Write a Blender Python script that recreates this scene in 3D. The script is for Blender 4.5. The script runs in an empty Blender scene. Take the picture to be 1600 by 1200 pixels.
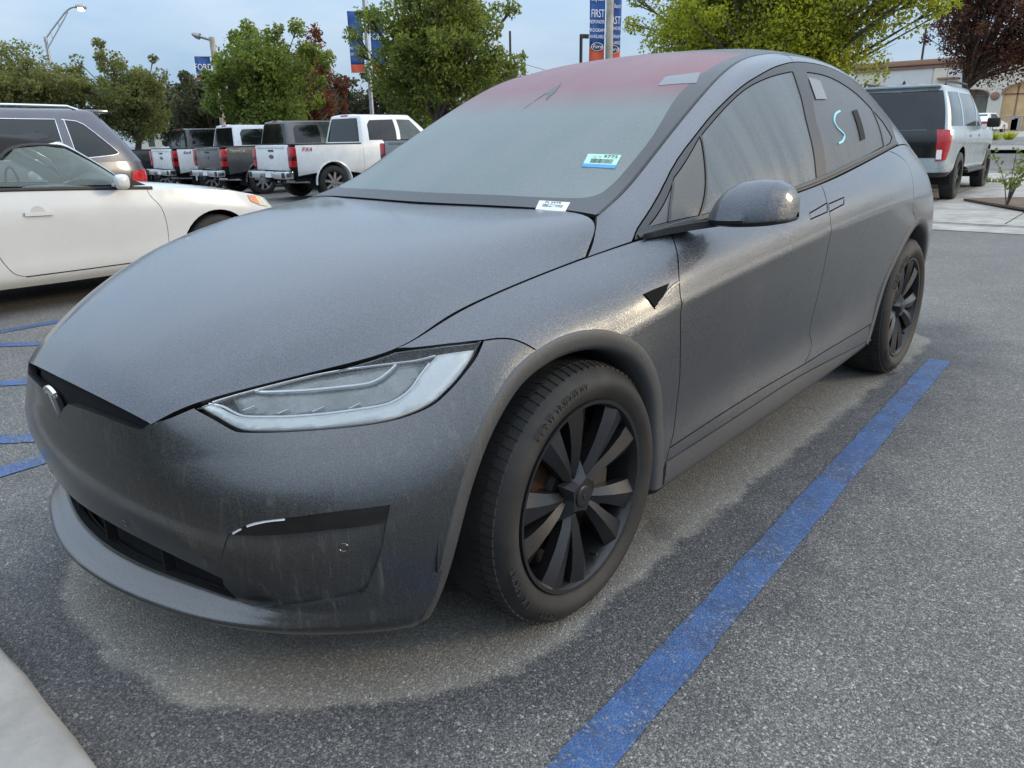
import bpy, bmesh, math, random
import numpy as np
from mathutils import Vector, Matrix
from mathutils.bvhtree import BVHTree
from mathutils.geometry import delaunay_2d_cdt
R = math.radians
SC = bpy.context.scene
COL = SC.collection

# ------------------------------------------------------------------ camera
# x: towards the grey car's left flank, y: from its nose to its tail, z: up; its front axle stands at y = 0
CAM_POS = (2.02, -1.519, 1.304)
CAM_YAW, CAM_PITCH, CAM_ROLL, CAM_F = R(-41.27), R(-18.18), R(-1.0), 1175.0 / 1600.0
def cam_basis():
    cy, sy, cp, sp = math.cos(CAM_YAW), math.sin(CAM_YAW), math.cos(CAM_PITCH), math.sin(CAM_PITCH)
    f = np.array([sy*cp, cy*cp, sp]); r = np.array([cy, -sy, 0.0]); u = np.cross(r, f)
    cr, sr = math.cos(CAM_ROLL), math.sin(CAM_ROLL)
    return cr*r + sr*u, -sr*r + cr*u, f
CR, CU, CF = cam_basis()
cam_data = bpy.data.cameras.new('camera'); cam = bpy.data.objects.new('camera', cam_data); COL.objects.link(cam)
cam_data.sensor_width = 36.0; cam_data.lens = 36.0*CAM_F; cam_data.clip_start = 0.05; cam_data.clip_end = 3000.0
m = Matrix.Identity(4)
for i in range(3):
    m[i][0], m[i][1], m[i][2], m[i][3] = CR[i], CU[i], -CF[i], CAM_POS[i]
cam.matrix_world = m
SC.camera = cam

# ------------------------------------------------------------------ sky, sun, exposure
SUN_EL, SUN_AZ = R(16.0), R(52.0)         # azimuth clockwise from +y: low, beyond the right edge of the picture
world = bpy.data.worlds.new('World'); SC.world = world; world.use_nodes = True
wn, wl = world.node_tree.nodes, world.node_tree.links
for n in list(wn): wn.remove(n)
w_out = wn.new('ShaderNodeOutputWorld'); w_bg = wn.new('ShaderNodeBackground'); w_sky = wn.new('ShaderNodeTexSky')
w_sky.sky_type = 'NISHITA'; w_sky.sun_disc = False; w_sky.sun_elevation = SUN_EL; w_sky.sun_rotation = SUN_AZ
w_sky.air_density = 1.0; w_sky.dust_density = 2.0; w_sky.ozone_density = 2.0
w_tc = wn.new('ShaderNodeTexCoord'); w_map = wn.new('ShaderNodeMapping'); w_map.inputs['Scale'].default_value = (1.0, 1.6, 5.0)
w_noise = wn.new('ShaderNodeTexNoise'); w_noise.inputs['Scale'].default_value = 2.2; w_noise.inputs['Detail'].default_value = 6.0
w_noise.inputs['Roughness'].default_value = 0.55
w_ramp = wn.new('ShaderNodeValToRGB'); w_ramp.color_ramp.elements[0].position = 0.36; w_ramp.color_ramp.elements[1].position = 0.66
w_ramp.color_ramp.elements[0].color = (3.9, 5.7, 7.9, 1); w_ramp.color_ramp.elements[1].color = (5.9, 7.2, 8.6, 1)
w_mix = wn.new('ShaderNodeMixRGB'); w_mix.inputs['Fac'].default_value = 0.85
wl.new(w_tc.outputs['Generated'], w_map.inputs['Vector']); wl.new(w_map.outputs['Vector'], w_noise.inputs['Vector'])
wl.new(w_noise.outputs['Fac'], w_ramp.inputs['Fac']); wl.new(w_sky.outputs['Color'], w_mix.inputs['Color1'])
w_sep = wn.new('ShaderNodeSeparateXYZ'); wl.new(w_tc.outputs['Generated'], w_sep.inputs[0])      # overcast skies brighten towards the zenith
w_cie = wn.new('ShaderNodeMath'); w_cie.operation = 'MULTIPLY_ADD'; w_cie.use_clamp = False; wl.new(w_sep.outputs[2], w_cie.inputs[0]); w_cie.inputs[1].default_value = 2.1; w_cie.inputs[2].default_value = 0.68
w_mul = wn.new('ShaderNodeVectorMath'); w_mul.operation = 'SCALE'; w_zen = wn.new('ShaderNodeMixRGB'); wl.new(w_sep.outputs[2], w_zen.inputs['Fac']); wl.new(w_ramp.outputs['Color'], w_zen.inputs['Color1']); w_zen.inputs['Color2'].default_value = (6.4, 7.2, 8.2, 1)
wl.new(w_zen.outputs['Color'], w_mul.inputs[0]); wl.new(w_cie.outputs[0], w_mul.inputs['Scale'])
wl.new(w_mul.outputs[0], w_mix.inputs['Color2']); wl.new(w_mix.outputs['Color'], w_bg.inputs['Color'])
w_bg.inputs['Strength'].default_value = 0.08
wl.new(w_bg.outputs['Background'], w_out.inputs['Surface'])
sun_d = bpy.data.lights.new('sun', 'SUN'); sun = bpy.data.objects.new('sun', sun_d); COL.objects.link(sun)
sun_d.energy = 1.2; sun_d.angle = R(10.0); sun_d.color = (1.0, 0.80, 0.52)
sd = Vector((math.sin(SUN_AZ)*math.cos(SUN_EL), math.cos(SUN_AZ)*math.cos(SUN_EL), math.sin(SUN_EL)))
sun.rotation_euler = (-sd).to_track_quat('-Z', 'Y').to_euler(); sun.location = (20, -10, 12)
SC.view_settings.view_transform = 'Standard'; SC.view_settings.look = 'None'
SC.view_settings.exposure = 0.66; SC.view_settings.gamma = 1.0; SC.view_settings.use_curve_mapping = False
SC.render.engine = 'CYCLES'
SC.cycles.use_denoising = True
SC.cycles.max_bounces = 6; SC.cycles.transparent_max_bounces = 12; SC.cycles.caustics_reflective = False; SC.cycles.caustics_refractive = False

# ------------------------------------------------------------------ helpers
def ray_dir(px, py):
    d = CF + CR*((px-800.0)/(CAM_F*1600.0)) + CU*((600.0-py)/(CAM_F*1600.0))
    return d
def at(px, py, x=None, y=None, z=None, depth=None):
    """the place whose picture is at photo pixel px, py and whose x, y, z or distance is known"""
    d = ray_dir(px, py); c = np.array(CAM_POS)
    k = (x-c[0])/d[0] if x is not None else (y-c[1])/d[1] if y is not None else (z-c[2])/d[2] if z is not None else depth
    return c + k*d
def link(o, parent=None):
    COL.objects.link(o)
    if parent is not None: o.parent = parent
    return o
def tag(o, label=None, cat=None, group=None, kind=None):
    if label: o['label'] = label
    if cat: o['category'] = cat
    if group: o['group'] = group
    if kind: o['kind'] = kind
    return o
def lie(x):
    """height of the lot: it falls gently towards the far side"""
    return -min(max(0.0, (-7.0-x)*0.0120), 0.30)
def empty(name, loc=(0, 0, 0), rz=0.0, label=None, cat=None, group=None):
    o = bpy.data.objects.new(name, None); o.empty_display_size = 0.2; COL.objects.link(o)
    o.location = loc; o.rotation_euler = (0, 0, rz)
    return tag(o, label, cat, group)
def mesh(name, verts, faces, mat=None, parent=None, smooth=True, normals=None, sharp=None):
    me = bpy.data.meshes.new(name)
    me.from_pydata([tuple(map(float, v)) for v in verts], [], [tuple(map(int, f)) for f in faces])
    me.update()
    if smooth: me.shade_smooth()
    if sharp: me.set_sharp_from_angle(angle=R(sharp))
    if normals is not None:
        me.normals_split_custom_set_from_vertices([tuple(map(float, n)) for n in normals])
    if mat is not None:
        for q in (mat if isinstance(mat, (list, tuple)) else [mat]): me.materials.append(q)
    return link(bpy.data.objects.new(name, me), parent)
def copy_tree(o, parent=None):
    c = o.copy(); COL.objects.link(c); c.parent = parent
    for ch in list(o.children): copy_tree(ch, c)
    return c
class MB:
    """collects simple shapes into one mesh"""
    def __init__(s): s.v, s.f, s.mi = [], [], []
    def add(s, verts, faces, mi=0):
        b = len(s.v); s.v += [tuple(map(float, q)) for q in verts]; s.f += [tuple(int(i)+b for i in q) for q in faces]; s.mi += [mi]*len(faces)
        return s
    def box(s, lo, hi, mi=0, bev=0.0):
        (x0, y0, z0), (x1, y1, z1) = lo, hi
        if bev <= 0:
            return s.add([(x0,y0,z0),(x1,y0,z0),(x1,y1,z0),(x0,y1,z0),(x0,y0,z1),(x1,y0,z1),(x1,y1,z1),(x0,y1,z1)],
                         [(0,3,2,1),(4,5,6,7),(0,1,5,4),(1,2,6,5),(2,3,7,6),(3,0,4,7)], mi)
        bm = bmesh.new(); bmesh.ops.create_cube(bm, size=1.0)
        for q in bm.verts: q.co = Vector(((x0+x1)/2+q.co.x*(x1-x0), (y0+y1)/2+q.co.y*(y1-y0), (z0+z1)/2+q.co.z*(z1-z0)))
        bmesh.ops.bevel(bm, geom=list(bm.edges), offset=bev, segments=2, profile=0.6, affect='EDGES')
        return s.bm(bm, mi)
    def bm(s, bm, mi=0):
        bm.verts.index_update()
        s.add([q.co for q in bm.verts], [[q.index for q in f.verts] for f in bm.faces], mi); bm.free(); return s
    def tube(s, pts, rad, n=8, mi=0, caps=True):
        pts = [Vector(q) for q in pts]; rad = [rad]*len(pts) if np.isscalar(rad) else list(rad)
        rings = []; up = None
        for i, q in enumerate(pts):
            t = (pts[min(i+1, len(pts)-1)] - pts[max(i-1, 0)]).normalized()
            if up is None: up = t.orthogonal().normalized()
            up = (up - t*up.dot(t)).normalized(); w = t.cross(up)
            rings.append([q + (up*math.cos(2*math.pi*k/n) + w*math.sin(2*math.pi*k/n))*rad[i] for k in range(n)])
        v = [p for r in rings for p in r]; f = []
        for i in range(len(pts)-1):
            for k in range(n): f.append((i*n+k, i*n+(k+1) % n, (i+1)*n+(k+1) % n, (i+1)*n+k))
        if caps: f.append(tuple(range(n))[::-1]); f.append(tuple((len(pts)-1)*n+k for k in range(n)))
        return s.add(v, f, mi)
    def lathe(s, prof, n=48, axis='x', c=(0, 0, 0), mi=0, a0=0.0, a1=2*math.pi):
        """prof: (offset along the axis, radius)"""
        full = abs(a1-a0-2*math.pi) < 1e-6; m_ = n if full else n+1
        v, f = [], []
        for (h, r) in prof:
            for k in range(m_):
                a = a0+(a1-a0)*k/n; p, q = r*math.cos(a), r*math.sin(a)
                v.append({'x': (c[0]+h, c[1]+p, c[2]+q), 'y': (c[0]+p, c[1]+h, c[2]+q), 'z': (c[0]+p, c[1]+q, c[2]+h)}[axis])
        for i in range(len(prof)-1):
            for k in range(n): f.append((i*m_+k, i*m_+(k+1) % m_, (i+1)*m_+(k+1) % m_, (i+1)*m_+k))
        return s.add(v, f, mi)
    def prism(s, poly, d0, d1, plane='yz', mi=0):
        """a flat outline pushed from d0 to d1"""
        def P(a, b, d): return {'yz': (d, a, b), 'xz': (a, d, b), 'xy': (a, b, d)}[plane]
        n = len(poly)
        s.add([P(a, b, d0) for a, b in poly]+[P(a, b, d1) for a, b in poly],
              [tuple(range(n)), tuple(range(2*n-1, n-1, -1))]+[(k, n+k, n+(k+1) % n, (k+1) % n) for k in range(n)], mi)
        return s
    def build(s, name, mat, parent=None, smooth=True, sharp=35):
        o = mesh(name, s.v, s.f, mat, parent, smooth, None, sharp if smooth else None)
        if len(o.data.materials) > 1: o.data.polygons.foreach_set('material_index', s.mi)
        bm = bmesh.new(); bm.from_mesh(o.data); bmesh.ops.recalc_face_normals(bm, faces=bm.faces); bm.to_mesh(o.data); bm.free()
        return o
FONT = None
def text(name, body, size, mat, parent=None, depth=0.002, loc=(0, 0, 0), right=(1, 0, 0), up=(0, 0, 1), align='CENTER', sx=1.0, shear=0.0):
    cu = bpy.data.curves.new(name, 'FONT'); cu.body = body; cu.size = size; cu.extrude = depth; cu.align_x = align; cu.align_y = 'CENTER'
    cu.shear = shear; cu.space_character = 1.02; cu.resolution_u = 2
    o = bpy.data.objects.new(name, cu)
    dg = bpy.context.evaluated_depsgraph_get(); COL.objects.link(o); dg.update()
    me = bpy.data.meshes.new_from_object(o.evaluated_get(dg)); bpy.data.objects.remove(o)
    me.materials.clear(); me.materials.append(mat)
    r, u = Vector(right).normalized(), Vector(up).normalized(); n = r.cross(u)
    for q in me.vertices:
        q.co = Vector(loc) + r*(q.co.x*sx) + u*q.co.y + n*q.co.z
    me.update(); return link(bpy.data.objects.new(name, me), parent)

# ---- smooth surfaces from a net of points, and panels cut out of them
def crom(P, t):
    """Catmull-Rom through rows of P (n, k) at t in 0..n-1"""
    n = len(P); i = np.clip(np.floor(t).astype(int), 0, n-2); f = (t-i)[:, None]
    ext = np.concatenate([[2*P[0]-P[1]], P, [2*P[-1]-P[-2]]])
    p0, p1, p2, p3 = ext[i], ext[i+1], ext[i+2], ext[i+3]
    return 0.5*((2*p1)+(-p0+p2)*f+(2*p0-5*p1+4*p2-p3)*f*f+(-p0+3*p1-3*p2+p3)*f**3)
def fill(row, n):
    """a dict station -> point to all n stations, by monotone cubic"""
    ks = sorted(row); P = np.array([row[k] for k in ks], float); ks = np.array(ks, float); q = np.arange(n, dtype=float)
    h = np.diff(ks); d = np.diff(P, axis=0)/h[:, None]; m_ = np.zeros_like(P)
    for i in range(1, len(ks)-1):
        w1, w2 = 2*h[i]+h[i-1], h[i]+2*h[i-1]
        same = d[i-1]*d[i] > 0
        with np.errstate(divide='ignore', invalid='ignore'):
            m_[i] = np.where(same, (w1+w2)/(w1/d[i-1]+w2/d[i]), 0.0)
    m_[0], m_[-1] = d[0], d[-1]
    i = np.clip(np.searchsorted(ks, q, side='right')-1, 0, len(ks)-2); t = ((q-ks[i])/h[i])[:, None]; H = h[i][:, None]
    return (1+2*t)*(1-t)**2*P[i]+t*(1-t)**2*H*m_[i]+t*t*(3-2*t)*P[i+1]+t*t*(t-1)*H*m_[i+1]
def gauss(A, sig, axis, mir0=None, mir1=None):
    if sig <= 0: return A
    A = np.moveaxis(A, axis, 0); k = int(math.ceil(sig*3)); w = np.exp(-0.5*(np.arange(-k, k+1)/sig)**2); w /= w.sum()
    a = A[1:k+1][::-1]; b = A[-k-1:-1][::-1]
    a = a*np.array(mir0) if mir0 is not None else 2*A[0]-a
    b = b*np.array(mir1) if mir1 is not None else 2*A[-1]-b
    E = np.concatenate([a, A, b]); out = sum(w[j]*E[j:j+len(A)] for j in range(2*k+1))
    return np.moveaxis(out, 0, axis)
class Surf:
    """rows: list of dict station -> (x, y, z); dense grid G[v, u]"""
    def __init__(s, rows, nst, mu=12, mv=12, su=5.0, sv=3.0, mir0=None, mir1=None, vkeep=None, flip=False, vm0=None):
        C = np.array([fill(r, nst) for r in rows]); nr = len(rows)
        s.NU, s.NV = (nst-1)*mu+1, (nr-1)*mv+1; s.mu, s.mv = mu, mv
        tu = np.linspace(0, nst-1, s.NU); tv = np.linspace(0, nr-1, s.NV)
        A = np.array([crom(C[r], tu) for r in range(nr)])
        A = gauss(A, su, 1, mir0, mir1)
        B = np.array([crom(A[:, j], tv) for j in range(s.NU)]).transpose(1, 0, 2)
        Bs = gauss(B, sv, 0, vm0)
        if vkeep:                               # rows that stay crisp
            k = np.zeros(s.NV)
            for r, wdt in vkeep.items(): k = np.maximum(k, np.exp(-0.5*((np.arange(s.NV)-r*mv)/wdt)**2))
            Bs = Bs*(1-k)[:, None, None]+B*k[:, None, None]
        s.G = Bs; s.flip = flip; s.finish()
    def finish(s):
        du = np.gradient(s.G, axis=1); dv = np.gradient(s.G, axis=0)
        N = np.cross(du, dv); N /= np.linalg.norm(N, axis=2, keepdims=True)+1e-12
        s.N = -N if s.flip else N; s.DU, s.DV = du, dv
        v = s.G.reshape(-1, 3); f = []
        for j in range(s.NV-1):
            for i in range(s.NU-1): f.append((j*s.NU+i, j*s.NU+i+1, (j+1)*s.NU+i+1, (j+1)*s.NU+i))
        s.bvh = BVHTree.FromPolygons([tuple(q) for q in v], f)
    def samp(s, A, uv):
        uv = np.atleast_2d(np.asarray(uv, float)); u = np.clip(uv[:, 0], 0, s.NU-1.0001); v = np.clip(uv[:, 1], 0, s.NV-1.0001)
        i, j = u.astype(int), v.astype(int); a, b = (u-i)[:, None], (v-j)[:, None]
        return (A[j, i]*(1-a)+A[j, i+1]*a)*(1-b)+(A[j+1, i]*(1-a)+A[j+1, i+1]*a)*b
    def pos(s, uv): return s.samp(s.G, uv)
    def nor(s, uv):
        n = s.samp(s.N, uv); return n/(np.linalg.norm(n, axis=1, keepdims=True)+1e-12)
    def hit(s, o, d):
        loc, n, idx, _ = s.bvh.ray_cast(Vector(o), Vector(d))
        if loc is None: return None
        j, i = divmod(idx, s.NU-1)
        uv = np.array([i+0.5, j+0.5])
        for _ in range(6):
            e = np.array(loc)-s.pos(uv)[0]; J = np.stack([s.samp(s.DU, uv)[0], s.samp(s.DV, uv)[0]], 1)
            uv = uv+np.linalg.lstsq(J, e, rcond=None)[0]; uv = np.clip(uv, [i-0.3, j-0.3], [i+1.3, j+1.3])
        return np.clip(uv, 0, [s.NU-1, s.NV-1])
    def near(s, p):
        loc, n, idx, _ = s.bvh.find_nearest(Vector(p)); j, i = divmod(idx, s.NU-1); uv = np.array([i+0.5, j+0.5])
        for _ in range(6):
            e = np.array(loc)-s.pos(uv)[0]; J = np.stack([s.samp(s.DU, uv)[0], s.samp(s.DV, uv)[0]], 1)
            uv = uv+np.linalg.lstsq(J, e, rcond=None)[0]; uv = np.clip(uv, [i-0.3, j-0.3], [i+1.3, j+1.3])
        return np.clip(uv, 0, [s.NU-1, s.NV-1])
    def px(s, *pts):
        """outline points seen at photo pixels, on this surface"""
        out = []
        for p in pts:
            h = s.hit(CAM_POS, ray_dir(*p))
            if h is None:
                d = ray_dir(*p); d = d/np.linalg.norm(d); best = None
                for k in np.linspace(0.5, 8, 300):
                    q = np.array(CAM_POS)+d*k; l, n, idx, dist = s.bvh.find_nearest(Vector(q))
                    if best is None or dist/k < best[0]: best = (dist/k, q)
                h = s.near(best[1])
            out.append(h)
        return np.array(out)
    def side(s, *pts):
        """outline points given by (y, z), looked at from the side"""
        out = []
        for y, z in pts:
            h = s.hit((3.0, y, z), (-1, 0, 0))
            out.append(h if h is not None else s.near((1.0, y, z)))
        return np.array(out)
def chaikin(P, n=2, closed=False):
    P = np.asarray(P, float)
    for _ in range(n):
        if closed:
            Q = np.roll(P, -1, axis=0); P = np.stack([P*.75+Q*.25, P*.25+Q*.75], 1).reshape(-1, P.shape[1])
        else:
            A, B = P[:-1], P[1:]; M = np.stack([A*.75+B*.25, A*.25+B*.75], 1).reshape(-1, P.shape[1]); P = np.concatenate([P[:1], M[1:-1], P[-1:]])
    return P
def spl(P, n=8):
    P = np.asarray(P, float); return crom(P, np.linspace(0, len(P)-1, (len(P)-1)*n+1))
def resample(P, step):
    P = np.asarray(P, float); out = []
    for a, b in zip(P, np.roll(P, -1, axis=0)):
        d = np.linalg.norm(b-a)
        if d < 1e-6: continue
        k = max(1, int(math.ceil(d/step)))
        for i in range(k): out.append(a+(b-a)*i/k)
    return np.array(out)
def inside(poly, pts):
    x, y = pts[:, 0], pts[:, 1]; c = np.zeros(len(pts), bool); px, py = poly[:, 0], poly[:, 1]; j = len(poly)-1
    for i in range(len(poly)):
        cond = (py[i] > y) != (py[j] > y)
        with np.errstate(divide='ignore', invalid='ignore'):
            xi = (px[j]-px[i])*(y-py[i])/(py[j]-py[i])+px[i]
        c ^= cond & (x < xi); j = i
    return c
def cut(surf, poly, holes=(), step=2.0, gap=0.0022, lift=0.0, thick=0.010, seam=None, hgap=None):
    """panel mesh data: the piece of the surface inside poly (and outside holes), pulled back from its outline by gap, with turned-in edges"""
    loops = []
    for q, sg in [(poly, 1)]+[(h, -1) for h in holes]:
        q = resample(q, step)
        ar = 0.5*np.sum(q[:, 0]*np.roll(q[:, 1], -1)-np.roll(q[:, 0], -1)*q[:, 1])
        if ar*sg < 0: q = q[::-1]
        P3 = surf.pos(q); N3 = surf.nor(q)
        t = np.roll(P3, -1, axis=0)-np.roll(P3, 1, axis=0); t /= np.linalg.norm(t, axis=1, keepdims=True)+1e-12
        inw = np.cross(surf.samp(surf.N, q)*( -1 if surf.flip else 1), t)
        Du, Dv = surf.samp(surf.DU, q), surf.samp(surf.DV, q)
        a, b, c = (Du*Du).sum(1), (Du*Dv).sum(1), (Dv*Dv).sum(1); e, f = (Du*inw).sum(1), (Dv*inw).sum(1); det = a*c-b*b+1e-15
        off = np.stack([(e*c-f*b)/det, (f*a-e*b)/det], 1)*(gap if sg > 0 or hgap is None else hgap)
        mag = np.linalg.norm(off, axis=1, keepdims=True); off = off*np.minimum(1, 1.2/(mag+1e-9))
        on = np.zeros(len(q), bool)
        if seam == 'c0': on = q[:, 0] < 0.01        # the car's middle line: no gap, mirrored half joins here
        off[on, 0] = 0
        loops.append(np.clip(q+off, 0, [surf.NU-1, surf.NV-1]))
    allb = np.concatenate(loops); lo, hi = loops[0].min(0), loops[0].max(0)
    gx, gy = np.meshgrid(np.arange(math.floor(lo[0]), hi[0]+1, step), np.arange(math.floor(lo[1]), hi[1]+1, step))
    g = np.stack([gx.ravel(), gy.ravel()], 1); ok = inside(loops[0], g)
    for h in loops[1:]: ok &= ~inside(h, g)
    g = g[ok]
    if len(g):
        dmin = np.full(len(g), 1e9)
        for k in range(0, len(allb), 64):
            dmin = np.minimum(dmin, np.sqrt(((g[:, None]-allb[None, k:k+64])**2).sum(2)).min(1))
        g = g[dmin > step*0.45]
    V = [Vector(q) for q in allb]+[Vector(q) for q in g]; E = []; b = 0
    for q in loops:
        n = len(q); E += [(b+i, b+(i+1) % n) for i in range(n)]; b += n
    vo, eo, fo, ov, oe, of = delaunay_2d_cdt(V, E, [], 1, 1e-5)
    uv = np.array([tuple(q) for q in vo])
    if len(loops) > 1:
        cc = np.array([uv[list(f)].mean(0) for f in fo]); bad = np.zeros(len(cc), bool)
        for h in loops[1:]: bad |= inside(h, cc)
        fo = [f for f, b_ in zip(fo, bad) if not b_]
    P3 = surf.pos(uv); N3 = surf.nor(uv); P3 = P3+N3*(lift(uv) if callable(lift) else lift)
    F = [tuple(f) for f in fo]
    cen = surf.samp(surf.N, uv[[f[0] for f in F]]) if F else []
    # orientation
    F2 = []
    for f in F:
        n = np.cross(P3[f[1]]-P3[f[0]], P3[f[2]]-P3[f[0]])
        F2.append(f if np.dot(n, N3[f[0]]) >= 0 else f[::-1])
    cnt = {}
    for f in F2:
        for i in range(len(f)):
            e = (f[i], f[(i+1) % len(f)]); k = (min(e), max(e)); cnt.setdefault(k, []).append(e)
    be = [v[0] for v in cnt.values() if len(v) == 1]
    if seam == 'c0': be = [e for e in be if not (uv[e[0]][0] < 0.02 and uv[e[1]][0] < 0.02)]
    # edge: rounded over, then turned in
    ring = {}; VV = list(P3); NN = list(N3)
    for e in be:
        for k in e:
            if k not in ring:
                ring[k] = len(VV); VV.append(P3[k]-N3[k]*thick); NN.append(N3[k])
    F3 = [(b_, a_, ring[a_], ring[b_]) for a_, b_ in be]
    return np.array(VV), F2, F3, np.array(NN)
def panel(name, surf, poly, mat, parent, holes=(), mirror=None, **kw):
    """mirror None: left only; 'join': one mesh over both halves; 'pair': a second object for the other flank"""
    V, F, Fe, N = cut(surf, poly, holes, **kw)
    def mk(V, F, Fe, N, name=name):
        me = bpy.data.meshes.new(name); nf = len(F)
        me.from_pydata(V.tolist(), [], list(F)+list(Fe)); me.update(); me.shade_smooth()
        ln = np.zeros((len(me.loops), 3), np.float32)
        vi = np.zeros(len(me.loops), np.int32); me.loops.foreach_get('vertex_index', vi)
        ln[:] = N[vi]
        for p in list(me.polygons)[nf:]:
            for l in p.loop_indices: ln[l] = p.normal
        me.normals_split_custom_set(ln.tolist())
        me.materials.append(mat)
        return link(bpy.data.objects.new(name, me), parent)
    mx = np.array([-1, 1, 1.0])
    if mirror == 'join':
        n = len(V); V2 = np.concatenate([V, V*mx]); N2 = np.concatenate([N, N*mx])
        fl = lambda L: list(L)+[tuple(i+n for i in f[::-1]) for f in L]
        return mk(V2, fl(F), fl(Fe), N2)
    o = mk(V, F, Fe, N)
    if mirror == 'pair':
        return o, mk(V*mx, [f[::-1] for f in F], [f[::-1] for f in Fe], N*mx)
    return o
def ribbon(surf, line, width, lift, name, mat, parent, mirror=False, h=0.0):
    """a raised bead that follows a line on a surface"""
    L = resample(np.concatenate([line, line[-1:]]), 2.0) if False else np.asarray(line, float)
    P3, N3 = surf.pos(L), surf.nor(L); t = np.gradient(P3, axis=0); t /= np.linalg.norm(t, axis=1, keepdims=True)+1e-12
    s_ = np.cross(N3, t); hh = h if h else lift
    prof = [(-.5, -0.004), (-.5, hh*.6), (-.3, hh), (.3, hh), (.5, hh*.6), (.5, -0.004)]
    V, F = [], []; n = len(prof)
    for p, nn, w in zip(P3, N3, s_):
        for a, b in prof: V.append(p+w*a*width+nn*b)
    for i in range(len(L)-1):
        for k in range(n-1): F.append((i*n+k, (i+1)*n+k, (i+1)*n+k+1, i*n+k+1))
    F += [tuple(range(n)), tuple((len(L)-1)*n+k for k in range(n))[::-1]]
    mb = MB(); mb.add(V, F)
    o = mb.build(name, mat, parent)
    if mirror:
        mb2 = MB(); mb2.add([(-x, y, z) for x, y, z in mb.v], mb.f); return o, mb2.build(name, mat, parent)
    return o
# ------------------------------------------------------------------ materials
class NT:
    def __init__(s, name):
        s.m = bpy.data.materials.new(name); s.m.use_nodes = True; s.t = s.m.node_tree
        for n in list(s.t.nodes): s.t.nodes.remove(n)
        s.out = s.n('ShaderNodeOutputMaterial'); s.b = s.n('ShaderNodeBsdfPrincipled'); s.l(s.b.outputs[0], s.out.inputs['Surface'])
    def n(s, t, **kw):
        q = s.t.nodes.new(t)
        for k, v in kw.items(): setattr(q, k, v)
        return q
    def l(s, a, b): s.t.links.new(a, b)
    def set(s, **kw):
        for k, v in kw.items():
            i = s.b.inputs[k.replace('_', ' ')]
            if hasattr(v, 'is_linked') or hasattr(v, 'links'): s.l(v, i)
            else: i.default_value = (*v, 1) if isinstance(v, tuple) and len(v) == 3 and i.type == 'RGBA' else v
        return s
    def pos(s, scale=(1, 1, 1), obj=False, rot=(0, 0, 0)):
        src = s.n('ShaderNodeTexCoord').outputs['Object'] if obj else s.n('ShaderNodeNewGeometry').outputs['Position']
        mp = s.n('ShaderNodeMapping'); mp.inputs['Scale'].default_value = scale; mp.inputs['Rotation'].default_value = rot; s.l(src, mp.inputs['Vector'])
        return mp.outputs['Vector']
    def noise(s, vec, scale, detail=3.0, rough=0.5, dist=0.0):
        q = s.n('ShaderNodeTexNoise'); q.inputs['Scale'].default_value = scale; q.inputs['Detail'].default_value = detail
        q.inputs['Roughness'].default_value = rough; q.inputs['Distortion'].default_value = dist; s.l(vec, q.inputs['Vector']); return q.outputs['Fac']
    def voro(s, vec, scale, out='Distance', feature='F1', rnd=1.0):
        q = s.n('ShaderNodeTexVoronoi'); q.feature = feature; q.inputs['Scale'].default_value = scale; q.inputs['Randomness'].default_value = rnd
        s.l(vec, q.inputs['Vector']); return q.outputs[out]
    def ramp(s, fac, *stops, interp='LINEAR'):
        q = s.n('ShaderNodeValToRGB'); cr = q.color_ramp; cr.interpolation = interp
        while len(cr.elements) < len(stops): cr.elements.new(0.5)
        for e, (p, c) in zip(cr.elements, stops):
            e.position = p; e.color = (c, c, c, 1) if np.isscalar(c) else (*c, 1)
        s.l(fac, q.inputs['Fac']); return q.outputs['Color']
    def mix(s, fac, a, b, mode='MIX'):
        q = s.n('ShaderNodeMixRGB'); q.blend_type = mode
        for v, i in ((fac, 'Fac'), (a, 'Color1'), (b, 'Color2')):
            if hasattr(v, 'links'): s.l(v, q.inputs[i])
            else: q.inputs[i].default_value = v if np.isscalar(v) else (*v, 1)
        return q.outputs['Color']
    def math(s, op, a, b=0.0, c=None, clamp=False):
        q = s.n('ShaderNodeMath'); q.operation = op; q.use_clamp = clamp
        for k, v in enumerate((a, b, c)):
            if v is None: continue
            if hasattr(v, 'links'): s.l(v, q.inputs[k])
            else: q.inputs[k].default_value = v
        return q.outputs[0]
    def bump(s, h, strength=0.2, dist=0.01):
        q = s.n('ShaderNodeBump'); q.inputs['Strength'].default_value = strength; q.inputs['Distance'].default_value = dist
        s.l(h, q.inputs['Height']); s.l(q.outputs[0], s.b.inputs['Normal']); return s
    def xyz(s, vec):
        q = s.n('ShaderNodeSeparateXYZ'); s.l(vec, q.inputs[0]); return q.outputs
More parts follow.
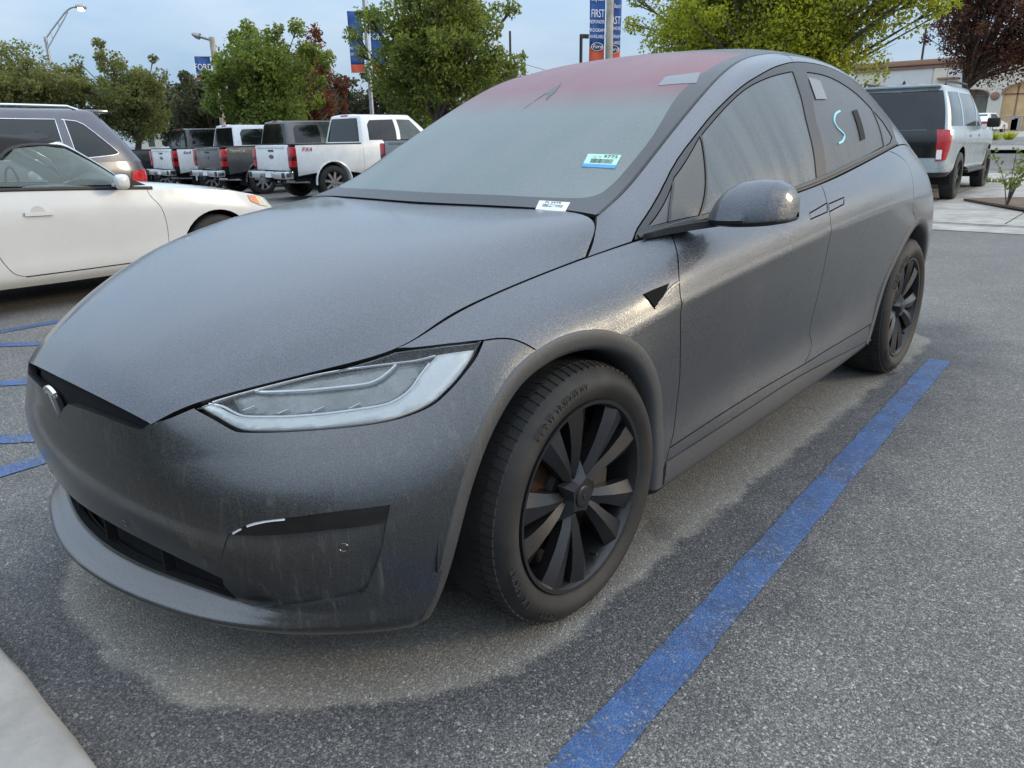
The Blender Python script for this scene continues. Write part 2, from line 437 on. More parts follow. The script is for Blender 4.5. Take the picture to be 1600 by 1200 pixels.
def M(name, col, rough=0.5, metal=0.0, var=0.0, vs=8.0, spec=0.5, coat=0.0, bump=0.0, bs=60.0, trans=0.0, emit=None, estr=0.0, obj=True, ior=1.45):
    """plain material with uneven colour, gloss and fine relief"""
    t = NT(name); v = t.pos(obj=obj)
    c = t.mix(t.ramp(t.noise(v, vs, 5.0, 0.6), (0.3, 0.0), (0.7, 1.0)), tuple(q*(1-var) for q in col), tuple(min(1, q*(1+var)) for q in col)) if var else col
    t.set(Base_Color=c, Metallic=metal, IOR=ior)
    t.b.inputs['Specular IOR Level'].default_value = spec
    r = t.ramp(t.noise(v, vs*2.3, 4.0, 0.6), (0.25, max(0.0, rough-0.08)), (0.75, min(1.0, rough+0.08))) if var else rough
    t.set(Roughness=r)
    t.b.inputs['Coat Weight'].default_value = coat; t.b.inputs['Coat Roughness'].default_value = 0.12
    t.b.inputs['Transmission Weight'].default_value = trans
    if emit: t.set(Emission_Color=emit); t.b.inputs['Emission Strength'].default_value = estr
    if bump: t.bump(t.noise(v, bs, 3.0), bump, 0.004)
    return t.m
def dewy_paint(name, col, dust=(0.20, 0.19, 0.17), dew=0.5, streak=0.5, metal=0.85, rough=0.34, film=0.10, coat=0.7):
    """metallic paint under clear coat, with dew, dust and run-down streaks"""
    t = NT(name); p = t.pos(obj=False)
    nz = t.xyz(t.n('ShaderNodeNewGeometry').outputs['Normal'])[2]; up = t.math('MULTIPLY_ADD', nz, 0.85, 0.10, clamp=True)
    streaks = t.ramp(t.noise(t.pos((42, 42, 1.7)), 1.0, 5.0, 0.7), (0.56, 0.0), (0.72, 1.0)); fine = t.ramp(t.noise(t.pos((150, 150, 5.0)), 1.0, 3.0, 0.7), (0.60, 0.0), (0.72, 1.0))
    blot = t.noise(p, 2.4, 6.0, 0.62); patch = t.ramp(t.noise(p, 1.1, 4.0, 0.6), (0.42, 0.0), (0.60, 1.0))
    speck = t.ramp(t.noise(p, 210.0, 3.0, 0.75), (0.46, 0.0), (0.62, 1.0)); grain = t.ramp(t.noise(p, 380.0, 2.0, 0.7), (0.38, 0.0), (0.62, 1.0))
    side = t.math('SUBTRACT', 1.0, up, clamp=True)
    dm = t.math('MULTIPLY', t.math('MULTIPLY', t.math('MAXIMUM', streaks, t.math('MULTIPLY', fine, 0.8)), side), t.math('MULTIPLY', patch, streak))
    dd = t.math('MULTIPLY', t.math('MULTIPLY', speck, t.ramp(blot, (0.35, 0.3), (0.65, 1.0))), dew)
    f = t.math('MULTIPLY_ADD', t.math('MULTIPLY', up, t.ramp(blot, (0.3, 0.7), (0.7, 1.2))), film, t.math('MULTIPLY', dm, 0.34), clamp=True)
    f = t.math('ADD', f, t.math('MULTIPLY', dd, 0.24), clamp=True)
    c = t.mix(f, t.mix(t.math('MULTIPLY', grain, 0.6), tuple(q*.80 for q in col), tuple(q*1.8 for q in col)), dust)
    t.set(Base_Color=c); t.set(Metallic=t.math('MULTIPLY', t.math('SUBTRACT', 1.0, f), metal))
    t.set(Roughness=t.math('ADD', t.math('MULTIPLY', f, 0.4), t.math('MULTIPLY_ADD', blot, 0.20, rough-0.10)))
    t.b.inputs['Coat Weight'].default_value = coat
    t.l(t.math('ADD', t.math('MULTIPLY', dd, 0.25), t.math('MULTIPLY_ADD', blot, 0.22, 0.0)), t.b.inputs['Coat Roughness'])
    t.bump(speck, 0.35*dew+0.02, 0.0012)
    return t.m
def dewy_glass(name, col, dew=(0.36, 0.40, 0.40), amt=0.75, rough=0.32, runs=0.25):
    """dark pane under a film of fine droplets, cleared here and there where drops ran down"""
    t = NT(name); p = t.pos(obj=False)
    speck = t.ramp(t.noise(p, 190.0, 3.0, 0.75), (0.43, 0.0), (0.62, 1.0)); blot = t.noise(p, 2.6, 2.0, 0.5)
    run = t.ramp(t.noise(t.pos((0.2, 10, 0.7)), 1.0, 2.5, 0.55), (0.36, 1.0-runs), (0.60, 1.0))
    f = t.math('MULTIPLY', t.math('MULTIPLY_ADD', speck, 0.34, t.ramp(blot, (0.25, 0.70), (0.75, 0.82))), t.math('MULTIPLY', run, amt), clamp=True)
    t.set(Base_Color=t.mix(f, col, dew)); t.set(Roughness=t.math('MULTIPLY_ADD', f, 0.3, rough-0.12))
    t.b.inputs['Specular IOR Level'].default_value = 0.6
    t.bump(speck, 0.22, 0.0012)
    return t.m
PAINT = dewy_paint('midnight grey paint', (0.072, 0.078, 0.091), dust=(0.205, 0.212, 0.230), dew=0.9, rough=0.29)
PAINT_LOW = dewy_paint('midnight grey bumper paint', (0.070, 0.073, 0.079), dew=0.5, streak=1.5, rough=0.29)
BLACK = M('black plastic', (0.012, 0.012, 0.013), 0.5, var=0.25, vs=30, bump=0.1)
GLOSS = M('gloss black trim', (0.010, 0.010, 0.011), 0.16, var=0.3, vs=20, coat=0.4)
VENT = M('black vent plastic', (0.006, 0.006, 0.007), 0.7, spec=0.08)
DARK = M('dark cavity', (0.006, 0.006, 0.007), 0.85)
TRIM = dewy_paint('dusty black trim', (0.012, 0.012, 0.013), dust=(0.11, 0.10, 0.09), dew=0.5, streak=0.3, metal=0.0, rough=0.45, film=0.12, coat=0.1)
ARCH = dewy_paint('dusty arch cladding', (0.052, 0.053, 0.056), dust=(0.20, 0.185, 0.16), dew=0.5, streak=0.7, metal=0.2, rough=0.5, film=0.2, coat=0.1)
CHROME = M('chrome', (0.72, 0.72, 0.74), 0.13, 1.0, var=0.08, vs=40)
SILVER = M('pale reflector', (0.80, 0.80, 0.78), 0.35, 0.0, var=0.08, vs=14, coat=0.6)
WHITE_LIT = M('white light guide', (0.82, 0.84, 0.86), 0.22, 0.0, coat=0.5)
RIM = dewy_paint('satin black alloy', (0.022, 0.022, 0.024), dust=(0.09, 0.085, 0.08), dew=0.2, streak=0.1, metal=0.6, rough=0.34, film=0.04, coat=0.2)
def rubber(name):
    t = NT(name); v = t.pos(obj=True)
    c = t.mix(t.ramp(t.noise(v, 9, 5, 0.65), (0.45, 0.0), (0.80, 0.30)), (0.011, 0.011, 0.011), (0.075, 0.065, 0.055))
    t.set(Base_Color=c, Roughness=0.72); t.bump(t.noise(v, 160, 2), 0.12, 0.002); return t.m
RUBBER = rubber('tyre rubber')
LETTER = M('raised tyre lettering', (0.028, 0.027, 0.026), 0.55, var=0.2)
RUST = M('rusty brake disc', (0.055, 0.030, 0.020), 0.5, 0.6, var=0.35, vs=30)
STEEL = M('brake steel', (0.09, 0.085, 0.08), 0.45, 0.7, var=0.2, vs=40)
WSCREEN = dewy_glass('dewy windscreen', (0.035, 0.055, 0.055), dew=(0.27, 0.335, 0.335), amt=0.85)
def screen_glass(name):
    """clear below, red tinted above"""
    t = NT(name); p = t.pos(obj=False); z = t.xyz(p)[2]
    speck = t.ramp(t.noise(p, 190.0, 3.0, 0.75), (0.43, 0.0), (0.62, 1.0)); blot = t.noise(p, 1.8, 4.0, 0.55); haze = t.ramp(t.noise(t.pos((1.5, .6, .6)), 3.0, 3.0), (0.3, 0.0), (0.7, 1.0))
    tint = t.ramp(t.math('ADD', z, t.math('MULTIPLY_ADD', blot, 0.05, -0.025)), (1.405, 0.0), (1.455, 1.0)) if False else None
    k = t.math('MULTIPLY_ADD', t.math('ADD', z, t.math('MULTIPLY_ADD', blot, 0.08, -0.04)), 9.0, -9.0*1.385, clamp=True)
    f = t.math('MULTIPLY', t.math('MULTIPLY_ADD', speck, 0.38, t.ramp(blot, (0.25, 0.58), (0.75, 0.72))), 0.85, clamp=True)
    dew = t.mix(k, t.mix(haze, (0.155, 0.205, 0.200), (0.205, 0.222, 0.222)), t.mix(haze, (0.165, 0.048, 0.062), (0.210, 0.088, 0.104)))
    t.set(Base_Color=t.mix(f, t.mix(k, (0.03, 0.05, 0.05), (0.12, 0.02, 0.03)), dew)); t.set(Roughness=t.math('MULTIPLY_ADD', f, 0.32, 0.18)); t.b.inputs['Specular IOR Level'].default_value = 0.55
    t.bump(speck, 0.22, 0.0012); return t.m
WS = screen_glass('dewy windscreen tinted at the top')
WTOP = dewy_glass('dewy red tinted upper windscreen', (0.11, 0.028, 0.038), dew=(0.30, 0.15, 0.175), amt=0.75)
WBORDER = dewy_glass('windscreen black border', (0.016, 0.018, 0.021), dew=(0.040, 0.044, 0.050), amt=0.6)
SIDEGLASS = dewy_glass('dewy side glass', (0.035, 0.038, 0.038), dew=(0.098, 0.114, 0.122), amt=0.85, rough=0.22, runs=0.6)
REARGLASS = dewy_glass('dewy privacy glass', (0.03, 0.03, 0.03), dew=(0.064, 0.062, 0.058), amt=0.8, rough=0.24)
QGLASS = dewy_glass('dewy corner glass', (0.05, 0.05, 0.045), dew=(0.085, 0.078, 0.062), amt=0.6, rough=0.22)
def lamp_glass(name, col=(1, 1, 1), rough=0.05):
    t = NT(name); g = t.n('ShaderNodeBsdfTransparent'); g.inputs[0].default_value = (*col, 1)
    t.set(Base_Color=(0.5, 0.52, 0.54), Roughness=rough+0.2); t.b.inputs['Specular IOR Level'].default_value = 0.6
    mx = t.n('ShaderNodeMixShader'); lw = t.n('ShaderNodeFresnel'); lw.inputs[0].default_value = 1.45
    v = t.pos(obj=False); d = t.ramp(t.noise(v, 240, 2, 0.7), (0.45, 0.02), (0.7, 0.13))
    t.l(t.math('ADD', lw.outputs[0], d, clamp=True), mx.inputs[0]); t.l(g.outputs[0], mx.inputs[1]); t.l(t.b.outputs[0], mx.inputs[2]); t.l(mx.outputs[0], t.out.inputs[0])
    return t.m
LENS = lamp_glass('clear lamp lens', (0.93, 0.95, 0.96))
PAPER = M('sticker paper', (0.72, 0.73, 0.72), 0.6, var=0.05)
MINT = M('mint sticker paper', (0.42, 0.68, 0.55), 0.6, var=0.05)
SBLUE = M('blue sticker band', (0.08, 0.30, 0.62), 0.6, var=0.08)
INK = M('black print', (0.015, 0.015, 0.015), 0.6)
MARKER = M('pale blue window marker', (0.30, 0.62, 0.78), 0.5, var=0.1)
FILM = M('pale paper label behind glass', (0.20, 0.22, 0.24), 0.5, var=0.1)
# ------------------------------------------------------------------ the grey car
CAR = empty('electric_crossover', (0, 0, 0), 0, 'dusty dark grey electric crossover covered in dew, parked nose to the kerb in the foreground', 'car')
MX = (-1, 1, 1)
NST = 21
rows = [
 # 0 underside
 {0:(0,-.84,.195), 2:(.36,-.78,.195), 4:(.60,-.66,.19), 5:(.73,-.55,.19), 6:(.80,-.44,.19), 7:(.82,-.25,.2), 10:(.86,.5,.2), 15:(.84,2.965,.22), 17:(.76,3.55,.26), 18:(.60,3.82,.28), 20:(0,3.95,.28)},
 # 1 lip, lower edge
 {0:(0,-.935,.215), 1:(.2,-.915,.212), 2:(.40,-.865,.21), 3:(.53,-.81,.208), 4:(.66,-.735,.205), 5:(.80,-.605,.205), 6:(.885,-.47,.207), 7:(.92,-.25,.21), 8:(.925,0,.215), 10:(.93,.5,.225), 12:(.93,1.6,.235), 13:(.93,2.2,.245), 15:(.92,2.965,.28), 17:(.84,3.6,.33), 18:(.68,3.88,.35), 20:(0,4.02,.36)},
 # 2 lip, outer edge
 {0:(0,-.972,.252), 1:(.2,-.952,.25), 2:(.41,-.900,.248), 3:(.55,-.845,.247), 4:(.69,-.757,.247), 5:(.825,-.622,.25), 6:(.908,-.48,.255), 7:(.945,-.25,.255), 8:(.955,0,.258), 10:(.962,.5,.262), 12:(.968,1.6,.275), 13:(.965,2.2,.29), 15:(.955,2.965,.33), 17:(.875,3.6,.38), 18:(.70,3.92,.40), 20:(0,4.05,.41)},
 # 3 lip, inner edge / sill trim top
 {0:(0,-.905,.290), 1:(.2,-.888,.289), 2:(.40,-.842,.288), 3:(.55,-.802,.287), 4:(.70,-.742,.290), 5:(.835,-.618,.300), 6:(.917,-.478,.31), 7:(.953,-.25,.31), 8:(.960,0,.31), 10:(.965,.5,.312), 12:(.970,1.6,.325), 13:(.968,2.2,.34), 15:(.962,2.965,.38), 17:(.89,3.6,.45), 18:(.72,3.95,.48), 20:(0,4.07,.48)},
 # 4 opening, upper edge / rocker
 {0:(0,-.938,.415), 1:(.2,-.918,.405), 2:(.40,-.872,.375), 3:(.56,-.822,.345), 4:(.705,-.755,.355), 5:(.842,-.622,.375), 6:(.922,-.478,.385), 7:(.956,-.25,.385), 8:(.962,0,.385), 10:(.962,.5,.38), 12:(.962,1.6,.39), 13:(.965,2.2,.41), 15:(.97,2.965,.46), 17:(.905,3.6,.55), 18:(.74,3.98,.58), 20:(0,4.09,.58)},
 # 5
 {0:(0,-.950,.50), 1:(.2,-.938,.497), 2:(.40,-.905,.485), 3:(.57,-.848,.475), 4:(.715,-.765,.475), 5:(.85,-.622,.475), 6:(.93,-.475,.475), 7:(.962,-.25,.475), 8:(.967,0,.475), 10:(.950,.5,.48), 11:(.944,1.0,.49), 12:(.945,1.6,.50), 13:(.955,2.2,.53), 15:(.978,2.965,.58), 17:(.915,3.6,.66), 18:(.75,3.99,.69), 20:(0,4.10,.69)},
 # 6
 {0:(0,-.955,.575), 1:(.2,-.944,.573), 2:(.40,-.910,.568), 3:(.57,-.845,.57), 4:(.715,-.750,.58), 5:(.85,-.595,.595), 6:(.932,-.445,.605), 7:(.962,-.24,.61), 8:(.968,0,.61), 10:(.965,.5,.63), 11:(.965,1.0,.65), 12:(.970,1.6,.67), 13:(.978,2.2,.71), 15:(.985,2.965,.76), 17:(.915,3.6,.80), 18:(.755,3.97,.83), 20:(0,4.09,.84)},
 # 7 nose / crease over the doors
 {0:(0,-.942,.655), 1:(.2,-.930,.650), 2:(.39,-.897,.640), 3:(.55,-.808,.658), 4:(.695,-.690,.675), 5:(.835,-.515,.70), 6:(.920,-.36,.725), 7:(.945,-.2,.755), 8:(.955,.02,.78), 9:(.965,.25,.81), 10:(.984,.5,.85), 11:(.994,1.0,.893), 12:(1.0,1.6,.935), 13:(1.0,2.2,.965), 14:(.997,2.55,.975), 15:(.975,2.965,.97), 16:(.945,3.3,.95), 17:(.885,3.62,.94), 18:(.74,3.94,.95), 20:(0,4.06,.96)},
 # 8
 {0:(0,-.936,.708), 1:(.2,-.924,.698), 2:(.39,-.885,.68), 3:(.515,-.800,.712), 4:(.655,-.645,.748), 5:(.795,-.46,.79), 6:(.868,-.32,.838), 7:(.893,-.15,.875), 8:(.903,.03,.898), 9:(.908,.22,.915), 10:(.948,.5,.95), 11:(.965,1.0,.985), 12:(.975,1.6,1.025), 13:(.975,2.15,1.06), 14:(.960,2.55,1.085), 15:(.928,2.965,1.10), 16:(.895,3.3,1.09), 17:(.825,3.62,1.08), 18:(.68,3.90,1.07), 20:(0,4.03,1.06)},
 # 9 bonnet line / waist line
 {0:(0,-.926,.757), 1:(.2,-.914,.746), 2:(.39,-.878,.710), 3:(.462,-.795,.757), 4:(.60,-.62,.802), 5:(.725,-.44,.843), 6:(.765,-.305,.907), 7:(.787,-.11,.946), 8:(.790,.06,.966), 9:(.785,.212,.978), 10:(.86,.50,1.025), 11:(.903,1.0,1.055), 12:(.92,1.63,1.105), 13:(.91,2.05,1.15), 14:(.887,2.55,1.205), 15:(.843,2.965,1.235), 16:(.80,3.3,1.215), 17:(.73,3.6,1.195), 18:(.58,3.84,1.18), 20:(0,3.98,1.165)},
]
SK = Surf(rows, NST, mu=14, mv=12, su=5.0, sv=4.0, mir0=MX, mir1=MX, vkeep={2: 3.0, 3: 2.5, 7: 1.2})
# bonnet: stations follow the bonnet line from its front corner back to the screen
e9 = rows[9]
brows = [
 {0:(0,-.926,.757), 1:(0,-.838,.836), 2:(0,-.66,.915), 3:(0,-.45,.982), 4:(0,-.27,1.026), 5:(0,-.08,1.060), 6:(0,.09,1.079), 7:(0,.285,1.088)},
 {0:(.2,-.914,.746), 1:(.23,-.830,.822), 2:(.30,-.65,.905), 3:(.36,-.445,.972), 4:(.38,-.27,1.020), 5:(.39,-.08,1.055), 6:(.39,.09,1.076), 7:(.39,.31,1.090)},
 {0:(.33,-.892,.725), 1:(.39,-.812,.785), 2:(.50,-.635,.868), 3:(.60,-.44,.935), 4:(.625,-.285,.985), 5:(.64,-.09,1.030), 6:(.645,.08,1.056), 7:(.715,.338,1.079)},
 {0:e9[2], 1:e9[3], 2:e9[4], 3:e9[5], 4:e9[6], 5:e9[7], 6:e9[8], 7:e9[9]},
]
BN = Surf(brows, 8, mu=16, mv=16, su=4.0, sv=3.0, flip=True, vm0=MX)
# windscreen and roof
crows = [
 {0:(0,.285,1.088), 1:(0,.50,1.212), 2:(0,.75,1.347), 3:(0,.98,1.457), 4:(0,1.25,1.558), 5:(0,1.55,1.632), 6:(0,1.95,1.681), 7:(0,2.4,1.682), 8:(0,2.9,1.630), 9:(0,3.35,1.53), 10:(0,3.7,1.40), 11:(0,3.98,1.165)},
 {0:(.40,.31,1.090), 1:(.39,.535,1.210), 2:(.38,.79,1.345), 3:(.37,1.01,1.450), 4:(.36,1.27,1.548), 5:(.35,1.57,1.622), 6:(.34,1.96,1.672), 7:(.33,2.4,1.674), 8:(.32,2.9,1.623), 9:(.31,3.35,1.52), 10:(.3,3.68,1.39), 11:(.3,3.95,1.17)},
 {0:(.62,.335,1.087), 1:(.585,.56,1.178), 2:(.565,.82,1.318), 3:(.545,1.06,1.435), 4:(.525,1.32,1.540), 5:(.505,1.60,1.607), 6:(.49,1.99,1.655), 7:(.48,2.42,1.654), 8:(.46,2.93,1.598), 9:(.44,3.35,1.492), 10:(.43,3.66,1.37), 11:(.47,3.90,1.175)},
 {0:(.725,.345,1.078), 1:(.69,.56,1.143), 2:(.662,.815,1.274), 3:(.638,1.05,1.394), 4:(.61,1.33,1.523), 5:(.59,1.60,1.598), 6:(.578,2.0,1.634), 7:(.568,2.45,1.630), 8:(.555,2.95,1.570), 9:(.535,3.33,1.465), 10:(.50,3.63,1.35), 11:(.58,3.84,1.18)},
]
RF = Surf(crows, 12, mu=16, mv=16, su=5.0, sv=4.0, flip=True, vm0=MX)
# flank above the waist: pillar, side windows
drows = [
 {0:(.785,.212,.978), 1:(.832,.39,1.010), 2:(.868,.60,1.032), 3:(.897,.95,1.053), 4:(.915,1.38,1.084), 5:(.92,1.63,1.105), 6:(.91,2.05,1.15), 7:(.887,2.55,1.205), 8:(.843,2.965,1.235), 9:(.80,3.3,1.215), 10:(.73,3.6,1.195), 11:(.58,3.84,1.18)},
 {0:(.770,.26,1.012), 1:(.800,.455,1.055), 2:(.832,.66,1.105), 3:(.842,.98,1.165), 4:(.848,1.37,1.240), 5:(.848,1.63,1.280), 6:(.838,2.05,1.325), 7:(.818,2.55,1.345), 8:(.785,2.96,1.335), 9:(.745,3.30,1.285), 10:(.675,3.60,1.245), 11:(.56,3.84,1.195)},
 {0:(.745,.31,1.050), 1:(.748,.525,1.105), 2:(.768,.73,1.195), 3:(.735,1.02,1.330), 4:(.700,1.36,1.470), 5:(.682,1.62,1.543), 6:(.670,2.05,1.586), 7:(.665,2.55,1.565), 8:(.665,2.95,1.482), 9:(.640,3.31,1.385), 10:(.585,3.61,1.30), 11:(.57,3.84,1.19)},
 {0:(.725,.345,1.078), 1:(.69,.56,1.143), 2:(.662,.815,1.274), 3:(.638,1.05,1.394), 4:(.61,1.33,1.523), 5:(.59,1.60,1.598), 6:(.578,2.0,1.634), 7:(.568,2.45,1.630), 8:(.555,2.95,1.570), 9:(.535,3.33,1.465), 10:(.50,3.63,1.35), 11:(.58,3.84,1.18)},
]
GH = Surf(drows, 12, mu=16, mv=18, su=4.0, sv=3.0)
def uvline(s, us, vs): return np.stack([np.asarray(us, float), np.asarray(vs, float)], 1)
VT = SK.NV-1.0; UT = SK.NU-1.0
def st(u): return u*SK.mu
# ---- shared outlines on the flank
hl_top = SK.px((300,632),(334,609),(372,590),(415,579),(472,569),(530,559),(587,551),(616,547))
hl_top[:, 1] = VT-0.6
hl_out = SK.px((616,547),(645,544),(674,541),(717,536),(755,532))
hl_out[0, 1] = VT-0.6
hl_low = SK.px((755,532),(744,557),(725,583),(702,609),(674,633),(631,651),(587,661),(530,668),(444,674),(383,674.7),(362,670),(334,654),(300,632))
hl_low[-1] = hl_top[0]
HL = np.concatenate([hl_top, hl_out[1:], spl(hl_low[1:], 4)[:-1]])
seam_bf = spl(SK.px((755,532),(778,529),(800,530),(820,537),(839,548)), 4)
arch_f = spl(SK.side((-.515,.19),(-.505,.35),(-.485,.46),(-.44,.58),(-.365,.69),(-.26,.775),(-.14,.815),(-.02,.825),(.10,.805),(.21,.75),(.29,.67),(.345,.575),(.37,.47),(.38,.38),(.38,.305)), 4)
k_sf = int(np.argmin(((arch_f-seam_bf[-1])**2).sum(1)))
arch_r = spl(SK.side((2.37,.30),(2.40,.36),(2.50,.56),(2.59,.67),(2.70,.76),(2.83,.83),(2.965,.86),(3.10,.845),(3.23,.79),(3.33,.70),(3.40,.58),(3.42,.45),(3.42,.30)), 4)
slot = SK.px((98,638),(106,630),(142,642),(184,658),(221,670),(233,668))
slot_v = SK.near((0, -.942, .655)); slot_v[0] = 0
slot = np.concatenate([[slot_v], slot]); slot[-1] = (st(2), VT)
vi_lo, vi_hi = 36.5, 48.0
intake_hi = spl([(0,vi_hi),(14,vi_hi),(28,vi_hi),(36,47.6),(41,46),(44.5,42.5),(47,38)], 4)
intake_lo = spl([(47,37),(40,vi_lo),(28,vi_lo),(14,vi_lo),(0,vi_lo)], 3)
kb = k_sf
arch_front = arch_f[:kb+1]; arch_rest = arch_f[kb:]
bumper = np.concatenate([[(0, 0.5)], uvline(SK, np.linspace(4, arch_front[0][0], 12), [0.5]*12), arch_front[1:-1], seam_bf[::-1], hl_low[1:-1] if False else spl(hl_low, 4)[1:-1],
                         [hl_top[0]+(0, 0.4)], [(st(2)+0.5, VT)], slot[::-1][1:], intake_hi, intake_lo])
fog = spl(SK.px((356,836),(376,825),(400,816),(444,810),(520,800),(610,789)), 4)
fog_lo = SK.px((604,818),(520,828),(440,836),(400,838))
FOG = np.concatenate([fog, fog_lo])
low_out = spl(SK.px((604,818),(596,860),(580,904),(562,930),(500,943),(420,950),(372,946)), 4)
LOWP = np.concatenate([low_out, SK.px((352,915),(345,880),(356,836),(400,838),(440,836),(520,828))])
recess = np.concatenate([fog, low_out, SK.px((352,915),(345,880))])
bump_o = panel('front_bumper', SK, bumper, PAINT_LOW, CAR, holes=[recess], mirror='join', seam='c0', thick=0.022, hgap=0.0002)
for o, q in zip(panel('fog_lamp', SK, FOG, GLOSS, CAR, mirror='pair', lift=-0.004, gap=-0.001), (1, -1)):
    pass
lo_u = LOWP[:, 0].min(); lift_low = lambda uv: (0.0004-0.0125*np.clip((uv[:, 0]-lo_u-1.5)/7.0, 0, 1)**1.5)[:, None]
panel('lower_bumper_panel', SK, LOWP, PAINT_LOW, CAR, mirror='pair', lift=lift_low, gap=-0.004)
fl = spl(SK.px((362,834),(372,828),(384,822.5),(400,817.5),(420,813.5),(444,811)), 4)
ribbon(SK, fl[:6], 0.007, -0.003, 'light_strip', WHITE_LIT, CAR, True, h=-0.002)
ribbon(SK, fl[8:], 0.007, -0.003, 'light_strip', WHITE_LIT, CAR, True, h=-0.002)
sens = SK.px((536,860))[0]
def ring_on(surf, c, r, w, name, mat, parent, lift, mirror=True):
    p, n = surf.pos(c)[0], surf.nor(c)[0]; t = np.cross(n, (0, 0, 1.0)); t /= np.linalg.norm(t); b = np.cross(n, t)
    mb = MB(); V, F = [], []; N_ = 24
    for k in range(N_):
        a = 2*math.pi*k/N_; d = t*math.cos(a)+b*math.sin(a)
        V += [p+d*(r-w)+n*(lift-0.001), p+d*(r-w*.5)+n*(lift+0.0008), p+d*r+n*(lift-0.001)]
        for q in range(2): F.append((k*3+q, k*3+q+1, ((k+1) % N_)*3+q+1, ((k+1) % N_)*3+q))
    V.append(p+n*(lift+0.0005)); i0 = len(V)-1
    for k in range(N_): F.append((i0, k*3, ((k+1) % N_)*3))
    mb.add(V, F); o = mb.build(name, mat, parent)
    if mirror: m2 = MB(); m2.add([(-x, y, z) for x, y, z in mb.v], mb.f); m2.build(name, mat, parent)
    return o
ring_on(SK, sens, 0.011, 0.0025, 'parking_sensor', PAINT_LOW, CAR, -0.0115)
ring_on(SK, SK.px((195,818))[0], 0.010, 0.0025, 'parking_sensor', PAINT_LOW, CAR, 0.0)
# nose slot and grille behind the openings
nose_poly = np.concatenate([[(0, slot_v[1]-4)], slot[1:]-(0, 4), [(st(2)+4, VT)], [(0, VT)]])
panel('nose_panel', SK, nose_poly, DARK, CAR, mirror='join', seam='c0', lift=-0.032, gap=0.0)
gp = [(0, vi_lo-8), (54, vi_lo-8), (54, vi_hi+6), (0, vi_hi+6)]
panel('lower_grille', SK, np.array(gp, float), DARK, CAR, mirror='join', seam='c0', lift=-0.06, gap=0.0)
for k in (-5, 0, 5):                                        # struts of the lower grille
    x = k*0.055; p = SK.samp(SK.G, [(min(abs(k)*3.6, 46), 42)])[0]
    MB().box((x-.004, p[1]+.028, .285), (x+.004, p[1]+.055, p[2]+.05 if abs(k) < 7 else p[2]+.02)).build('grille_bar', DARK, CAR)
# wing, doors, rear quarter
seam_fd = spl(SK.px((1049,363),(1058,395),(1061,436),(1064,486),(1063,554),(1061,604),(1054,665),(1046,700)), 3)
seam_fd[0, 1] = VT
door_bot = spl(SK.px((1046,700),(1119,652),(1196,604),(1257,569),(1297,544),(1358,508)), 3)
sill_top = spl(SK.px((1040,722),(1149,652),(1247,589),(1314,554),(1361,530)), 3)
seam_dd = spl(SK.px((1287,296),(1290,308),(1295,328),(1298,348),(1292,395),(1280,452),(1270,493),(1265,520),(1268,540),(1257,569)), 3)
seam_dd[0, 1] = VT
seam_dq = spl(SK.px((1388,236),(1404,243),(1420,260),(1427,318),(1431,342)), 3)
seam_dq[0, 1] = VT
kd = int(np.argmin(((door_bot-seam_dd[-1])**2).sum(1)))
kq = int(np.argmin(((arch_r-seam_dq[-1])**2).sum(1)))
ka = int(np.argmin(((arch_r-door_bot[-1])**2).sum(1)))
top_run = lambda a, b, n=16: uvline(SK, np.linspace(a, b, n), [VT]*n)
u0h = hl_out[0][0]
wing = np.concatenate([seam_bf[::-1], hl_out[::-1][1:-1], top_run(u0h+0.5, seam_fd[0][0]), seam_fd[1:], sill_top[:1], [arch_rest[-1]], arch_rest[::-1][1:-1]])
panel('front_wing', SK, wing, PAINT, CAR, mirror='pair')
fdoor = np.concatenate([top_run(seam_fd[0][0], seam_dd[0][0]), seam_dd[1:-1], door_bot[:kd+1][::-1], seam_fd[::-1][1:-1]])
h1 = SK.px((1265,333),(1292,317),(1293,331),(1266,343)); h2 = SK.px((1295,318.5),(1319,308),(1318.5,319),(1296,331))
vent = SK.px((1005,460),(1022,452),(1045,443),(1034,466),(1022,481))
panel('front_door', SK, fdoor, PAINT, CAR, mirror='pair', holes=[h1])
rdoor = np.concatenate([top_run(seam_dd[0][0], seam_dq[0][0]), seam_dq[1:-1], arch_r[ka:kq+1][::-1], door_bot[kd:-1][::-1], seam_dd[::-1][1:-1]])
panel('rear_door', SK, rdoor, PAINT, CAR, mirror='pair', holes=[h2])
panel('door_handle', SK, h1, PAINT, CAR, mirror='pair', gap=0.003, lift=-0.001)
panel('door_handle', SK, h2, PAINT, CAR, mirror='pair', gap=0.003, lift=-0.001)
rock = np.concatenate([door_bot[::-1], seam_fd[-1:], sill_top, [arch_r[0]], [arch_r[max(ka-2, 1)]]])
panel('rocker_panel', SK, rock, PAINT, CAR, mirror='pair')
sill = np.concatenate([sill_top, [arch_r[0]+(1, -2)], uvline(SK, np.linspace(arch_r[0][0]+2, arch_f[-1][0], 14), [1.0]*14)])
panel('sill_trim', SK, sill, ARCH, CAR, mirror='pair', lift=0.003)
vq = SK.near((0, 4.05, 1.0))[1]
quarter = np.concatenate([top_run(seam_dq[0][0], st(18)), uvline(SK, [st(18)]*12, np.linspace(VT, 40, 12)), uvline(SK, np.linspace(st(18), arch_r[-1][0]+2, 8), [40]*8)[1:], arch_r[kq:-3][::-1], seam_dq[::-1][1:-1]])
panel('rear_quarter', SK, quarter, PAINT, CAR, mirror='pair', step=3)
panel('tailgate', SK, np.concatenate([uvline(SK, np.linspace(st(18), UT-.01, 10), [VT]*10), uvline(SK, np.linspace(UT-.01, st(18), 10), [60]*10)]), PAINT, CAR, mirror='join', step=3, gap=0.0)
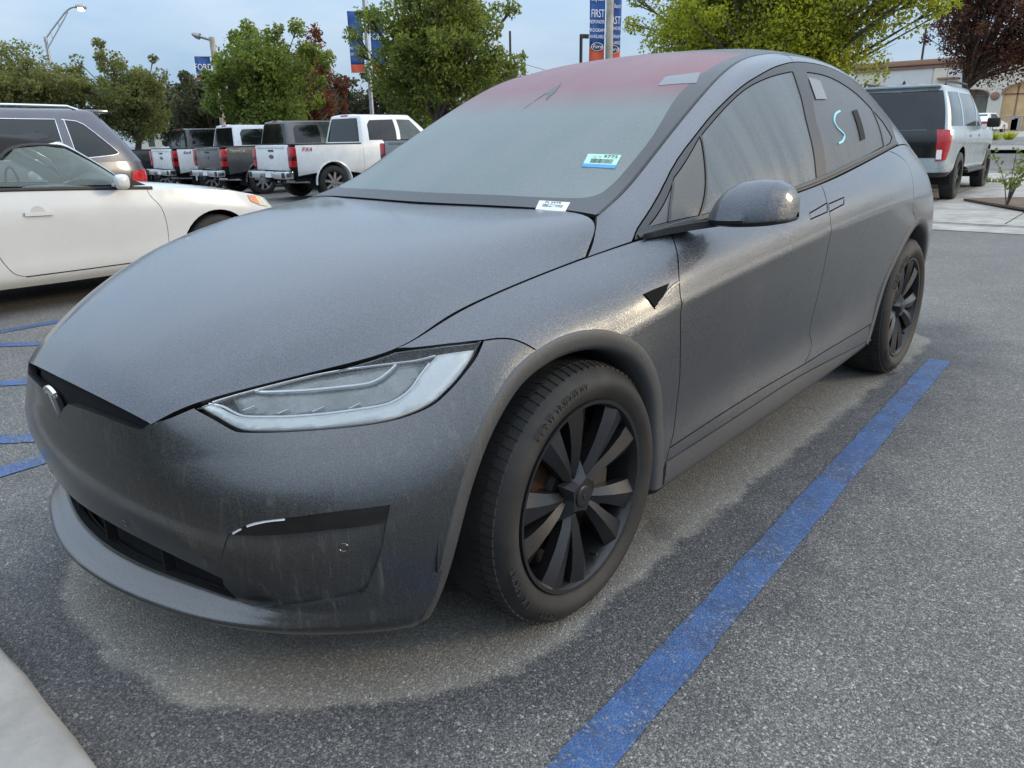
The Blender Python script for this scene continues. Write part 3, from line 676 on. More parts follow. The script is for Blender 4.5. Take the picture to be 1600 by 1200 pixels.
panel('rear_bumper', SK, np.concatenate([uvline(SK, np.linspace(st(18), UT-.01, 10), [60]*10), [(UT-.01, 40)], uvline(SK, np.linspace(UT-.01, arch_r[-1][0]+2, 20), [1]*20), [arch_r[-3]], [(arch_r[-1][0]+2, 40)], [(st(18), 40)]]), PAINT_LOW, CAR, mirror='join', step=3, gap=0.0)
panel('fender_camera', SK, vent, VENT, CAR, mirror='pair', lift=0.004, gap=0.0, thick=0.006)
vr = SK.px((1022,481),(1034,467),(1046,452),(1060,441)); ribbon(SK, spl(vr, 4), 0.010, 0.004, 'vent_fin', PAINT, CAR, True)
# bonnet
hu, hv = BN.NU-1.0, BN.NV-1.0
bon = np.concatenate([uvline(BN, [0.2]*10, np.linspace(0, hv, 10)), uvline(BN, np.linspace(0.2, hu, 40), [hv]*40)[1:], uvline(BN, [hu]*10, np.linspace(hv, 0, 10))[1:]])
class Sw:      # the bonnet net with u and v exchanged, so that its middle line is u = 0
    pass
def swapped(S):
    T = Surf.__new__(Surf); T.G = S.G.transpose(1, 0, 2).copy(); T.NU, T.NV, T.mu, T.mv = S.NV, S.NU, S.mv, S.mu; T.flip = not S.flip; T.finish(); return T
BNs, RFs = swapped(BN), swapped(RF)
sw = lambda P: np.asarray(P)[:, ::-1].copy()
panel('bonnet', BNs, sw(bon), PAINT, CAR, mirror='join', seam='c0', gap=0.0035, thick=0.02)
# windscreen: one pane, black border on top of its rim
su1 = 5.25*RF.mu; ru, rv = RF.NU-1.0, RF.NV-1.0
clear_edge = RFs.px((820,307),(870,309),(912,309),(936,303),(952,292),(972,272),(1020,212),(1060,148),(1108,108),(1138,92))
ce = spl(clear_edge, 4); ce_in = np.concatenate([[(0, ce[0][1])], ce, [(ce[-1][0], su1)], [(0, su1)]])
panel('windscreen', RFs, ce_in, None, CAR, mirror='join', seam='c0', gap=0.0, lift=0.0).data.materials[0] = WS if 'WS' in globals() else WSCREEN
border = np.concatenate([[(0, 0.8)], uvline(RF, np.linspace(2, rv-0.6, 12), [0.8]*12), uvline(RF, [rv-0.6]*20, np.linspace(2, su1, 20)), [(ce[-1][0], su1)], ce[::-1], [(0, ce[0][1])]])
panel('windscreen_border', RFs, border, WBORDER, CAR, mirror='join', seam='c0', gap=0.0, lift=0.0)
roof = np.concatenate([[(0, su1)], uvline(RF, np.linspace(2, rv-0.6, 10), [su1]*10), uvline(RF, [rv-.6]*30, np.linspace(su1+2, ru-.5, 30)), [(0, ru-.5)]])
panel('roof_panel', RFs, roof, WBORDER, CAR, mirror='join', seam='c0', gap=0.001, step=3)
cam_h = RFs.px((788,162),(820,146),(848,134),(876,131),(868,144),(853,157),(854,146),(828,147),(806,158))
panel('camera_housing', RFs, cam_h, WBORDER, CAR, gap=0.0, lift=0.0012, thick=0.001, step=1.0)
# pillar and side windows
gt, gu = GH.NV-1.0, GH.NU-1.0
L1 = spl(GH.px((990,377),(1003,346),(1047,268),(1096,199),(1145,147),(1187,117),(1215,103),(1240,97),(1264,98),(1300,107),(1345,135),(1375,166),(1394,200),(1402,226)), 4)
kB = int(np.argmin(((L1-GH.px((1243,97))[0])**2).sum(1)))
L1[0, 1] = 0
pil = np.concatenate([[(0.3, 0)], uvline(GH, np.linspace(2, L1[0][0], 8), [0]*8), L1[1:kB+1], [(GH.px((1238,88))[0][0], gt-.4)], uvline(GH, np.linspace(GH.px((1238,88))[0][0]-3, 0.3, 40), [gt-.4]*40)])
panel('windscreen_pillar', GH, pil, PAINT, CAR, mirror='pair')
rr = np.concatenate([L1[kB:], [(L1[-1][0]+2, 0)], uvline(GH, np.linspace(L1[-1][0]+5, gu-.5, 8), [0]*8), [(gu-.5, gt-.4)], uvline(GH, np.linspace(gu-2, GH.px((1238,88))[0][0], 30), [gt-.4]*30)])
panel('roof_rail', GH, rr, PAINT, CAR, mirror='pair')
w_q = GH.px((1013,354),(1092,336),(1094,213),(1054,277))
w_f = np.concatenate([GH.px((1097,335)), GH.px((1097,211)), spl(GH.px((1100,207),(1150,152),(1190,126),(1215,117),(1239,112)), 3), spl(GH.px((1252,152),(1264,205),(1276,279)), 3), GH.px((1240,293),(1165,317))])
w_r = np.concatenate([spl(GH.px((1261,113),(1300,122),(1338,146),(1362,170)), 3), GH.px((1381,228),(1338,252),(1292,272),(1276,190))])
w_s = GH.px((1365,173),(1380,191),(1394,214),(1391,223),(1383.5,228))
sur = np.concatenate([L1[1:], uvline(GH, np.linspace(L1[-1][0]+1, L1[0][0]+1, 40), [0.3]*40)])
panel('window_surround', GH, sur, TRIM, CAR, holes=[w_q, w_f, w_r, w_s], mirror='pair', gap=0.003)
for nm, w, mt in (('quarter_window', w_q, QGLASS), ('front_door_window', w_f, SIDEGLASS), ('rear_door_window', w_r, REARGLASS), ('rear_quarter_window', w_s, REARGLASS)):
    panel(nm, GH, w, mt, CAR, mirror='pair', lift=-0.003, gap=0.0008)
ribbon(GH, spl(GH.px((1045,347),(1048,320),(1052,285)), 4), 0.008, 0.002, 'window_divider', TRIM, CAR, True)
bl = uvline(GH, np.linspace(L1[0][0]+2, L1[-1][0], 50), [2.2]*50)
ribbon(GH, bl, 0.016, 0.006, 'waist_trim', TRIM, CAR, True)
wsl = uvline(RF, [rv-0.3]*50, np.linspace(1, su1+40, 50))
ribbon(RFs, wsl, 0.009, 0.0012, 'pillar_seal', BLACK, CAR, True)
# window writing and paper
mk = spl(GH.px((1313,173),(1306,178),(1304,188),(1308,198),(1316,206),(1320,212),(1317,220),(1311,224)), 5)
ribbon(GH, mk, 0.009, 0.0008, 'marker_stroke', MARKER, CAR)
panel('clear_patch', GH, GH.px((1332,173),(1339,171),(1352,217),(1345,220)), DARK, CAR, lift=0.0012, gap=0.0, thick=0.001, step=1.0)
panel('window_label', GH, GH.px((1263,121),(1281,126),(1292,155),(1275,155)), FILM, CAR, lift=0.0012, gap=0.0, thick=0.001, step=1.0)
panel('window_label', RFs, RFs.px((1028,134),(1040,120),(1094,113),(1088,130)), FILM, CAR, lift=0.0012, gap=0.0, thick=0.001, step=1.0)
def sticker(corners, name, paper, lines, band=None):
    uv = RFs.px(*corners); P = RFs.pos(uv); n = RFs.nor(uv.mean(0)[None])[0]; P = P+n*0.002
    mb = MB(); mb.add(list(P)+[p-n*.0012 for p in P], [(0,1,2,3),(7,6,5,4),(0,4,5,1),(1,5,6,2),(2,6,7,3),(3,7,4,0)]); o = mb.build(name, paper, CAR, smooth=False)
    def Q(a, b, h=0.0008): return (P[0]*(1-a)+P[1]*a)*(1-b)+(P[3]*(1-a)+P[2]*a)*b+n*h
    rgt = P[1]-P[0]; dn = P[3]-P[0]; up = -dn/np.linalg.norm(dn); H = np.linalg.norm(dn)
    for body, a, b, sz in lines:
        text('printed_text', body, sz*H, INK, o, 0.0002, tuple(Q(a, b)), tuple(rgt), tuple(up))
    rnd = random.Random(5); mb = MB(); a = 0.18
    while a < 0.84:
        w = rnd.choice((0.008, 0.014, 0.022)); mb.add([Q(a,.36), Q(a+w,.36), Q(a+w,.68), Q(a,.68)], [(0,1,2,3)]); a += w+rnd.choice((0.010, 0.016))
    mb.build('barcode', INK, o, smooth=False)
    if band:
        MB().add([Q(0,.76,.0007), Q(1,.76,.0007), Q(1,1,.0007), Q(0,1,.0007)], [(0,1,2,3)]).build('blue_band', band, o, smooth=False)
    return o
sticker(((919,241),(971,243),(960,264),(909,261)), 'inventory_sticker', MINT, [('·:.·- 9775', .55, .18, .30)], SBLUE)
sticker(((843,314),(891,317),(882,336),(834,333)), 'lot_sticker', PAPER, [('PL3979', .48, .20, .34), ('·: ··· ·:·· ··  · ··', .5, .80, .16)])
# dark shell behind the gaps, with the wheel openings left free
def shell(S, name, off, keep=None, step=4, parent=CAR):
    js, is_ = np.arange(0, S.NV, step), np.arange(0, S.NU, step); js = np.append(js, S.NV-1) if js[-1] != S.NV-1 else js; is_ = np.append(is_, S.NU-1) if is_[-1] != S.NU-1 else is_
    G = (S.G-S.N*off)[np.ix_(js, is_)]; V = G.reshape(-1, 3); F = []; nu = len(is_)
    for j in range(len(js)-1):
        for i in range(nu-1):
            q = (j*nu+i, j*nu+i+1, (j+1)*nu+i+1, (j+1)*nu+i)
            if keep is None or keep(V[list(q)]): F.append(q)
    n = len(V); V2 = np.concatenate([V, V*np.array(MX)]); return mesh(name, V2, F+[tuple(i+n for i in q[::-1]) for q in F], DARK, parent)
def keep_sk(P):
    c = P.mean(0)
    if c[1] < -.6 and c[0] < .62 and .28 < c[2] < .45: return False
    return min(math.hypot(c[1]+.06, c[2]-.37), math.hypot(c[1]-2.94, c[2]-.37)) > 0.50 and not (c[2] < .38 and (abs(c[1]) < .52 or abs(c[1]-2.93) < .52) and c[0] > .6)
shell(SK, 'inner_shell', 0.035, keep_sk); shell(BN, 'inner_shell', 0.03); shell(RF, 'inner_shell', 0.02); shell(GH, 'inner_shell', 0.02)
MB().box((-.58, -.62, .20), (.58, 3.75, .23)).build('underbody', DARK, CAR)
# wheel arch cladding: a rounded lip that follows each opening, and the liner inside
def arch_trim(yz, side, mirror=True):
    P = spl(np.array(yz), 6); n = len(P); xs = SK.pos(SK.side(*P))[:, 0]; xs = gauss(xs[:, None], 4, 0)[:, 0]
    t = np.gradient(P, axis=0); t /= np.linalg.norm(t, axis=1, keepdims=True); nn = np.stack([t[:, 1], -t[:, 0]], 1)   # towards the wheel
    prof = [(-.012, -.010), (-.008, .003), (.002, .0055), (.026, .0045), (.034, .000), (.044, -.012), (.048, -.10), (.048, -.34)]
    V, F = [], []; k = len(prof)
    for p, q, x in zip(P, nn, xs):
        for a, b in prof: V.append((x+b, p[0]+q[0]*a, p[1]+q[1]*a))
    for i in range(n-1):
        for j in range(k-1): F.append((i*k+j, (i+1)*k+j, (i+1)*k+j+1, i*k+j+1))
    for sg in ((1, -1) if mirror else (1,)):
        mb = MB(); mb.add([(x*sg, y, z) for x, y, z in V], F); o = mb.build('wheel_arch_trim', ARCH, CAR, sharp=50)
    return
AF = [(-.512,.20),(-.505,.35),(-.485,.46),(-.44,.58),(-.365,.69),(-.26,.775),(-.14,.815),(-.02,.825),(.10,.805),(.21,.75),(.29,.67),(.345,.575),(.37,.47),(.38,.38),(.38,.26)]
AR = [(2.36,.30),(2.40,.36),(2.50,.56),(2.59,.67),(2.70,.76),(2.83,.83),(2.965,.86),(3.10,.845),(3.23,.79),(3.33,.70),(3.40,.58),(3.42,.45),(3.42,.32)]
arch_trim(AF, 1); arch_trim(AR, 1)
for cy, r in ((-.06, .46), (2.93, .50)):
    for sg in (1, -1):
        mb = MB(); mb.lathe([(.55*sg, 0.02), (.55*sg, r), (.91*sg, r)], 40, 'x', (0, cy, .37), 0, 0, math.pi)
        mb.build('arch_liner', BLACK, CAR)
# ---- headlamps
def headlamp():
    o1, o2 = panel('headlamp', SK, HL, LENS, CAR, mirror='pair', lift=0.0015, gap=0.006, thick=0.004)
    for sg, o in ((1, o1), (-1, o2)):
        def sub(name, poly, mat, lift, **kw):
            V, F, Fe, N = cut(SK, poly, (), gap=0.0, lift=lift, step=1.5, **kw)
            V = V*np.array((sg, 1, 1)); fs = [f if sg > 0 else f[::-1] for f in list(F)+list(Fe)]
            return mesh(name, V, fs, mat, o)
        sub('housing', HL, BLACK, -0.030, thick=0.0)
        # pale surround along the lower and outer rim
        outer = [(311,632),(340,650),(366,665),(388,669.5),(444,669),(530,663),(587,656),(630,646),(672,628),(699,605),(721,580),(738,552),(742,543),(682,551)]
        inner = [(668,567),(655,585),(638,610),(620,624),(600,631),(570,637),(500,646),(440,650),(385,650.5),(362,645),(340,634),(320,622)]
        op = np.concatenate([spl(SK.px(*outer[:-1]), 3), SK.px(outer[-1]), spl(SK.px(*inner), 3)])
        sub('lamp_surround', op, SILVER, -0.012, thick=0.018)
        def line(name, pts, w, mat, lift):
            L = spl(SK.px(*pts), 4); P3, N3 = SK.pos(L), SK.nor(L); t = np.gradient(P3, axis=0); t /= np.linalg.norm(t, axis=1, keepdims=True); s_ = np.cross(N3, t)
            V, F = [], []
            for p, n, q in zip(P3, N3, s_):
                for a, b in ((-.5, -.004), (-.3, .001), (.3, .001), (.5, -.004)): V.append((p+q*a*w+n*(lift+b))*np.array((sg, 1, 1)))
            for i in range(len(L)-1):
                for k in range(3): F.append((i*4+k, (i+1)*4+k, (i+1)*4+k+1, i*4+k+1))
            mb = MB(); mb.add(V, F); mb.build(name, mat, o)
        line('light_guide', [(396,607),(410,609),(440,608),(480,606),(530,601),(570,596),(590,589),(605,578),(618,565)], 0.007, WHITE_LIT, -0.010)
        line('light_guide', [(322,621),(345,632),(366,643),(386,648),(440,648),(500,644),(570,635),(602,629),(622,620),(640,606),(656,583),(670,564)], 0.006, WHITE_LIT, -0.010)
        line('light_guide', [(330,622),(355,612),(380,602),(420,593),(480,583),(540,574),(600,566),(650,560),(680,552)], 0.003, WHITE_LIT, -0.008)
        for a in ((376,638,396,631),(431,643,449,636),(486,640,504,632),(544,635,561,627)):
            line('lamp_marker', [(a[0],a[1]),((a[0]+a[2])/2,(a[1]+a[3])/2),(a[2],a[3])], 0.003, WHITE_LIT, -0.012)
        # projector trough
        tr = np.concatenate([spl(SK.px((355,612),(400,597),(470,585),(560,571),(640,561),(664,563)), 3), spl(SK.px((652,585),(632,610),(600,627),(520,640),(420,645),(372,641)), 3)])
        sub('projector_trough', tr, TROUGH, -0.022, thick=0.006)
TROUGH = M('smoked lamp trough', (0.22, 0.235, 0.23), 0.3, 0.2, var=0.25, vs=18, coat=0.4)
headlamp()
EMB = M('satin chrome', (0.70, 0.70, 0.71), 0.32, 0.75)
# ---- nose emblem: a T with a curved double bar
def t_shape(s=1.0):
    arc = [(math.sin(a)*0.62, math.cos(a)*0.62-0.62) for a in np.linspace(-.72, .72, 13)]
    top = [(x, y) for x, y in arc]; low = [(x*0.96, y-0.085) for x, y in arc][::-1]
    bar1 = top+low
    t2 = [(x*0.93, y-0.125) for x, y in arc]
    stem = [(x, y) for x, y in t2]+[(.36, -.34), (.22, -.26), (.12, -.25), (0, -1.05), (-.12, -.25), (-.22, -.26), (-.36, -.34)]
    return [(x*s, y*s) for x, y in bar1], [(x*s, y*s) for x, y in stem]
def emblem(name, mat, parent, size, org, right, up, depth):
    r, u = Vector(right).normalized(), Vector(up).normalized(); n = r.cross(u); mb = MB()
    for poly in t_shape(size):
        k = len(poly); P = [Vector(org)+r*a+u*b for a, b in poly]
        tri = delaunay_2d_cdt([Vector(q) for q in poly], [(i, (i+1) % k) for i in range(k)], [], 1, 1e-6)
        idx = {}
        vs = [Vector(org)+r*q.x+u*q.y+n*depth for q in tri[0]]
        mb.add(vs, tri[2]); mb.add(P+[p+n*depth for p in P], [(i, (i+1) % k, k+(i+1) % k, k+i) for i in range(k)])
    return mb.build(name, mat, parent, smooth=False)
emblem('emblem', EMB, CAR, 0.080, (0, -.944, .742), (1, 0, 0), (0, -.15, 1), 0.008)
# ---- wheels
def wheel(c, rt, wt, name='wheel', rot=0.0, steer=0.0):
    W = empty(name, c, 0); W.parent = CAR; W.rotation_euler = (rot, 0, steer)
    hw = wt/2; rr = 0.272
    prof = [(hw-.030, rr-.012), (hw-.022, rr+.001), (hw-.012, rr+.012), (hw-.002, rr+.030), (hw+.001, rr+.046), (hw-.006, rr+.062), (hw-.016, rt-.024), (hw-.030, rt-.011), (hw-.052, rt-.003), (0, rt+.003),
            (-hw+.042, rt), (-hw+.016, rt-.016), (-hw, rr+.05), (-hw+.03, rr-.012)]
    T = MB().lathe(prof, 96, 'x').build('tyre', RUBBER, W, sharp=60)
    tb = MB()                                                     # tread blocks
    n = 84
    for k in range(n):
        a0 = 2*math.pi*k/n; da = 2*math.pi/n*0.74
        for (xa, xb, tw) in ((hw-.062, hw-.030, .25), (hw-.10, hw-.069, -.2), (-hw+.064, -hw+.10, .2), (-hw+.018, -hw+.056, -.25), (-.02, .02, .3)):
            V = []
            for x, off in ((xa, 0), (xb, tw*da)):
                sh = -0.010 if abs(x) > hw-.035 else -.002
                for a in (a0+off, a0+off+da):
                    for r in (rt-.012+sh, rt+.0035+sh): V.append((x, r*math.cos(a), r*math.sin(a)))
            tb.add(V, [(0,2,3,1),(4,5,7,6),(0,1,5,4),(2,6,7,3),(1,3,7,5)])
    tb.build('tread', RUBBER, W, smooth=False)
    rim = MB().lathe([(hw-.026, rr-.004), (hw-.020, rr+.002), (hw-.012, rr), (hw-.014, rr-.010), (hw-.024, rr-.016), (hw-.05, rr-.022), (hw-.12, rr-.035), (-hw+.03, rr-.03), (-hw+.02, rr)], 80, 'x').build('rim', RIM, W, sharp=40)
    f = hw-.020
    # five pairs of bladed spokes
    for k in range(5):
        for sgn in (1, -1):
            th = 0.66+2*math.pi*k/5+sgn*0.225; mb = MB()
            a0_ = th-sgn*0.19; R0 = np.array((.050*math.cos(a0_), .050*math.sin(a0_))); R1 = np.array((.260*math.cos(th), .260*math.sin(th))); dl = (R1-R0)/np.linalg.norm(R1-R0)
            def pt(r, lat, x):
                q = R0+(R1-R0)*(r-.050)/.210; return (x, q[0]-lat*dl[1], q[1]+lat*dl[0])
            ST = [(.055, .018, .012, f-.030), (.10, .025, .015, f-.016), (.16, .035, .021, f-.007), (.215, .046, .029, f-.003), (.260, .055, .040, f-.004)]
            V, F = [], []
            for r, wo, wi, x in ST:
                V += [pt(r, sgn*wo, x-.012), pt(r, sgn*wo*.30, x+.006), pt(r, -sgn*wi, x-.004), pt(r, -sgn*wi*.9, x-.040), pt(r, sgn*wo*.9, x-.045)]
            for i in range(len(ST)-1):
                for j in range(5): F.append((i*5+j, i*5+(j+1) % 5, (i+1)*5+(j+1) % 5, (i+1)*5+j))
            F += [(0,1,2,3,4), tuple(len(V)-5+q for q in (4,3,2,1,0))]
            mb.add(V, F).build('spoke', RIM, rim, sharp=18)
    hub = MB()                                                    # star-shaped hub cover
    V = []; n = 10
    for k in range(n):
        a = 0.66+2*math.pi*k/n; r = 0.050 if k % 2 == 0 else 0.094
        V.append((f-.034, r*math.cos(a), r*math.sin(a)))
    for k in range(n):
        a = 0.66+2*math.pi*k/n; r = 0.040 if k % 2 == 0 else 0.052
        V.append((f-.004, r*math.cos(a), r*math.sin(a)))
    hub.add(V, [(k, (k+1) % n, n+(k+1) % n, n+k) for k in range(n)]+[tuple(range(n, 2*n))]).build('hub_cover', RIM, rim, sharp=15)
    MB().lathe([(f-.005, .0), (f-.001, .0), (f+.001, .026), (f+.000, .029), (f-.001, .031), (f-.006, .032)], 32, 'x').build('hub_cap', RIM, rim)
    emblem('hub_emblem', TRIM, rim, 0.022, (f+.0005, 0, .011), (0, 1, 0), (0, 0, 1), 0.0012)
    MB().lathe([(f-.075, .06), (f-.075, .175), (f-.095, .175), (f-.095, .06)], 48, 'x').build('brake_disc', RUST, W, sharp=30)
    MB().lathe([(f-.060, .0), (f-.058, .075), (f-.075, .08)], 32, 'x').build('disc_hat', STEEL, W, sharp=30)
    MB().lathe([(f-.055, .10), (f-.055, .19), (f-.11, .19), (f-.11, .10)], 14, 'x', (0, 0, 0), 0, R(-35), R(35)).build('brake_caliper', STEEL, W, sharp=30)
    MB().lathe([(f-.13, .02), (f-.13, .25)], 40, 'x').build('back_plate', DARK, W)
    MB().tube([(f-.03, .232*math.cos(5.05), .232*math.sin(5.05)), (f-.005, .228*math.cos(5.05), .228*math.sin(5.05))], [.007, .005], 8).build('valve_stem', BLACK, W)
    # raised sidewall lettering
    def arc_text(body, a_mid, r, size, flip=False):
        dm = 0.62*size/r; n_ = len(body)
        mbx = MB()
        for i, ch in enumerate(body):
            if ch == ' ': continue
            a = a_mid-(i-(n_-1)/2)*dm
            rad = (0, math.cos(a), math.sin(a)); tan = (0, math.sin(a), -math.cos(a))
            o = text('c', ch, size, LETTER, None, 0.0008, (hw+.0005, r*math.cos(a), r*math.sin(a)), tan, rad)
            mbx.add([q.co for q in o.data.vertices], [list(p.vertices) for p in o.data.polygons]); me = o.data; bpy.data.objects.remove(o); bpy.data.meshes.remove(me)
        mbx.build('sidewall_lettering', LETTER, T, smooth=False)
    lr = (rr+rt)/2+.004
    arc_text('LX SPORT', R(204), lr+.004, 0.032); arc_text('CROSS', R(236), lr+.004, 0.026); arc_text('CONTINENTAL', R(112), lr, 0.034)
    return W
wf = wheel((.834, 0, .368), .368, .255, 'wheel', 0.0)
wr = wheel((.852, 2.965, .3745), .3745, .270, 'wheel', 0.35)
for w, rx in ((wf, 0.9), (wr, 2.1)):
    c = copy_tree(w, CAR); c.location = (-w.location.x, w.location.y, w.location.z); c.rotation_euler = (rx, 0, math.pi)
# ---- door mirrors
def door_mirror(sg, loc=(0, 0, 0)):
    root = empty('door_mirror', loc); root.parent = CAR
    def shape(n1, n2, fn):
        V, F = [], []
        for i in range(n1+1):
            a = math.pi*i/n1
            for j in range(n2):
                b = 2*math.pi*j/n2; V.append(fn(a, b))
        for i in range(n1):
            for j in range(n2): F.append((i*n2+j, i*n2+(j+1) % n2, (i+1)*n2+(j+1) % n2, (i+1)*n2+j))
        return V, F
    sp = lambda w, e: math.copysign(abs(w)**e, w)
    hx = [-1, -.9, -.7, -.45, -.1, .3, .6, .85, .96, 1]; hz = [.06, .26, .56, .80, .97, 1.0, .95, .76, .52, .10]; hd = [.30, .55, .78, .92, 1.0, .98, .90, .72, .50, .12]
    def housing(a, b):
        x = -math.cos(a)
        zt = .112*np.interp(x, hx, hz); dp = .118*np.interp(x, hx, hd); cb, sb = sp(math.cos(b), .62), sp(math.sin(b), .62)
        z = sb*(zt if sb > 0 else .022*np.interp(x, hx, hd)); y = cb*(dp if cb < 0 else dp*.45)*(1-.28*max(0, sb))
        return (sg*(1.046+x*0.124), 0.690+y+0.020*x+0.035*x*x, 1.062+z+0.006*x)
    V, F = shape(44, 40, housing)
    top = [f for f in F if np.mean([V[i][2] for i in f]) > 1.060]; low = [f for f in F if np.mean([V[i][2] for i in f]) <= 1.064]
    MB().add(V, top).build('mirror_cap', PAINT, root, sharp=60)
    Vl = [(1.052*sg+(x-1.052*sg)*.985, .70+(y-.70)*.985, z-.002) for x, y, z in V]
    MB().add(Vl, low).build('mirror_base', BLACK, root, sharp=60)
    MB().prism([(.965*sg, 1.052), (1.135*sg, 1.058), (1.14*sg, 1.12), (.99*sg, 1.145)], .757, .762, 'xz').build('mirror_glass', CHROME, root, smooth=False)
    arm = [(.845*sg, .46, 1.020), (.875*sg, .545, 1.030), (.925*sg, .63, 1.040), (.985*sg, .69, 1.050), (1.05*sg, .70, 1.056)]
    mb = MB(); V, F = [], []; hts = [.009, .011, .012, .012, .010]; dps = [.05, .05, .045, .05, .06]
    for (x, y, z), h, d in zip(arm, hts, dps): V += [(x, y-d, z-h), (x, y-d*.9, z+h*.8), (x, y+d*.8, z+h), (x, y+d, z-h)]
    for i in range(len(arm)-1):
        for j in range(4): F.append((i*4+j, i*4+(j+1) % 4, (i+1)*4+(j+1) % 4, (i+1)*4+j))
    F += [(0,1,2,3), tuple(len(V)-4+q for q in (3,2,1,0))]
    mb.add(V, F).build('mirror_arm', BLACK, root, sharp=40)
door_mirror(1)
door_mirror(-1, (.05, .16, -.055))
# ------------------------------------------------------------------ ground, paint, kerbs
def asphalt(name, dark=1.0, footprint=True, fine=1.0):
    t = NT(name); p = t.pos(obj=False)
    vc = t.n('ShaderNodeTexVoronoi'); vc.inputs['Scale'].default_value = 175.0*fine; t.l(p, vc.inputs['Vector'])
    rnd = t.xyz(vc.outputs['Color'])[0]; dist = vc.outputs['Distance']
    v2 = t.n('ShaderNodeTexVoronoi'); v2.inputs['Scale'].default_value = 310.0*fine; t.l(p, v2.inputs['Vector']); r2 = t.xyz(v2.outputs['Color'])[1]
    stone = t.ramp(rnd, (0.0, (0.030, 0.031, 0.033)), (0.45, (0.075, 0.075, 0.076)), (0.80, (0.135, 0.133, 0.128)), (0.93, (0.21, 0.205, 0.195)), (1.0, (0.40, 0.39, 0.365)))
    grit = t.ramp(r2, (0.0, (0.028, 0.029, 0.031)), (0.7, (0.095, 0.095, 0.095)), (1.0, (0.30, 0.29, 0.275)))
    c = t.mix(t.ramp(t.noise(p, 60.0, 3.0), (0.4, 0.25), (0.6, 0.75)), stone, grit)
    big = t.noise(p, 0.55, 5.0, 0.6); mid = t.noise(p, 3.4, 5.0, 0.62)
    wet = t.ramp(t.math('ADD', t.math('MULTIPLY', big, 0.65), t.math('MULTIPLY', mid, 0.35)), (0.40, 0.92*dark), (0.62, 1.22*dark))
    c = t.mix(1.0, t.mix(1.0, c, wet, 'MULTIPLY'), (1.34, 1.29, 1.21), 'MULTIPLY')
    scuff = t.ramp(t.noise(p, 2.1, 4.0, 0.55, 0.3), (0.66, 0.0), (0.74, 1.0)); c = t.mix(t.math('MULTIPLY', scuff, 0.20), c, (0.26, 0.24, 0.21))
    rough = 0.80
    if footprint:
        # the ground stayed dry under the parked car; round it the night's dew has darkened the stone
        x, y, z = t.xyz(p)
        w1 = t.noise(p, 5.0, 4.0, 0.6)
        tap = t.math('MULTIPLY', t.math('MAXIMUM', t.math('MULTIPLY_ADD', y, -1.0, -0.30), 0.0), 0.62)     # narrower towards the nose
        qx = t.math('SUBTRACT', t.math('ABSOLUTE', x), t.math('SUBTRACT', 0.60, tap)); qy = t.math('SUBTRACT', t.math('ABSOLUTE', t.math('SUBTRACT', y, 1.55)), 2.14)
        mx_, my_ = t.math('MAXIMUM', qx, 0.0), t.math('MAXIMUM', qy, 0.0)
        d = t.math('SQRT', t.math('ADD', t.math('MULTIPLY', mx_, mx_), t.math('MULTIPLY', my_, my_)))
        d = t.math('ADD', d, t.math('MULTIPLY_ADD', w1, 0.16, -0.08))
        dry = t.ramp(d, (0.345, 1.0), (0.395, 0.0), interp='EASE')
        near = t.ramp(t.math('ADD', d, t.math('MULTIPLY_ADD', mid, 0.8, -0.4)), (0.42, 1.0), (1.0, 0.0), interp='EASE')
        c = t.mix(near, c, t.mix(1.0, c, (0.60, 0.62, 0.68), 'MULTIPLY'))
        dryc = t.mix(1.0, t.mix(0.35, c, (0.15, 0.145, 0.132)), (2.05, 1.98, 1.84), 'MULTIPLY')
        c = t.mix(dry, c, dryc)
        oil = t.math('MULTIPLY', t.ramp(t.noise(p, 2.6, 3.0, 0.5), (0.60, 0.0), (0.66, 1.0)), dry); c = t.mix(t.math('MULTIPLY', oil, 0.35), c, (0.03, 0.028, 0.025))
        rough = t.math('MULTIPLY_ADD', dry, 0.22, 0.66)
    t.set(Base_Color=c, Roughness=rough); t.b.inputs['Specular IOR Level'].default_value = 0.35
    t.bump(t.math('ADD', t.math('MULTIPLY', dist, -1.0), t.math('MULTIPLY', r2, 0.25)), 0.55, 0.005)
    return t.m
ASPH = asphalt('parking lot asphalt'); STREET = asphalt('street asphalt', 1.0, False, 0.5)
gx = 400
gxs = (-gx, -32.0, -7.0, gx)
tag(mesh('ground', [(x, y, lie(x)) for y in (-120, gx) for x in gxs], [(k, k+1, 5+k, 4+k) for k in range(3)], ASPH, smooth=False), kind='structure')
def line_paint():
    t = NT('worn blue line paint'); p = t.pos(obj=False)
    v = t.n('ShaderNodeTexVoronoi'); v.inputs['Scale'].default_value = 150.0; t.l(p, v.inputs['Vector']); rnd = t.xyz(v.outputs['Color'])[0]
    c = t.mix(t.ramp(t.noise(p, 9.0, 5.0, 0.6), (0.38, 0.0), (0.66, 1.0)), (0.028, 0.068, 0.175), (0.042, 0.112, 0.285))
    c = t.mix(t.ramp(rnd, (0.55, 0.0), (1.0, 0.42)), c, (0.15, 0.20, 0.30))
    wear = t.ramp(t.math('ADD', t.math('MULTIPLY', t.noise(p, 70.0, 3.0, 0.7), 0.55), t.math('MULTIPLY', t.noise(p, 4.0, 4.0, 0.6), 0.45)), (0.47, 0.0), (0.60, 1.0))
    st = t.ramp(rnd, (0.0, (0.03, 0.031, 0.034)), (0.8, (0.10, 0.10, 0.10)), (1.0, (0.36, 0.35, 0.33)))
    c = t.mix(t.math('MULTIPLY', wear, 0.62), c, st)
    t.set(Base_Color=c, Roughness=0.62); t.bump(t.math('MULTIPLY', v.outputs['Distance'], -1.0), 0.5, 0.004); return t.m
BLUE = line_paint()
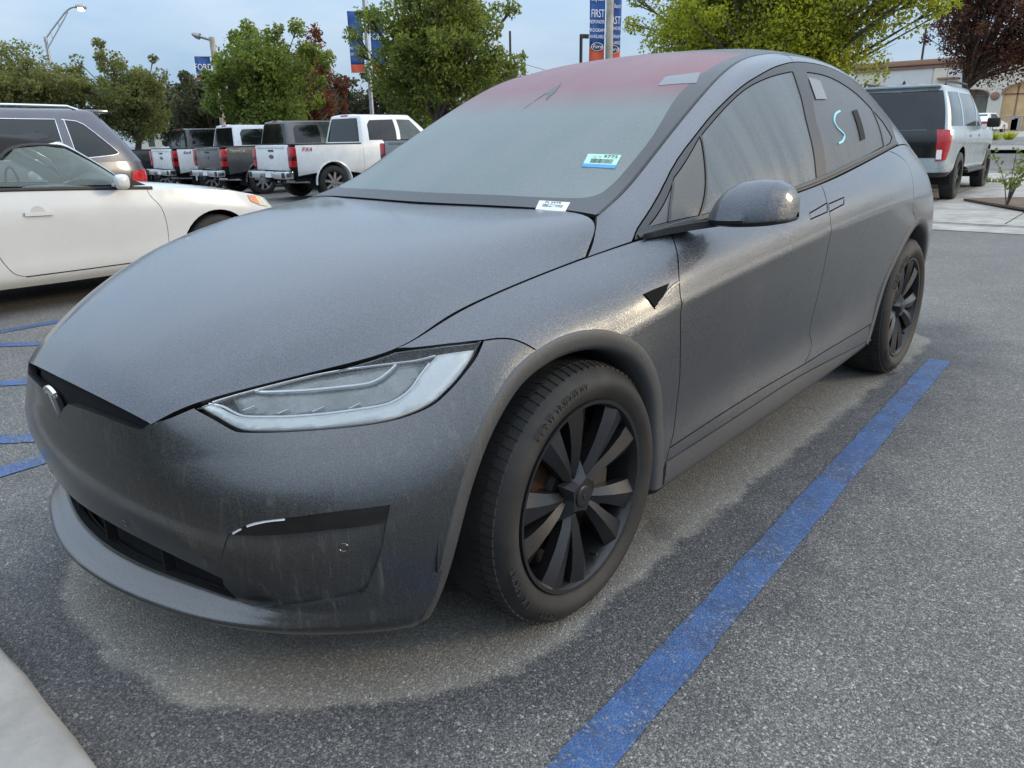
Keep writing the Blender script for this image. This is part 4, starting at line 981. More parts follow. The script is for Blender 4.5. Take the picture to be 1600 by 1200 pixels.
def stripe(a, b, w, name='blue_line', z=0.004, mat=None, rag=0.004):
    a, b = np.array(a, float), np.array(b, float); d = (b-a)/np.linalg.norm(b-a); n = np.array([-d[1], d[0]]); k = max(2, int(np.linalg.norm(b-a)/0.06)); rnd = random.Random(int(abs(a[0]*97+a[1]*31)*100))
    V, F = [], []
    for i in range(k+1):
        c = a+(b-a)*i/k
        for sg in (1, -1):
            q = c+n*sg*(w/2+rnd.uniform(-rag, rag)); V.append((q[0], q[1], z))
    for i in range(k): F.append((2*i, 2*i+1, 2*i+3, 2*i+2))
    return tag(mesh(name, V, F, mat or BLUE, smooth=False), kind='structure')
stripe((1.297,-1.12), (1.112,3.375), 0.115)
stripe((-1.50,-1.15), (-1.62,3.30), 0.115)
for k in range(6):
    x0, y0 = -1.62-0.99*0, -0.36+k*0.99
for (x0, y0) in ((-4.10,-.24), (-3.10,-.53), (-2.10,-.82)):
    stripe((x0, y0), (x0+3.6, y0+3.75) if x0+3.6 < -1.55 else (-1.60, y0+(-1.60-x0)*1.04), 0.105, z=0.0045)
for y0 in (.55, 1.55): stripe((-4.30, y0), (-1.75, y0+2.65), 0.105, z=0.0045)
stripe((-4.35,-1.1), (-4.47,3.3), 0.115)
# kerb in front of the parking space
CONC = None
def concrete(name, col=(0.30, 0.29, 0.27)):
    t = NT(name); p = t.pos(obj=False)
    c = t.mix(t.ramp(t.noise(p, 3.0, 6.0, 0.65), (0.35, 0.0), (0.68, 1.0)), tuple(q*.72 for q in col), tuple(q*1.18 for q in col))
    sp = t.ramp(t.noise(p, 120.0, 2.0, 0.7), (0.62, 0.0), (0.75, 1.0)); c = t.mix(t.math('MULTIPLY', sp, 0.35), c, tuple(q*.45 for q in col))
    st = t.ramp(t.noise(t.pos((1.2, 1.2, 6)), 2.0, 4.0, 0.6), (0.55, 0.0), (0.75, 1.0)); c = t.mix(t.math('MULTIPLY', st, 0.3), c, (0.12, 0.11, 0.10))
    t.set(Base_Color=c, Roughness=0.85); t.bump(t.math('ADD', t.noise(p, 90.0, 4.0, 0.7), t.noise(p, 8.0, 3.0)), 0.35, 0.004); return t.m
CONC = concrete('weathered concrete')
def kerb(name, path, w, h, label=None, bev=0.02):
    """kerb of given width on the right of the path"""
    P = [np.array(q, float) for q in path]; V, F = [], []; prof = [(0, -.02), (0.01, h-bev), (0.01+bev*.4, h-bev*.3), (0.01+bev, h), (w, h+.004), (w, -.02)]; n = len(prof); rnd = random.Random(3)
    pts = []
    for a, b in zip(P[:-1], P[1:]):
        k = max(1, int(np.linalg.norm(b-a)/0.15))
        pts += [a+(b-a)*i/k for i in range(k)]
    pts.append(P[-1])
    for i, q in enumerate(pts):
        d = pts[min(i+1, len(pts)-1)]-pts[max(i-1, 0)]; d = d/np.linalg.norm(d); nn = np.array([d[1], -d[0]])
        for a, b in prof: V.append((*(q[:2]+nn*(a+rnd.uniform(-.003, .003))), (q[2] if len(q) > 2 else 0)+b+rnd.uniform(-.002, .002)))
    for i in range(len(pts)-1):
        for k in range(n-1): F.append((i*n+k, i*n+k+1, (i+1)*n+k+1, (i+1)*n+k))
    mb = MB(); mb.add(V, F); o = mb.build(name, CONC); return tag(o, kind='structure')
kerb('kerb', [(-6.5,-1.165), (3.2,-1.165)], 0.16, 0.135)
tag(mesh('planting_bed', [(-6.5,-1.32,.10),(3.2,-1.32,.10),(3.2,-3.5,.10),(-6.5,-3.5,.10)], [(0,3,2,1)], concrete('bed soil', (0.10, 0.085, 0.065)), smooth=False), kind='structure')
rnd = random.Random(8)
STONE = M('grey pebble', (0.26, 0.245, 0.22), 0.8, var=0.3)
LITTER = M('dry leaf litter', (0.16, 0.09, 0.05), 0.8, var=0.3)
for i, (px, py, s) in enumerate(((239,1148,.006),(119,1118,.007),(72,1060,.005),(380,1010,.005),(117,1163,.009))):
    p = at(px, py, z=0.0); bm = bmesh.new(); bmesh.ops.create_icosphere(bm, subdivisions=1, radius=1.0)
    for v in bm.verts: v.co *= rnd.uniform(.75, 1.2); v.co = Vector((v.co.x*s*1.3, v.co.y*s, max(v.co.z, -.3)*s*.6+s*.15))
    o = MB().bm(bm).build('pebble', STONE if i < 4 else LITTER, smooth=False); o.location = tuple(p)
    tag(o, ('pale pebble on the dark asphalt beside the concrete kerb', 'pale pebble on the asphalt just left of the nearest one to the kerb', 'small pale pebble near the top end of the kerb', 'pale pebble on the dry ring under the bumper lip', 'brown scrap of dry leaf at the foot of the kerb')[i], 'pebble' if i < 4 else 'leaf', 'bits of grit by the kerb')
# beyond the lot, on the right: gutter, pavement apron, street, median, far pavement; the ground climbs gently
def rise(y): return max(0.0, (y-10.9)*0.0175)
def sheet(name, x0, x1, ys, dz, mat, sub=1):
    V = [(x, y, rise(y)+dz) for y in ys for x in (x0, x1)]; F = [(2*i, 2*i+1, 2*i+3, 2*i+2) for i in range(len(ys)-1)]
    return tag(mesh(name, V, F, mat, smooth=False), kind='structure')
X0, X1 = -9.0, 60.0
sheet('gutter', X0, X1, (10.15, 10.9), 0.006, concrete('gutter concrete', (0.36, 0.34, 0.31)))
kerb('kerb', [(X0, 10.9), (X1, 10.9)][::-1], 0.15, 0.02, bev=.008)
sheet('pavement', X0, X1, (10.95, 21.9), 0.026, concrete('pavement concrete', (0.37, 0.345, 0.31)))
sheet('street', X0-30, X1+60, (21.9, 36.0), 0.02, STREET)
stripe_w = M('worn white road paint', (0.55, 0.54, 0.51), 0.7, var=0.25, vs=6, obj=False)
def rline(y, w, name='white_road_line', x0=X0-10, x1=X1):
    V = [(x0, y, rise(y)+.032), (x1, y, rise(y)+.032), (x1, y+w, rise(y+w)+.032), (x0, y+w, rise(y+w)+.032)]; tag(mesh(name, V, [(0,1,2,3)], stripe_w, smooth=False), kind='structure')
rline(22.05, .13); rline(40.5, .2, x0=X0-30); rline(44.0, .2, x0=X0-30)
sheet('median', X0-30, X1, (33.0, 36.5), 0.16, CONC)
sheet('street', X0-40, X1+60, (36.0, 52.0), 0.02, STREET)
sheet('pavement', X0-40, X1+60, (52.0, 64.0), 0.12, concrete('far pavement', (0.33, 0.31, 0.28)))
# joints in the pavement
for i, x in enumerate(np.arange(-6.0, 8.0, 1.55)):
    V = []
    for y in (11.1, 21.85): V += [(x-.008, y, rise(y)+.030), (x+.008, y, rise(y)+.030)]
    tag(mesh('pavement_joint', V, [(0,1,3,2)], DARK, smooth=False), kind='structure')
# planter with bare soil in the pavement
SOIL = concrete('bare brown soil', (0.13, 0.085, 0.055))
bedp = [(-0.95,14.2), (0.2,12.7), (3.0,12.5), (3.0,15.2), (-0.3,15.0)]
tag(MB().prism([(x, y) for x, y in bedp], .09, .125, 'xy').build('soil_bed', SOIL, smooth=False), kind='structure')
# ------------------------------------------------------------------ trees and shrubs
def leaf_mat(name, a, b, c, trans=0.52):
    t = NT(name); ri = t.n('ShaderNodeNewGeometry').outputs['Random Per Island']; p = t.pos(obj=False)
    f = t.math('ADD', t.math('MULTIPLY', ri, 0.6), t.math('MULTIPLY', t.noise(p, 0.9, 3.0), 0.4))
    col = t.ramp(f, (0.15, a), (0.5, b), (0.88, c))
    t.set(Base_Color=col, Roughness=0.55); t.b.inputs['Specular IOR Level'].default_value = 0.3
    tr = t.n('ShaderNodeBsdfTranslucent'); t.l(t.mix(1.0, col, (1.25, 1.3, 0.7), 'MULTIPLY'), tr.inputs[0])
    mx = t.n('ShaderNodeMixShader'); mx.inputs[0].default_value = trans
    t.l(t.b.outputs[0], mx.inputs[1]); t.l(tr.outputs[0], mx.inputs[2]); t.l(mx.outputs[0], t.out.inputs[0]); return t.m
BARK = M('grey brown bark', (0.085, 0.068, 0.052), 0.9, var=0.35, vs=12, bump=0.5, bs=25)
def tree(name, base, height, crown_c, crown_r, lmat, label, cat='tree', group=None, n_lobes=22, n_leaf=9000, leaf=0.16, seed=1, trunk_r=0.13, forks=7, gap=0.25, lean=(0, 0), lobe_r=0.42, parent=None, spread=1.0):
    """tapered trunk and limbs that reach the leaf clumps; crown of separate leaves, thinned so that the sky shows"""
    rnd = random.Random(seed); nr = np.random.RandomState(seed)
    root = empty(name, base, 0, label, cat, group)
    base = np.array(base, float); cc = np.array(crown_c, float)-base; cr = np.array(crown_r, float)
    lobes = []
    for k in range(n_lobes):
        while True:
            q = nr.uniform(-1, 1, 3); L = np.linalg.norm(q)
            if 0.30 < L < 1.0: break
        q = q*(0.55+0.45*nr.rand())/max(L, .55) if L > .9 else q
        lobes.append((cc+q*cr*0.80, cr*lobe_r*nr.uniform(0.55, 1.15)))
    for k in range(int(n_lobes*0.9)):                              # small outlying sprays break the outline
        q = nr.normal(size=3); q[2] = abs(q[2])*1.1-.35; q /= np.linalg.norm(q)
        lobes.append((cc+q*cr*nr.uniform(0.86, 1.12), cr*lobe_r*nr.uniform(0.22, 0.45)))
    mb = MB(); top = np.array([lean[0], lean[1], max(0.5, cc[2]-cr[2]*0.45)])
    tp = [np.array([0, 0, -.1]), np.array([lean[0]*.2+rnd.uniform(-.05, .05), lean[1]*.2, top[2]*.35]), np.array([lean[0]*.6, lean[1]*.6+rnd.uniform(-.06, .06), top[2]*.7]), top]
    mb.tube(tp, [trunk_r*1.25, trunk_r, trunk_r*.85, trunk_r*.7], 10)
    trunk = mb.build('trunk', BARK, root)
    lm = MB()
    for k, (c, r) in enumerate(lobes):
        s0 = tp[2]+(top-tp[2])*rnd.uniform(-.2, 1.0); mid = s0*.45+c*.55+np.array([rnd.uniform(-.25, .25) for _ in range(3)])*cr*.25; mid[2] = min(mid[2], c[2]+.1)
        r0 = trunk_r*rnd.uniform(.25, .5)
        lm.tube([s0, mid, c], [r0, r0*.55, r0*.15], 6)
        for _ in range(3):
            e = c+nr.uniform(-1, 1, 3)*r*0.9; lm.tube([mid*.3+c*.7, (c+e)/2, e], [r0*.3, r0*.18, r0*.05], 4)
    lm.build('limbs', BARK, root)
    N = n_leaf; wl_ = np.array([np.prod(r)**.55 for c, r in lobes]); li = nr.choice(len(lobes), N, p=wl_/wl_.sum())
    C = np.array([lobes[i][0] for i in range(len(lobes))])[li]; RR = np.array([lobes[i][1] for i in range(len(lobes))])[li]
    d = nr.normal(size=(N, 3)); d /= np.linalg.norm(d, axis=1, keepdims=True); rad = nr.rand(N)**(0.45)
    P = C+d*rad[:, None]*RR*spread
    cl = nr.rand(4096); key = (np.floor(P/(cr.mean()*0.18)).astype(int)*np.array([73856093, 19349663, 83492791])).sum(1) & 4095
    P = P[cl[key] > gap]; N = len(P)
    nrm = d[:N]+nr.normal(size=(N, 3))*0.8+np.array([0, 0, .5]); nrm /= np.linalg.norm(nrm, axis=1, keepdims=True)
    t = np.cross(nrm, nr.normal(size=(N, 3))); t /= np.linalg.norm(t, axis=1, keepdims=True)+1e-9; b = np.cross(nrm, t)
    s = leaf*nr.uniform(.55, 1.25, (N, 1)); w = s*0.30
    q = np.stack([P-t*s*.5, P+b*w+nrm*s*.06, P+t*s*.5-nrm*s*.08, P-b*w+nrm*s*.06], 1).reshape(-1, 3)
    me = bpy.data.meshes.new('crown'); me.vertices.add(len(q)); me.vertices.foreach_set('co', q.ravel().astype(np.float32))
    me.loops.add(len(q)); me.loops.foreach_set('vertex_index', np.arange(len(q), dtype=np.int32)); me.polygons.add(N)
    me.polygons.foreach_set('loop_start', np.arange(0, len(q), 4, dtype=np.int32)); me.update(calc_edges=True); me.materials.append(lmat)
    link(bpy.data.objects.new('crown', me), root)
    return root
L_OLIVE = leaf_mat('olive green leaves', (0.094, 0.106, 0.043), (0.168, 0.178, 0.070), (0.258, 0.258, 0.106))
L_GREEN = leaf_mat('fresh green leaves', (0.079, 0.118, 0.031), (0.162, 0.210, 0.050), (0.288, 0.312, 0.082))
L_MID = leaf_mat('mid green leaves', (0.078, 0.112, 0.030), (0.160, 0.200, 0.048), (0.30, 0.30, 0.070))
L_YEL = leaf_mat('yellow green leaves', (0.12, 0.155, 0.022), (0.27, 0.30, 0.034), (0.54, 0.49, 0.050))
L_RED = leaf_mat('rust red leaves', (0.072, 0.023, 0.020), (0.167, 0.051, 0.035), (0.275, 0.109, 0.058))
L_PURP = leaf_mat('purple plum leaves', (0.032, 0.013, 0.017), (0.087, 0.032, 0.032), (0.181, 0.096, 0.043))
L_GREY = leaf_mat('grey green far leaves', (0.043, 0.049, 0.032), (0.080, 0.084, 0.055), (0.131, 0.128, 0.080))
def px_tree(name, px0, px1, py_top, py_bot, depth, lmat, label, squash=1.0, ground=0.0, **kw):
    """a tree whose crown spans those photo pixels at that distance"""
    c = at((px0+px1)/2, (py_top+py_bot)/2, depth=depth); s = depth/(CAM_F*1600)
    rx, rz = (px1-px0)/2*s, (py_bot-py_top)/2*s
    base = (c[0]+kw.pop('dx', 0.0), c[1]+kw.pop('dy', 0.0), ground+lie(c[0]))
    return tree(name, base, c[2]+rz, c, (rx, rx*squash, rz), lmat, label, **kw)
G1 = 'trees along the far side of the lot'
px_tree('olive_tree', -70, 135, 80, 215, 27, L_OLIVE, 'broad olive green tree behind the dark blue grey estate, at the left edge', group=G1, seed=11, n_lobes=26, n_leaf=28000, leaf=.125, gap=.15)
px_tree('olive_tree', 105, 270, 74, 222, 29, L_OLIVE, 'spreading olive green tree with bare grey twigs right of the curved street lamp', group=G1, seed=12, n_lobes=26, n_leaf=26000, leaf=.125, gap=.22, dx=.3, lean=(.5, .3))
px_tree('ash_tree', 334, 508, 40, 222, 27, L_GREEN, 'fresh green tree with loose top shoots behind the white and grey pickups', group=G1, seed=13, n_lobes=30, n_leaf=36000, leaf=.14, gap=.14)
px_tree('maple_tree', 440, 545, 66, 225, 38, L_RED, 'rust red autumn tree between two green trees', group=G1, seed=14, n_lobes=24, n_leaf=20000, leaf=.16, gap=.15)
px_tree('ash_tree', 560, 806, -30, 200, 23, L_MID, 'large mid green tree right of the red tree, above the windscreen', group=G1, seed=15, n_lobes=40, n_leaf=52000, leaf=.125, gap=.17, trunk_r=.18)
px_tree('ash_tree', 990, 1450, -130, 172, 15, L_YEL, 'wide yellow green tree above the grey roof beside the tall banner pole', group=G1, seed=16, n_lobes=60, n_leaf=110000, leaf=.078, gap=.20, trunk_r=.16, squash=.8, lobe_r=.32)
px_tree('plum_tree', 1458, 1690, -90, 150, 26, L_PURP, 'dark purple leaved tree at the top right corner in front of the shop', group=G1, seed=17, n_lobes=44, n_leaf=46000, leaf=.11, gap=.22, dx=-1.5, dy=-.6, lean=(1.0, .5), ground=.3, lobe_r=.36)
px_tree('pine_tree', 200, 345, 135, 232, 48, L_GREY, 'distant grey green tree between the olive tree and the black pickup', group='far trees behind the lot', seed=18, n_lobes=20, n_leaf=7000, leaf=.3, gap=.2)
px_tree('pine_tree', 470, 620, 120, 232, 50, L_GREY, 'dark distant tree behind the foot of the red tree', group='far trees behind the lot', seed=19, n_lobes=24, n_leaf=9000, leaf=.3, gap=.12)
px_tree('pine_tree', -80, 90, 120, 215, 55, L_GREY, 'distant grey green tree low behind the estate roof at the left edge', group='far trees behind the lot', seed=20, n_lobes=24, n_leaf=8000, leaf=.3, gap=.15)
px_tree('pine_tree', 700, 860, 105, 215, 55, L_GREY, 'distant dark tree low behind the roof, right of the large green tree', group='far trees behind the lot', seed=21, n_lobes=24, n_leaf=8000, leaf=.3, gap=.2)
px_tree('pine_tree', 262, 400, 118, 235, 46, L_GREY, 'distant grey green tree behind the cab of the leftmost white pickup', group='far trees behind the lot', seed=22, n_lobes=24, n_leaf=9000, leaf=.3, gap=.12)
px_tree('pine_tree', 560, 720, 110, 232, 48, L_GREY, 'distant dark tree behind the trunk of the large green tree', group='far trees behind the lot', seed=23, n_lobes=24, n_leaf=9000, leaf=.3, gap=.12)
# young shrub in the planter, and tufts on the median
def sprig(name, base, h, label, cat, lmat, seed, nst=6, leaf=.05, group=None):
    rnd = random.Random(seed); root = empty(name, base, 0, label, cat, group); mb, lf = MB(), MB()
    for k in range(nst):
        a = rnd.uniform(0, 6.28); sp = rnd.uniform(.15, .55)*h; p = [(0, 0, -.03), (math.cos(a)*sp*.35, math.sin(a)*sp*.35, h*.45), (math.cos(a)*sp, math.sin(a)*sp, h*rnd.uniform(.7, 1.0))]
        P = spl(np.array(p), 6); mb.tube(P, list(np.linspace(.010, .003, len(P))), 5)
        for j in range(26):
            c = P[rnd.randrange(len(P)//3, len(P))]+np.array([rnd.uniform(-.05, .05) for _ in range(3)]); t = Vector((rnd.uniform(-1, 1), rnd.uniform(-1, 1), rnd.uniform(-.3, 1))).normalized(); b = t.orthogonal().normalized()
            s = leaf*rnd.uniform(.7, 1.4); c = Vector(c); lf.add([c, c+t*s*.5+b*s*.3, c+t*s, c+t*s*.5-b*s*.3], [(0,1,2,3)])
    mb.build('stem', BARK, root); lf.build('leaves', lmat, root, smooth=False); return root
sprig('shrub', (-.12, 13.15, .12), .95, 'small leggy shrub in the soil bed at the right edge', 'shrub', L_MID, 31, 7, .075)
for i, px in enumerate((1550, 1573)):
    p = at(px, 236, depth=38.0); root = empty('grass_tuft', (p[0], p[1], rise(p[1])+.16), 0, ('left rounded tuft of ornamental grass on the street median', 'right rounded tuft of ornamental grass on the street median')[i], 'grass', 'grass tufts on the median')
    rnd = random.Random(40+i); mb = MB()
    for k in range(160):
        a = rnd.uniform(0, 6.28); r = rnd.uniform(.1, .5); h = rnd.uniform(.25, .55)*(1-.4*r); x, y = math.cos(a)*r, math.sin(a)*r; w = .02
        mb.add([(x*.3-w, y*.3, 0), (x*.3+w, y*.3, 0), (x, y, h)], [(0,1,2)])
    mb.build('blades', L_YEL, root, smooth=False)
p = at(1553, 281, z=rise(21)+.06); root = empty('grass_tuft', (p[0], p[1], rise(p[1])+.055), 0, 'low green weed growing at the pavement edge', 'grass', 'grass tufts on the median'); mb = MB(); rnd = random.Random(50)
for k in range(90):
    x, y, h = rnd.uniform(-.35, .35), rnd.uniform(-.1, .1), rnd.uniform(.05, .16); mb.add([(x-.012, y, 0), (x+.012, y, 0), (x+rnd.uniform(-.05, .05), y, h)], [(0,1,2)])
mb.build('blades', L_GREEN, root, smooth=False)

# unseen leaf screen added behind the viewer so the bumper mirrors something dark
def added_hedge(x0, x1, y, h, d, n, seed):
    nr = np.random.RandomState(seed); P = np.stack([nr.uniform(x0, x1, n), y+nr.uniform(-d/2, d/2, n), .1+h*nr.rand(n)**.8], 1)
    nrm = nr.normal(size=(n, 3)); nrm /= np.linalg.norm(nrm, axis=1, keepdims=True); t = np.cross(nrm, nr.normal(size=(n, 3))); t /= np.linalg.norm(t, axis=1, keepdims=True); b = np.cross(nrm, t)
    s = .13*nr.uniform(.6, 1.3, (n, 1)); q = np.stack([P-t*s*.5, P+b*s*.35, P+t*s*.5, P-b*s*.35], 1).reshape(-1, 3)
    o = mesh('added_hedge', q, [(4*i, 4*i+1, 4*i+2, 4*i+3) for i in range(n)], L_OLIVE, smooth=False); return tag(o, 'unseen leafy screen added behind the viewer for the bumper to mirror', 'added_hedge', kind='stuff')
added_hedge(-9.0, 5.0, -6.2, 2.3, 1.0, 22000, 77)
# ------------------------------------------------------------------ the other vehicles
# each is built round its own front axle: y = 0 there, y grows towards the tail, x is its left flank
def ring(plan, layers):
    """rows of a closed body side: plan (x, y) from the middle of the nose to the middle of the tail; layers (x scale, nose pull, tail pull, z or list of z)"""
    y0, y1 = plan[0][1], plan[-1][1]; out = []
    for sx, fn, ft, zz in layers:
        row = {}
        for k, (x, y) in enumerate(plan):
            t = (y-y0)/(y1-y0); wf_, wt_ = max(0, 1-t*4), max(0, 1-(1-t)*4)
            row[k] = (x*sx, y+fn*wf_-ft*wt_, zz if np.isscalar(zz) else zz[k])
        out.append(row)
    return out
def paint(name, col, rough=0.28, metal=0.0, coat=0.7, dirt=0.06):
    t = NT(name); p = t.pos(obj=False)
    d = t.ramp(t.noise(p, 3.0, 5.0, 0.65), (0.40, 0.0), (0.75, dirt*3)); c = t.mix(d, col, (0.22, 0.20, 0.18))
    t.set(Base_Color=c, Roughness=t.ramp(t.noise(p, 7.0, 4.0), (0.3, rough-.06), (0.7, rough+.08)), Metallic=metal)
    t.b.inputs['Coat Weight'].default_value = coat; t.b.inputs['Coat Roughness'].default_value = 0.10; return t.m
GLASS_DK = M('tinted car glass', (0.010, 0.012, 0.013), 0.06, var=0.3, vs=3, spec=0.7)
LAMP_RED = M('red tail lamp', (0.42, 0.012, 0.018), 0.12, var=0.25, vs=20, coat=0.8)
LAMP_DK = M('smoked tail lamp', (0.06, 0.004, 0.006), 0.12, coat=0.8)
LAMP_AMB = M('amber lamp', (0.70, 0.25, 0.12), 0.2, coat=0.6)
LAMP_CLR = M('clouded lamp lens', (0.62, 0.60, 0.42), 0.25, var=0.15, vs=12, coat=0.5)
ALLOY = M('bright alloy', (0.55, 0.55, 0.56), 0.28, 0.9, var=0.15)
PLATE = M('number plate', (0.70, 0.72, 0.74), 0.5, var=0.08)
def plain_wheel(parent, c, rt, wt, rim=None, spokes=6, rr=None, turn=0.2, flip=1):
    W = empty('wheel', c); W.parent = parent; hw = wt/2; rr = rr or rt*.66; rim = rim or ALLOY
    MB().lathe([(flip*(hw-.03), rr-.012), (flip*(hw-.004), rr+.01), (flip*hw, rr+(rt-rr)*.5), (flip*(hw-.012), rt-.018), (flip*(hw-.035), rt), (flip*(-hw+.03), rt), (-flip*hw, rr+.03), (flip*(-hw+.03), rr-.012)], 40, 'x').build('tyre', RUBBER, W, sharp=40)
    f = flip*(hw-.025)
    q = MB().lathe([(f, rr), (f-flip*.01, rr-.012), (f-flip*.06, rr-.02), (-f*.5, rr-.02)], 36, 'x').build('rim', rim, W, sharp=40)
    MB().lathe([(f-flip*.09, 0.0), (f-flip*.09, rr-.02)], 24, 'x').build('back_plate', DARK, W)
    for k in range(spokes):
        a = turn+2*math.pi*k/spokes; ca, sa = math.cos(a), math.sin(a); V = []
        for r, w in ((.02, .035), (rr-.01, .030)):
            for s_ in (-1, 1):
                for x in (f-flip*.012, f-flip*.05): V.append((x, r*ca-s_*w*sa, r*sa+s_*w*ca))
        MB().add(V, [(0,2,6,4),(1,5,7,3),(0,4,5,1),(2,3,7,6),(4,6,7,5),(0,1,3,2)]).build('spoke', rim, q, smooth=False)
    MB().lathe([(f-flip*.005, 0), (f-flip*.006, .05), (f-flip*.03, .06)], 20, 'x').build('hub_cap', rim, q)
    return W
def wheels(root, wb, track, rt, wt, **kw):
    for y in (0, wb):
        for s_ in (1, -1): plain_wheel(root, (s_*(track/2), y, rt), rt, wt, flip=s_, **kw)
def circ(cy, cz, r, a0, a1, n=18): return [(cy+r*math.cos(R(a)), cz+r*math.sin(R(a))) for a in np.linspace(a0, a1, n)]
def sidepoly(S, pts, smooth=0):
    q = S.side(*pts); return q
def liners(root, wb, r, cz, x0, x1):
    for cy in (0, wb):
        for s_ in (1, -1):
            MB().lathe([(x0*s_, .05), (x0*s_, r), (x1*s_, r)], 24, 'x', (0, cy, cz), 0, R(-20), R(200)).build('arch_liner', DARK, root)
def shell2(S, name, off, parent, keep=None):
    o = shell(S, name, off, keep, 3, parent); return o
def quadpoly(S, u0, u1, v0, v1, n=14):
    return np.concatenate([np.stack([np.linspace(u0, u1, n), [v0]*n], 1), np.stack([np.linspace(u1, u0, n), [v1]*n], 1)])
# ---- pickups
def pickup(name, label, col, badge, badge_mat, rx, y_tail, metal=0.0, dark_tail=False, rough=.28):
    root = empty(name, (0, 0, 0), 0, label, 'pickup', 'pickups parked in a row across the lot')
    PT = paint(name+' paint '+badge, col, metal=metal, rough=rough)
    wb, tail, hw = 4.06, 5.16, 1.015
    plan = [(0,-.95), (.55,-.93), (.86,-.85), (.98,-.6), (1.0,0), (1.0,.9), (1.0,1.9), (1.0,2.9), (1.005,3.7), (1.01,4.4), (1.01,5.02), (.985,5.13), (.90,5.16), (.5,5.165), (0,5.165)]
    rows_ = ring(plan, [(.94,.06,.03,.58), (.985,.02,.01,.70), (1.0,0,0,.86), (1.0,0,0,1.03), (.985,.02,.0,1.20), (.965,.06,.0,1.32)])
    S = Surf(rows_, len(plan), mu=10, mv=8, su=2.0, sv=2.0, mir0=MX, mir1=MX)
    vt, ut = S.NV-1., S.NU-1.
    ya, za, ra = wb, .42, .51
    bed_u0 = S.side((3.16, 1.1))[0][0]; tl_u = S.side((5.03, 1.1))[0][0]
    archr = S.side(*circ(ya, za, ra, -8, 188)); archf = S.side(*circ(0, za, ra, -8, 188))
    kk = lambda P: [p for p in P if p[1] > 0.3]
    A = np.array(kk(archr))
    vb = 0.4
    bed = np.concatenate([np.stack([np.linspace(bed_u0, tl_u, 20), [vt-.2]*20], 1), [(tl_u, vb)], [(max(A[:, 0]), vb)] if False else np.zeros((0, 2)), A, [(bed_u0, vb)]])
    panel('bed_side', S, bed, PT, root, mirror='pair', gap=.004)
    cab_u0 = S.side((.55, 1.1))[0][0]; Bf = np.array(kk(archf))
    dm = S.side((1.95, 1.1))[0][0]; d0 = S.side((.78, 1.1))[0][0]
    panel('front_wing', S, np.concatenate([np.stack([np.linspace(S.mu*2.6, d0, 14), [vt-.2]*14], 1), [(d0, vb)], Bf, [(S.mu*2.6, vb)]]), PT, root, mirror='pair', gap=.004, step=2)
    panel('front_door', S, quadpoly(S, d0, dm, vb, vt-.2), PT, root, mirror='pair', gap=.004)
    panel('rear_door', S, quadpoly(S, dm, bed_u0, vb, vt-.2), PT, root, mirror='pair', gap=.004)
    panel('grille', S, quadpoly(S, 0, S.mu*2.6, vb, vt-.2), BLACK, root, mirror='join', seam='c0')
    shell2(S, 'inner_shell', .03, root, lambda P: min(math.hypot(P[:, 1].mean()-ya, P[:, 2].mean()-za), math.hypot(P[:, 1].mean(), P[:, 2].mean()-za)) > ra+.07)
    # tailgate
    tg = MB(); tg.box((-.845, 5.115, .72), (.845, 5.172, 1.31), bev=.018); tgo = tg.build('tailgate', PT if not dark_tail else PT, root)
    MB().box((-.70, 5.173, 1.235), (.70, 5.186, 1.30), bev=.006).build('tailgate_lip', PT, tgo)
    MB().box((-.13, 5.173, 1.16), (.13, 5.188, 1.20), bev=.006).build('handle', BLACK, tgo)
    bm = bmesh.new(); bmesh.ops.create_circle(bm, cap_ends=True, radius=1, segments=24)
    ov = [(v.co.x*.115, v.co.y*.046) for v in bm.verts]; bm.free()
    MB().prism([(a, 1.04+b) for a, b in ov], 5.172, 5.184, 'xz').build('oval_badge', OVAL, tgo)
    text('badge_text', 'Ford', .062, CHROME, tgo, .001, (0, 5.187, 1.04), (-1, 0, 0), (0, 0, 1), shear=.25)
    # lamps
    for s_ in (1, -1):
        lp = MB(); lp.box((.855*s_ if s_ > 0 else -1.012, 5.03, .80), (1.012 if s_ > 0 else -.855, 5.185, 1.26), bev=.02); lo = lp.build('tail_lamp', LAMP_RED, root)
        MB().box((.875*s_ if s_ > 0 else -.995, 5.180, .95), (.995 if s_ > 0 else -.875, 5.190, 1.07), bev=.004).build('smoked_band', LAMP_DK, lo)
        MB().box((1.005*s_ if s_ > 0 else -1.016, 5.05, .95), (1.016 if s_ > 0 else -1.005, 5.17, 1.07), bev=.003).build('smoked_band', LAMP_DK, lo)
    # bumper with step, plate, hitch, exhaust
    bp = MB(); bp.box((-1.0, 5.14, .53), (-.36, 5.36, .71), bev=.03); bp.box((.36, 5.14, .53), (1.0, 5.36, .71), bev=.03); bp.box((-.37, 5.14, .55), (.37, 5.30, .70), bev=.02); bo = bp.build('rear_bumper', CHROME, root)
    for s_ in (1, -1): MB().box((.42*s_ if s_ > 0 else -.93, 5.16, .705), (.93 if s_ > 0 else -.42, 5.35, .722)).build('step_pad', BLACK, bo, smooth=False)
    MB().box((.80, 5.345, .55), (.96, 5.366, .68), bev=.01).build('step_recess', BLACK, bo); MB().box((-.96, 5.345, .55), (-.80, 5.366, .68), bev=.01).build('step_recess', BLACK, bo)
    MB().box((-.15, 5.301, .555), (.15, 5.308, .695)).build('number_plate', PLATE, bo, smooth=False)
    MB().box((-.06, 5.1, .44), (.06, 5.34, .52), bev=.008).build('tow_hitch', BLACK, root)
    for x in (-.62, -.74): MB().tube([(x, 4.6, .44), (x, 5.25, .48)], .045, 10, caps=False).build('exhaust_pipe', CHROME, root)
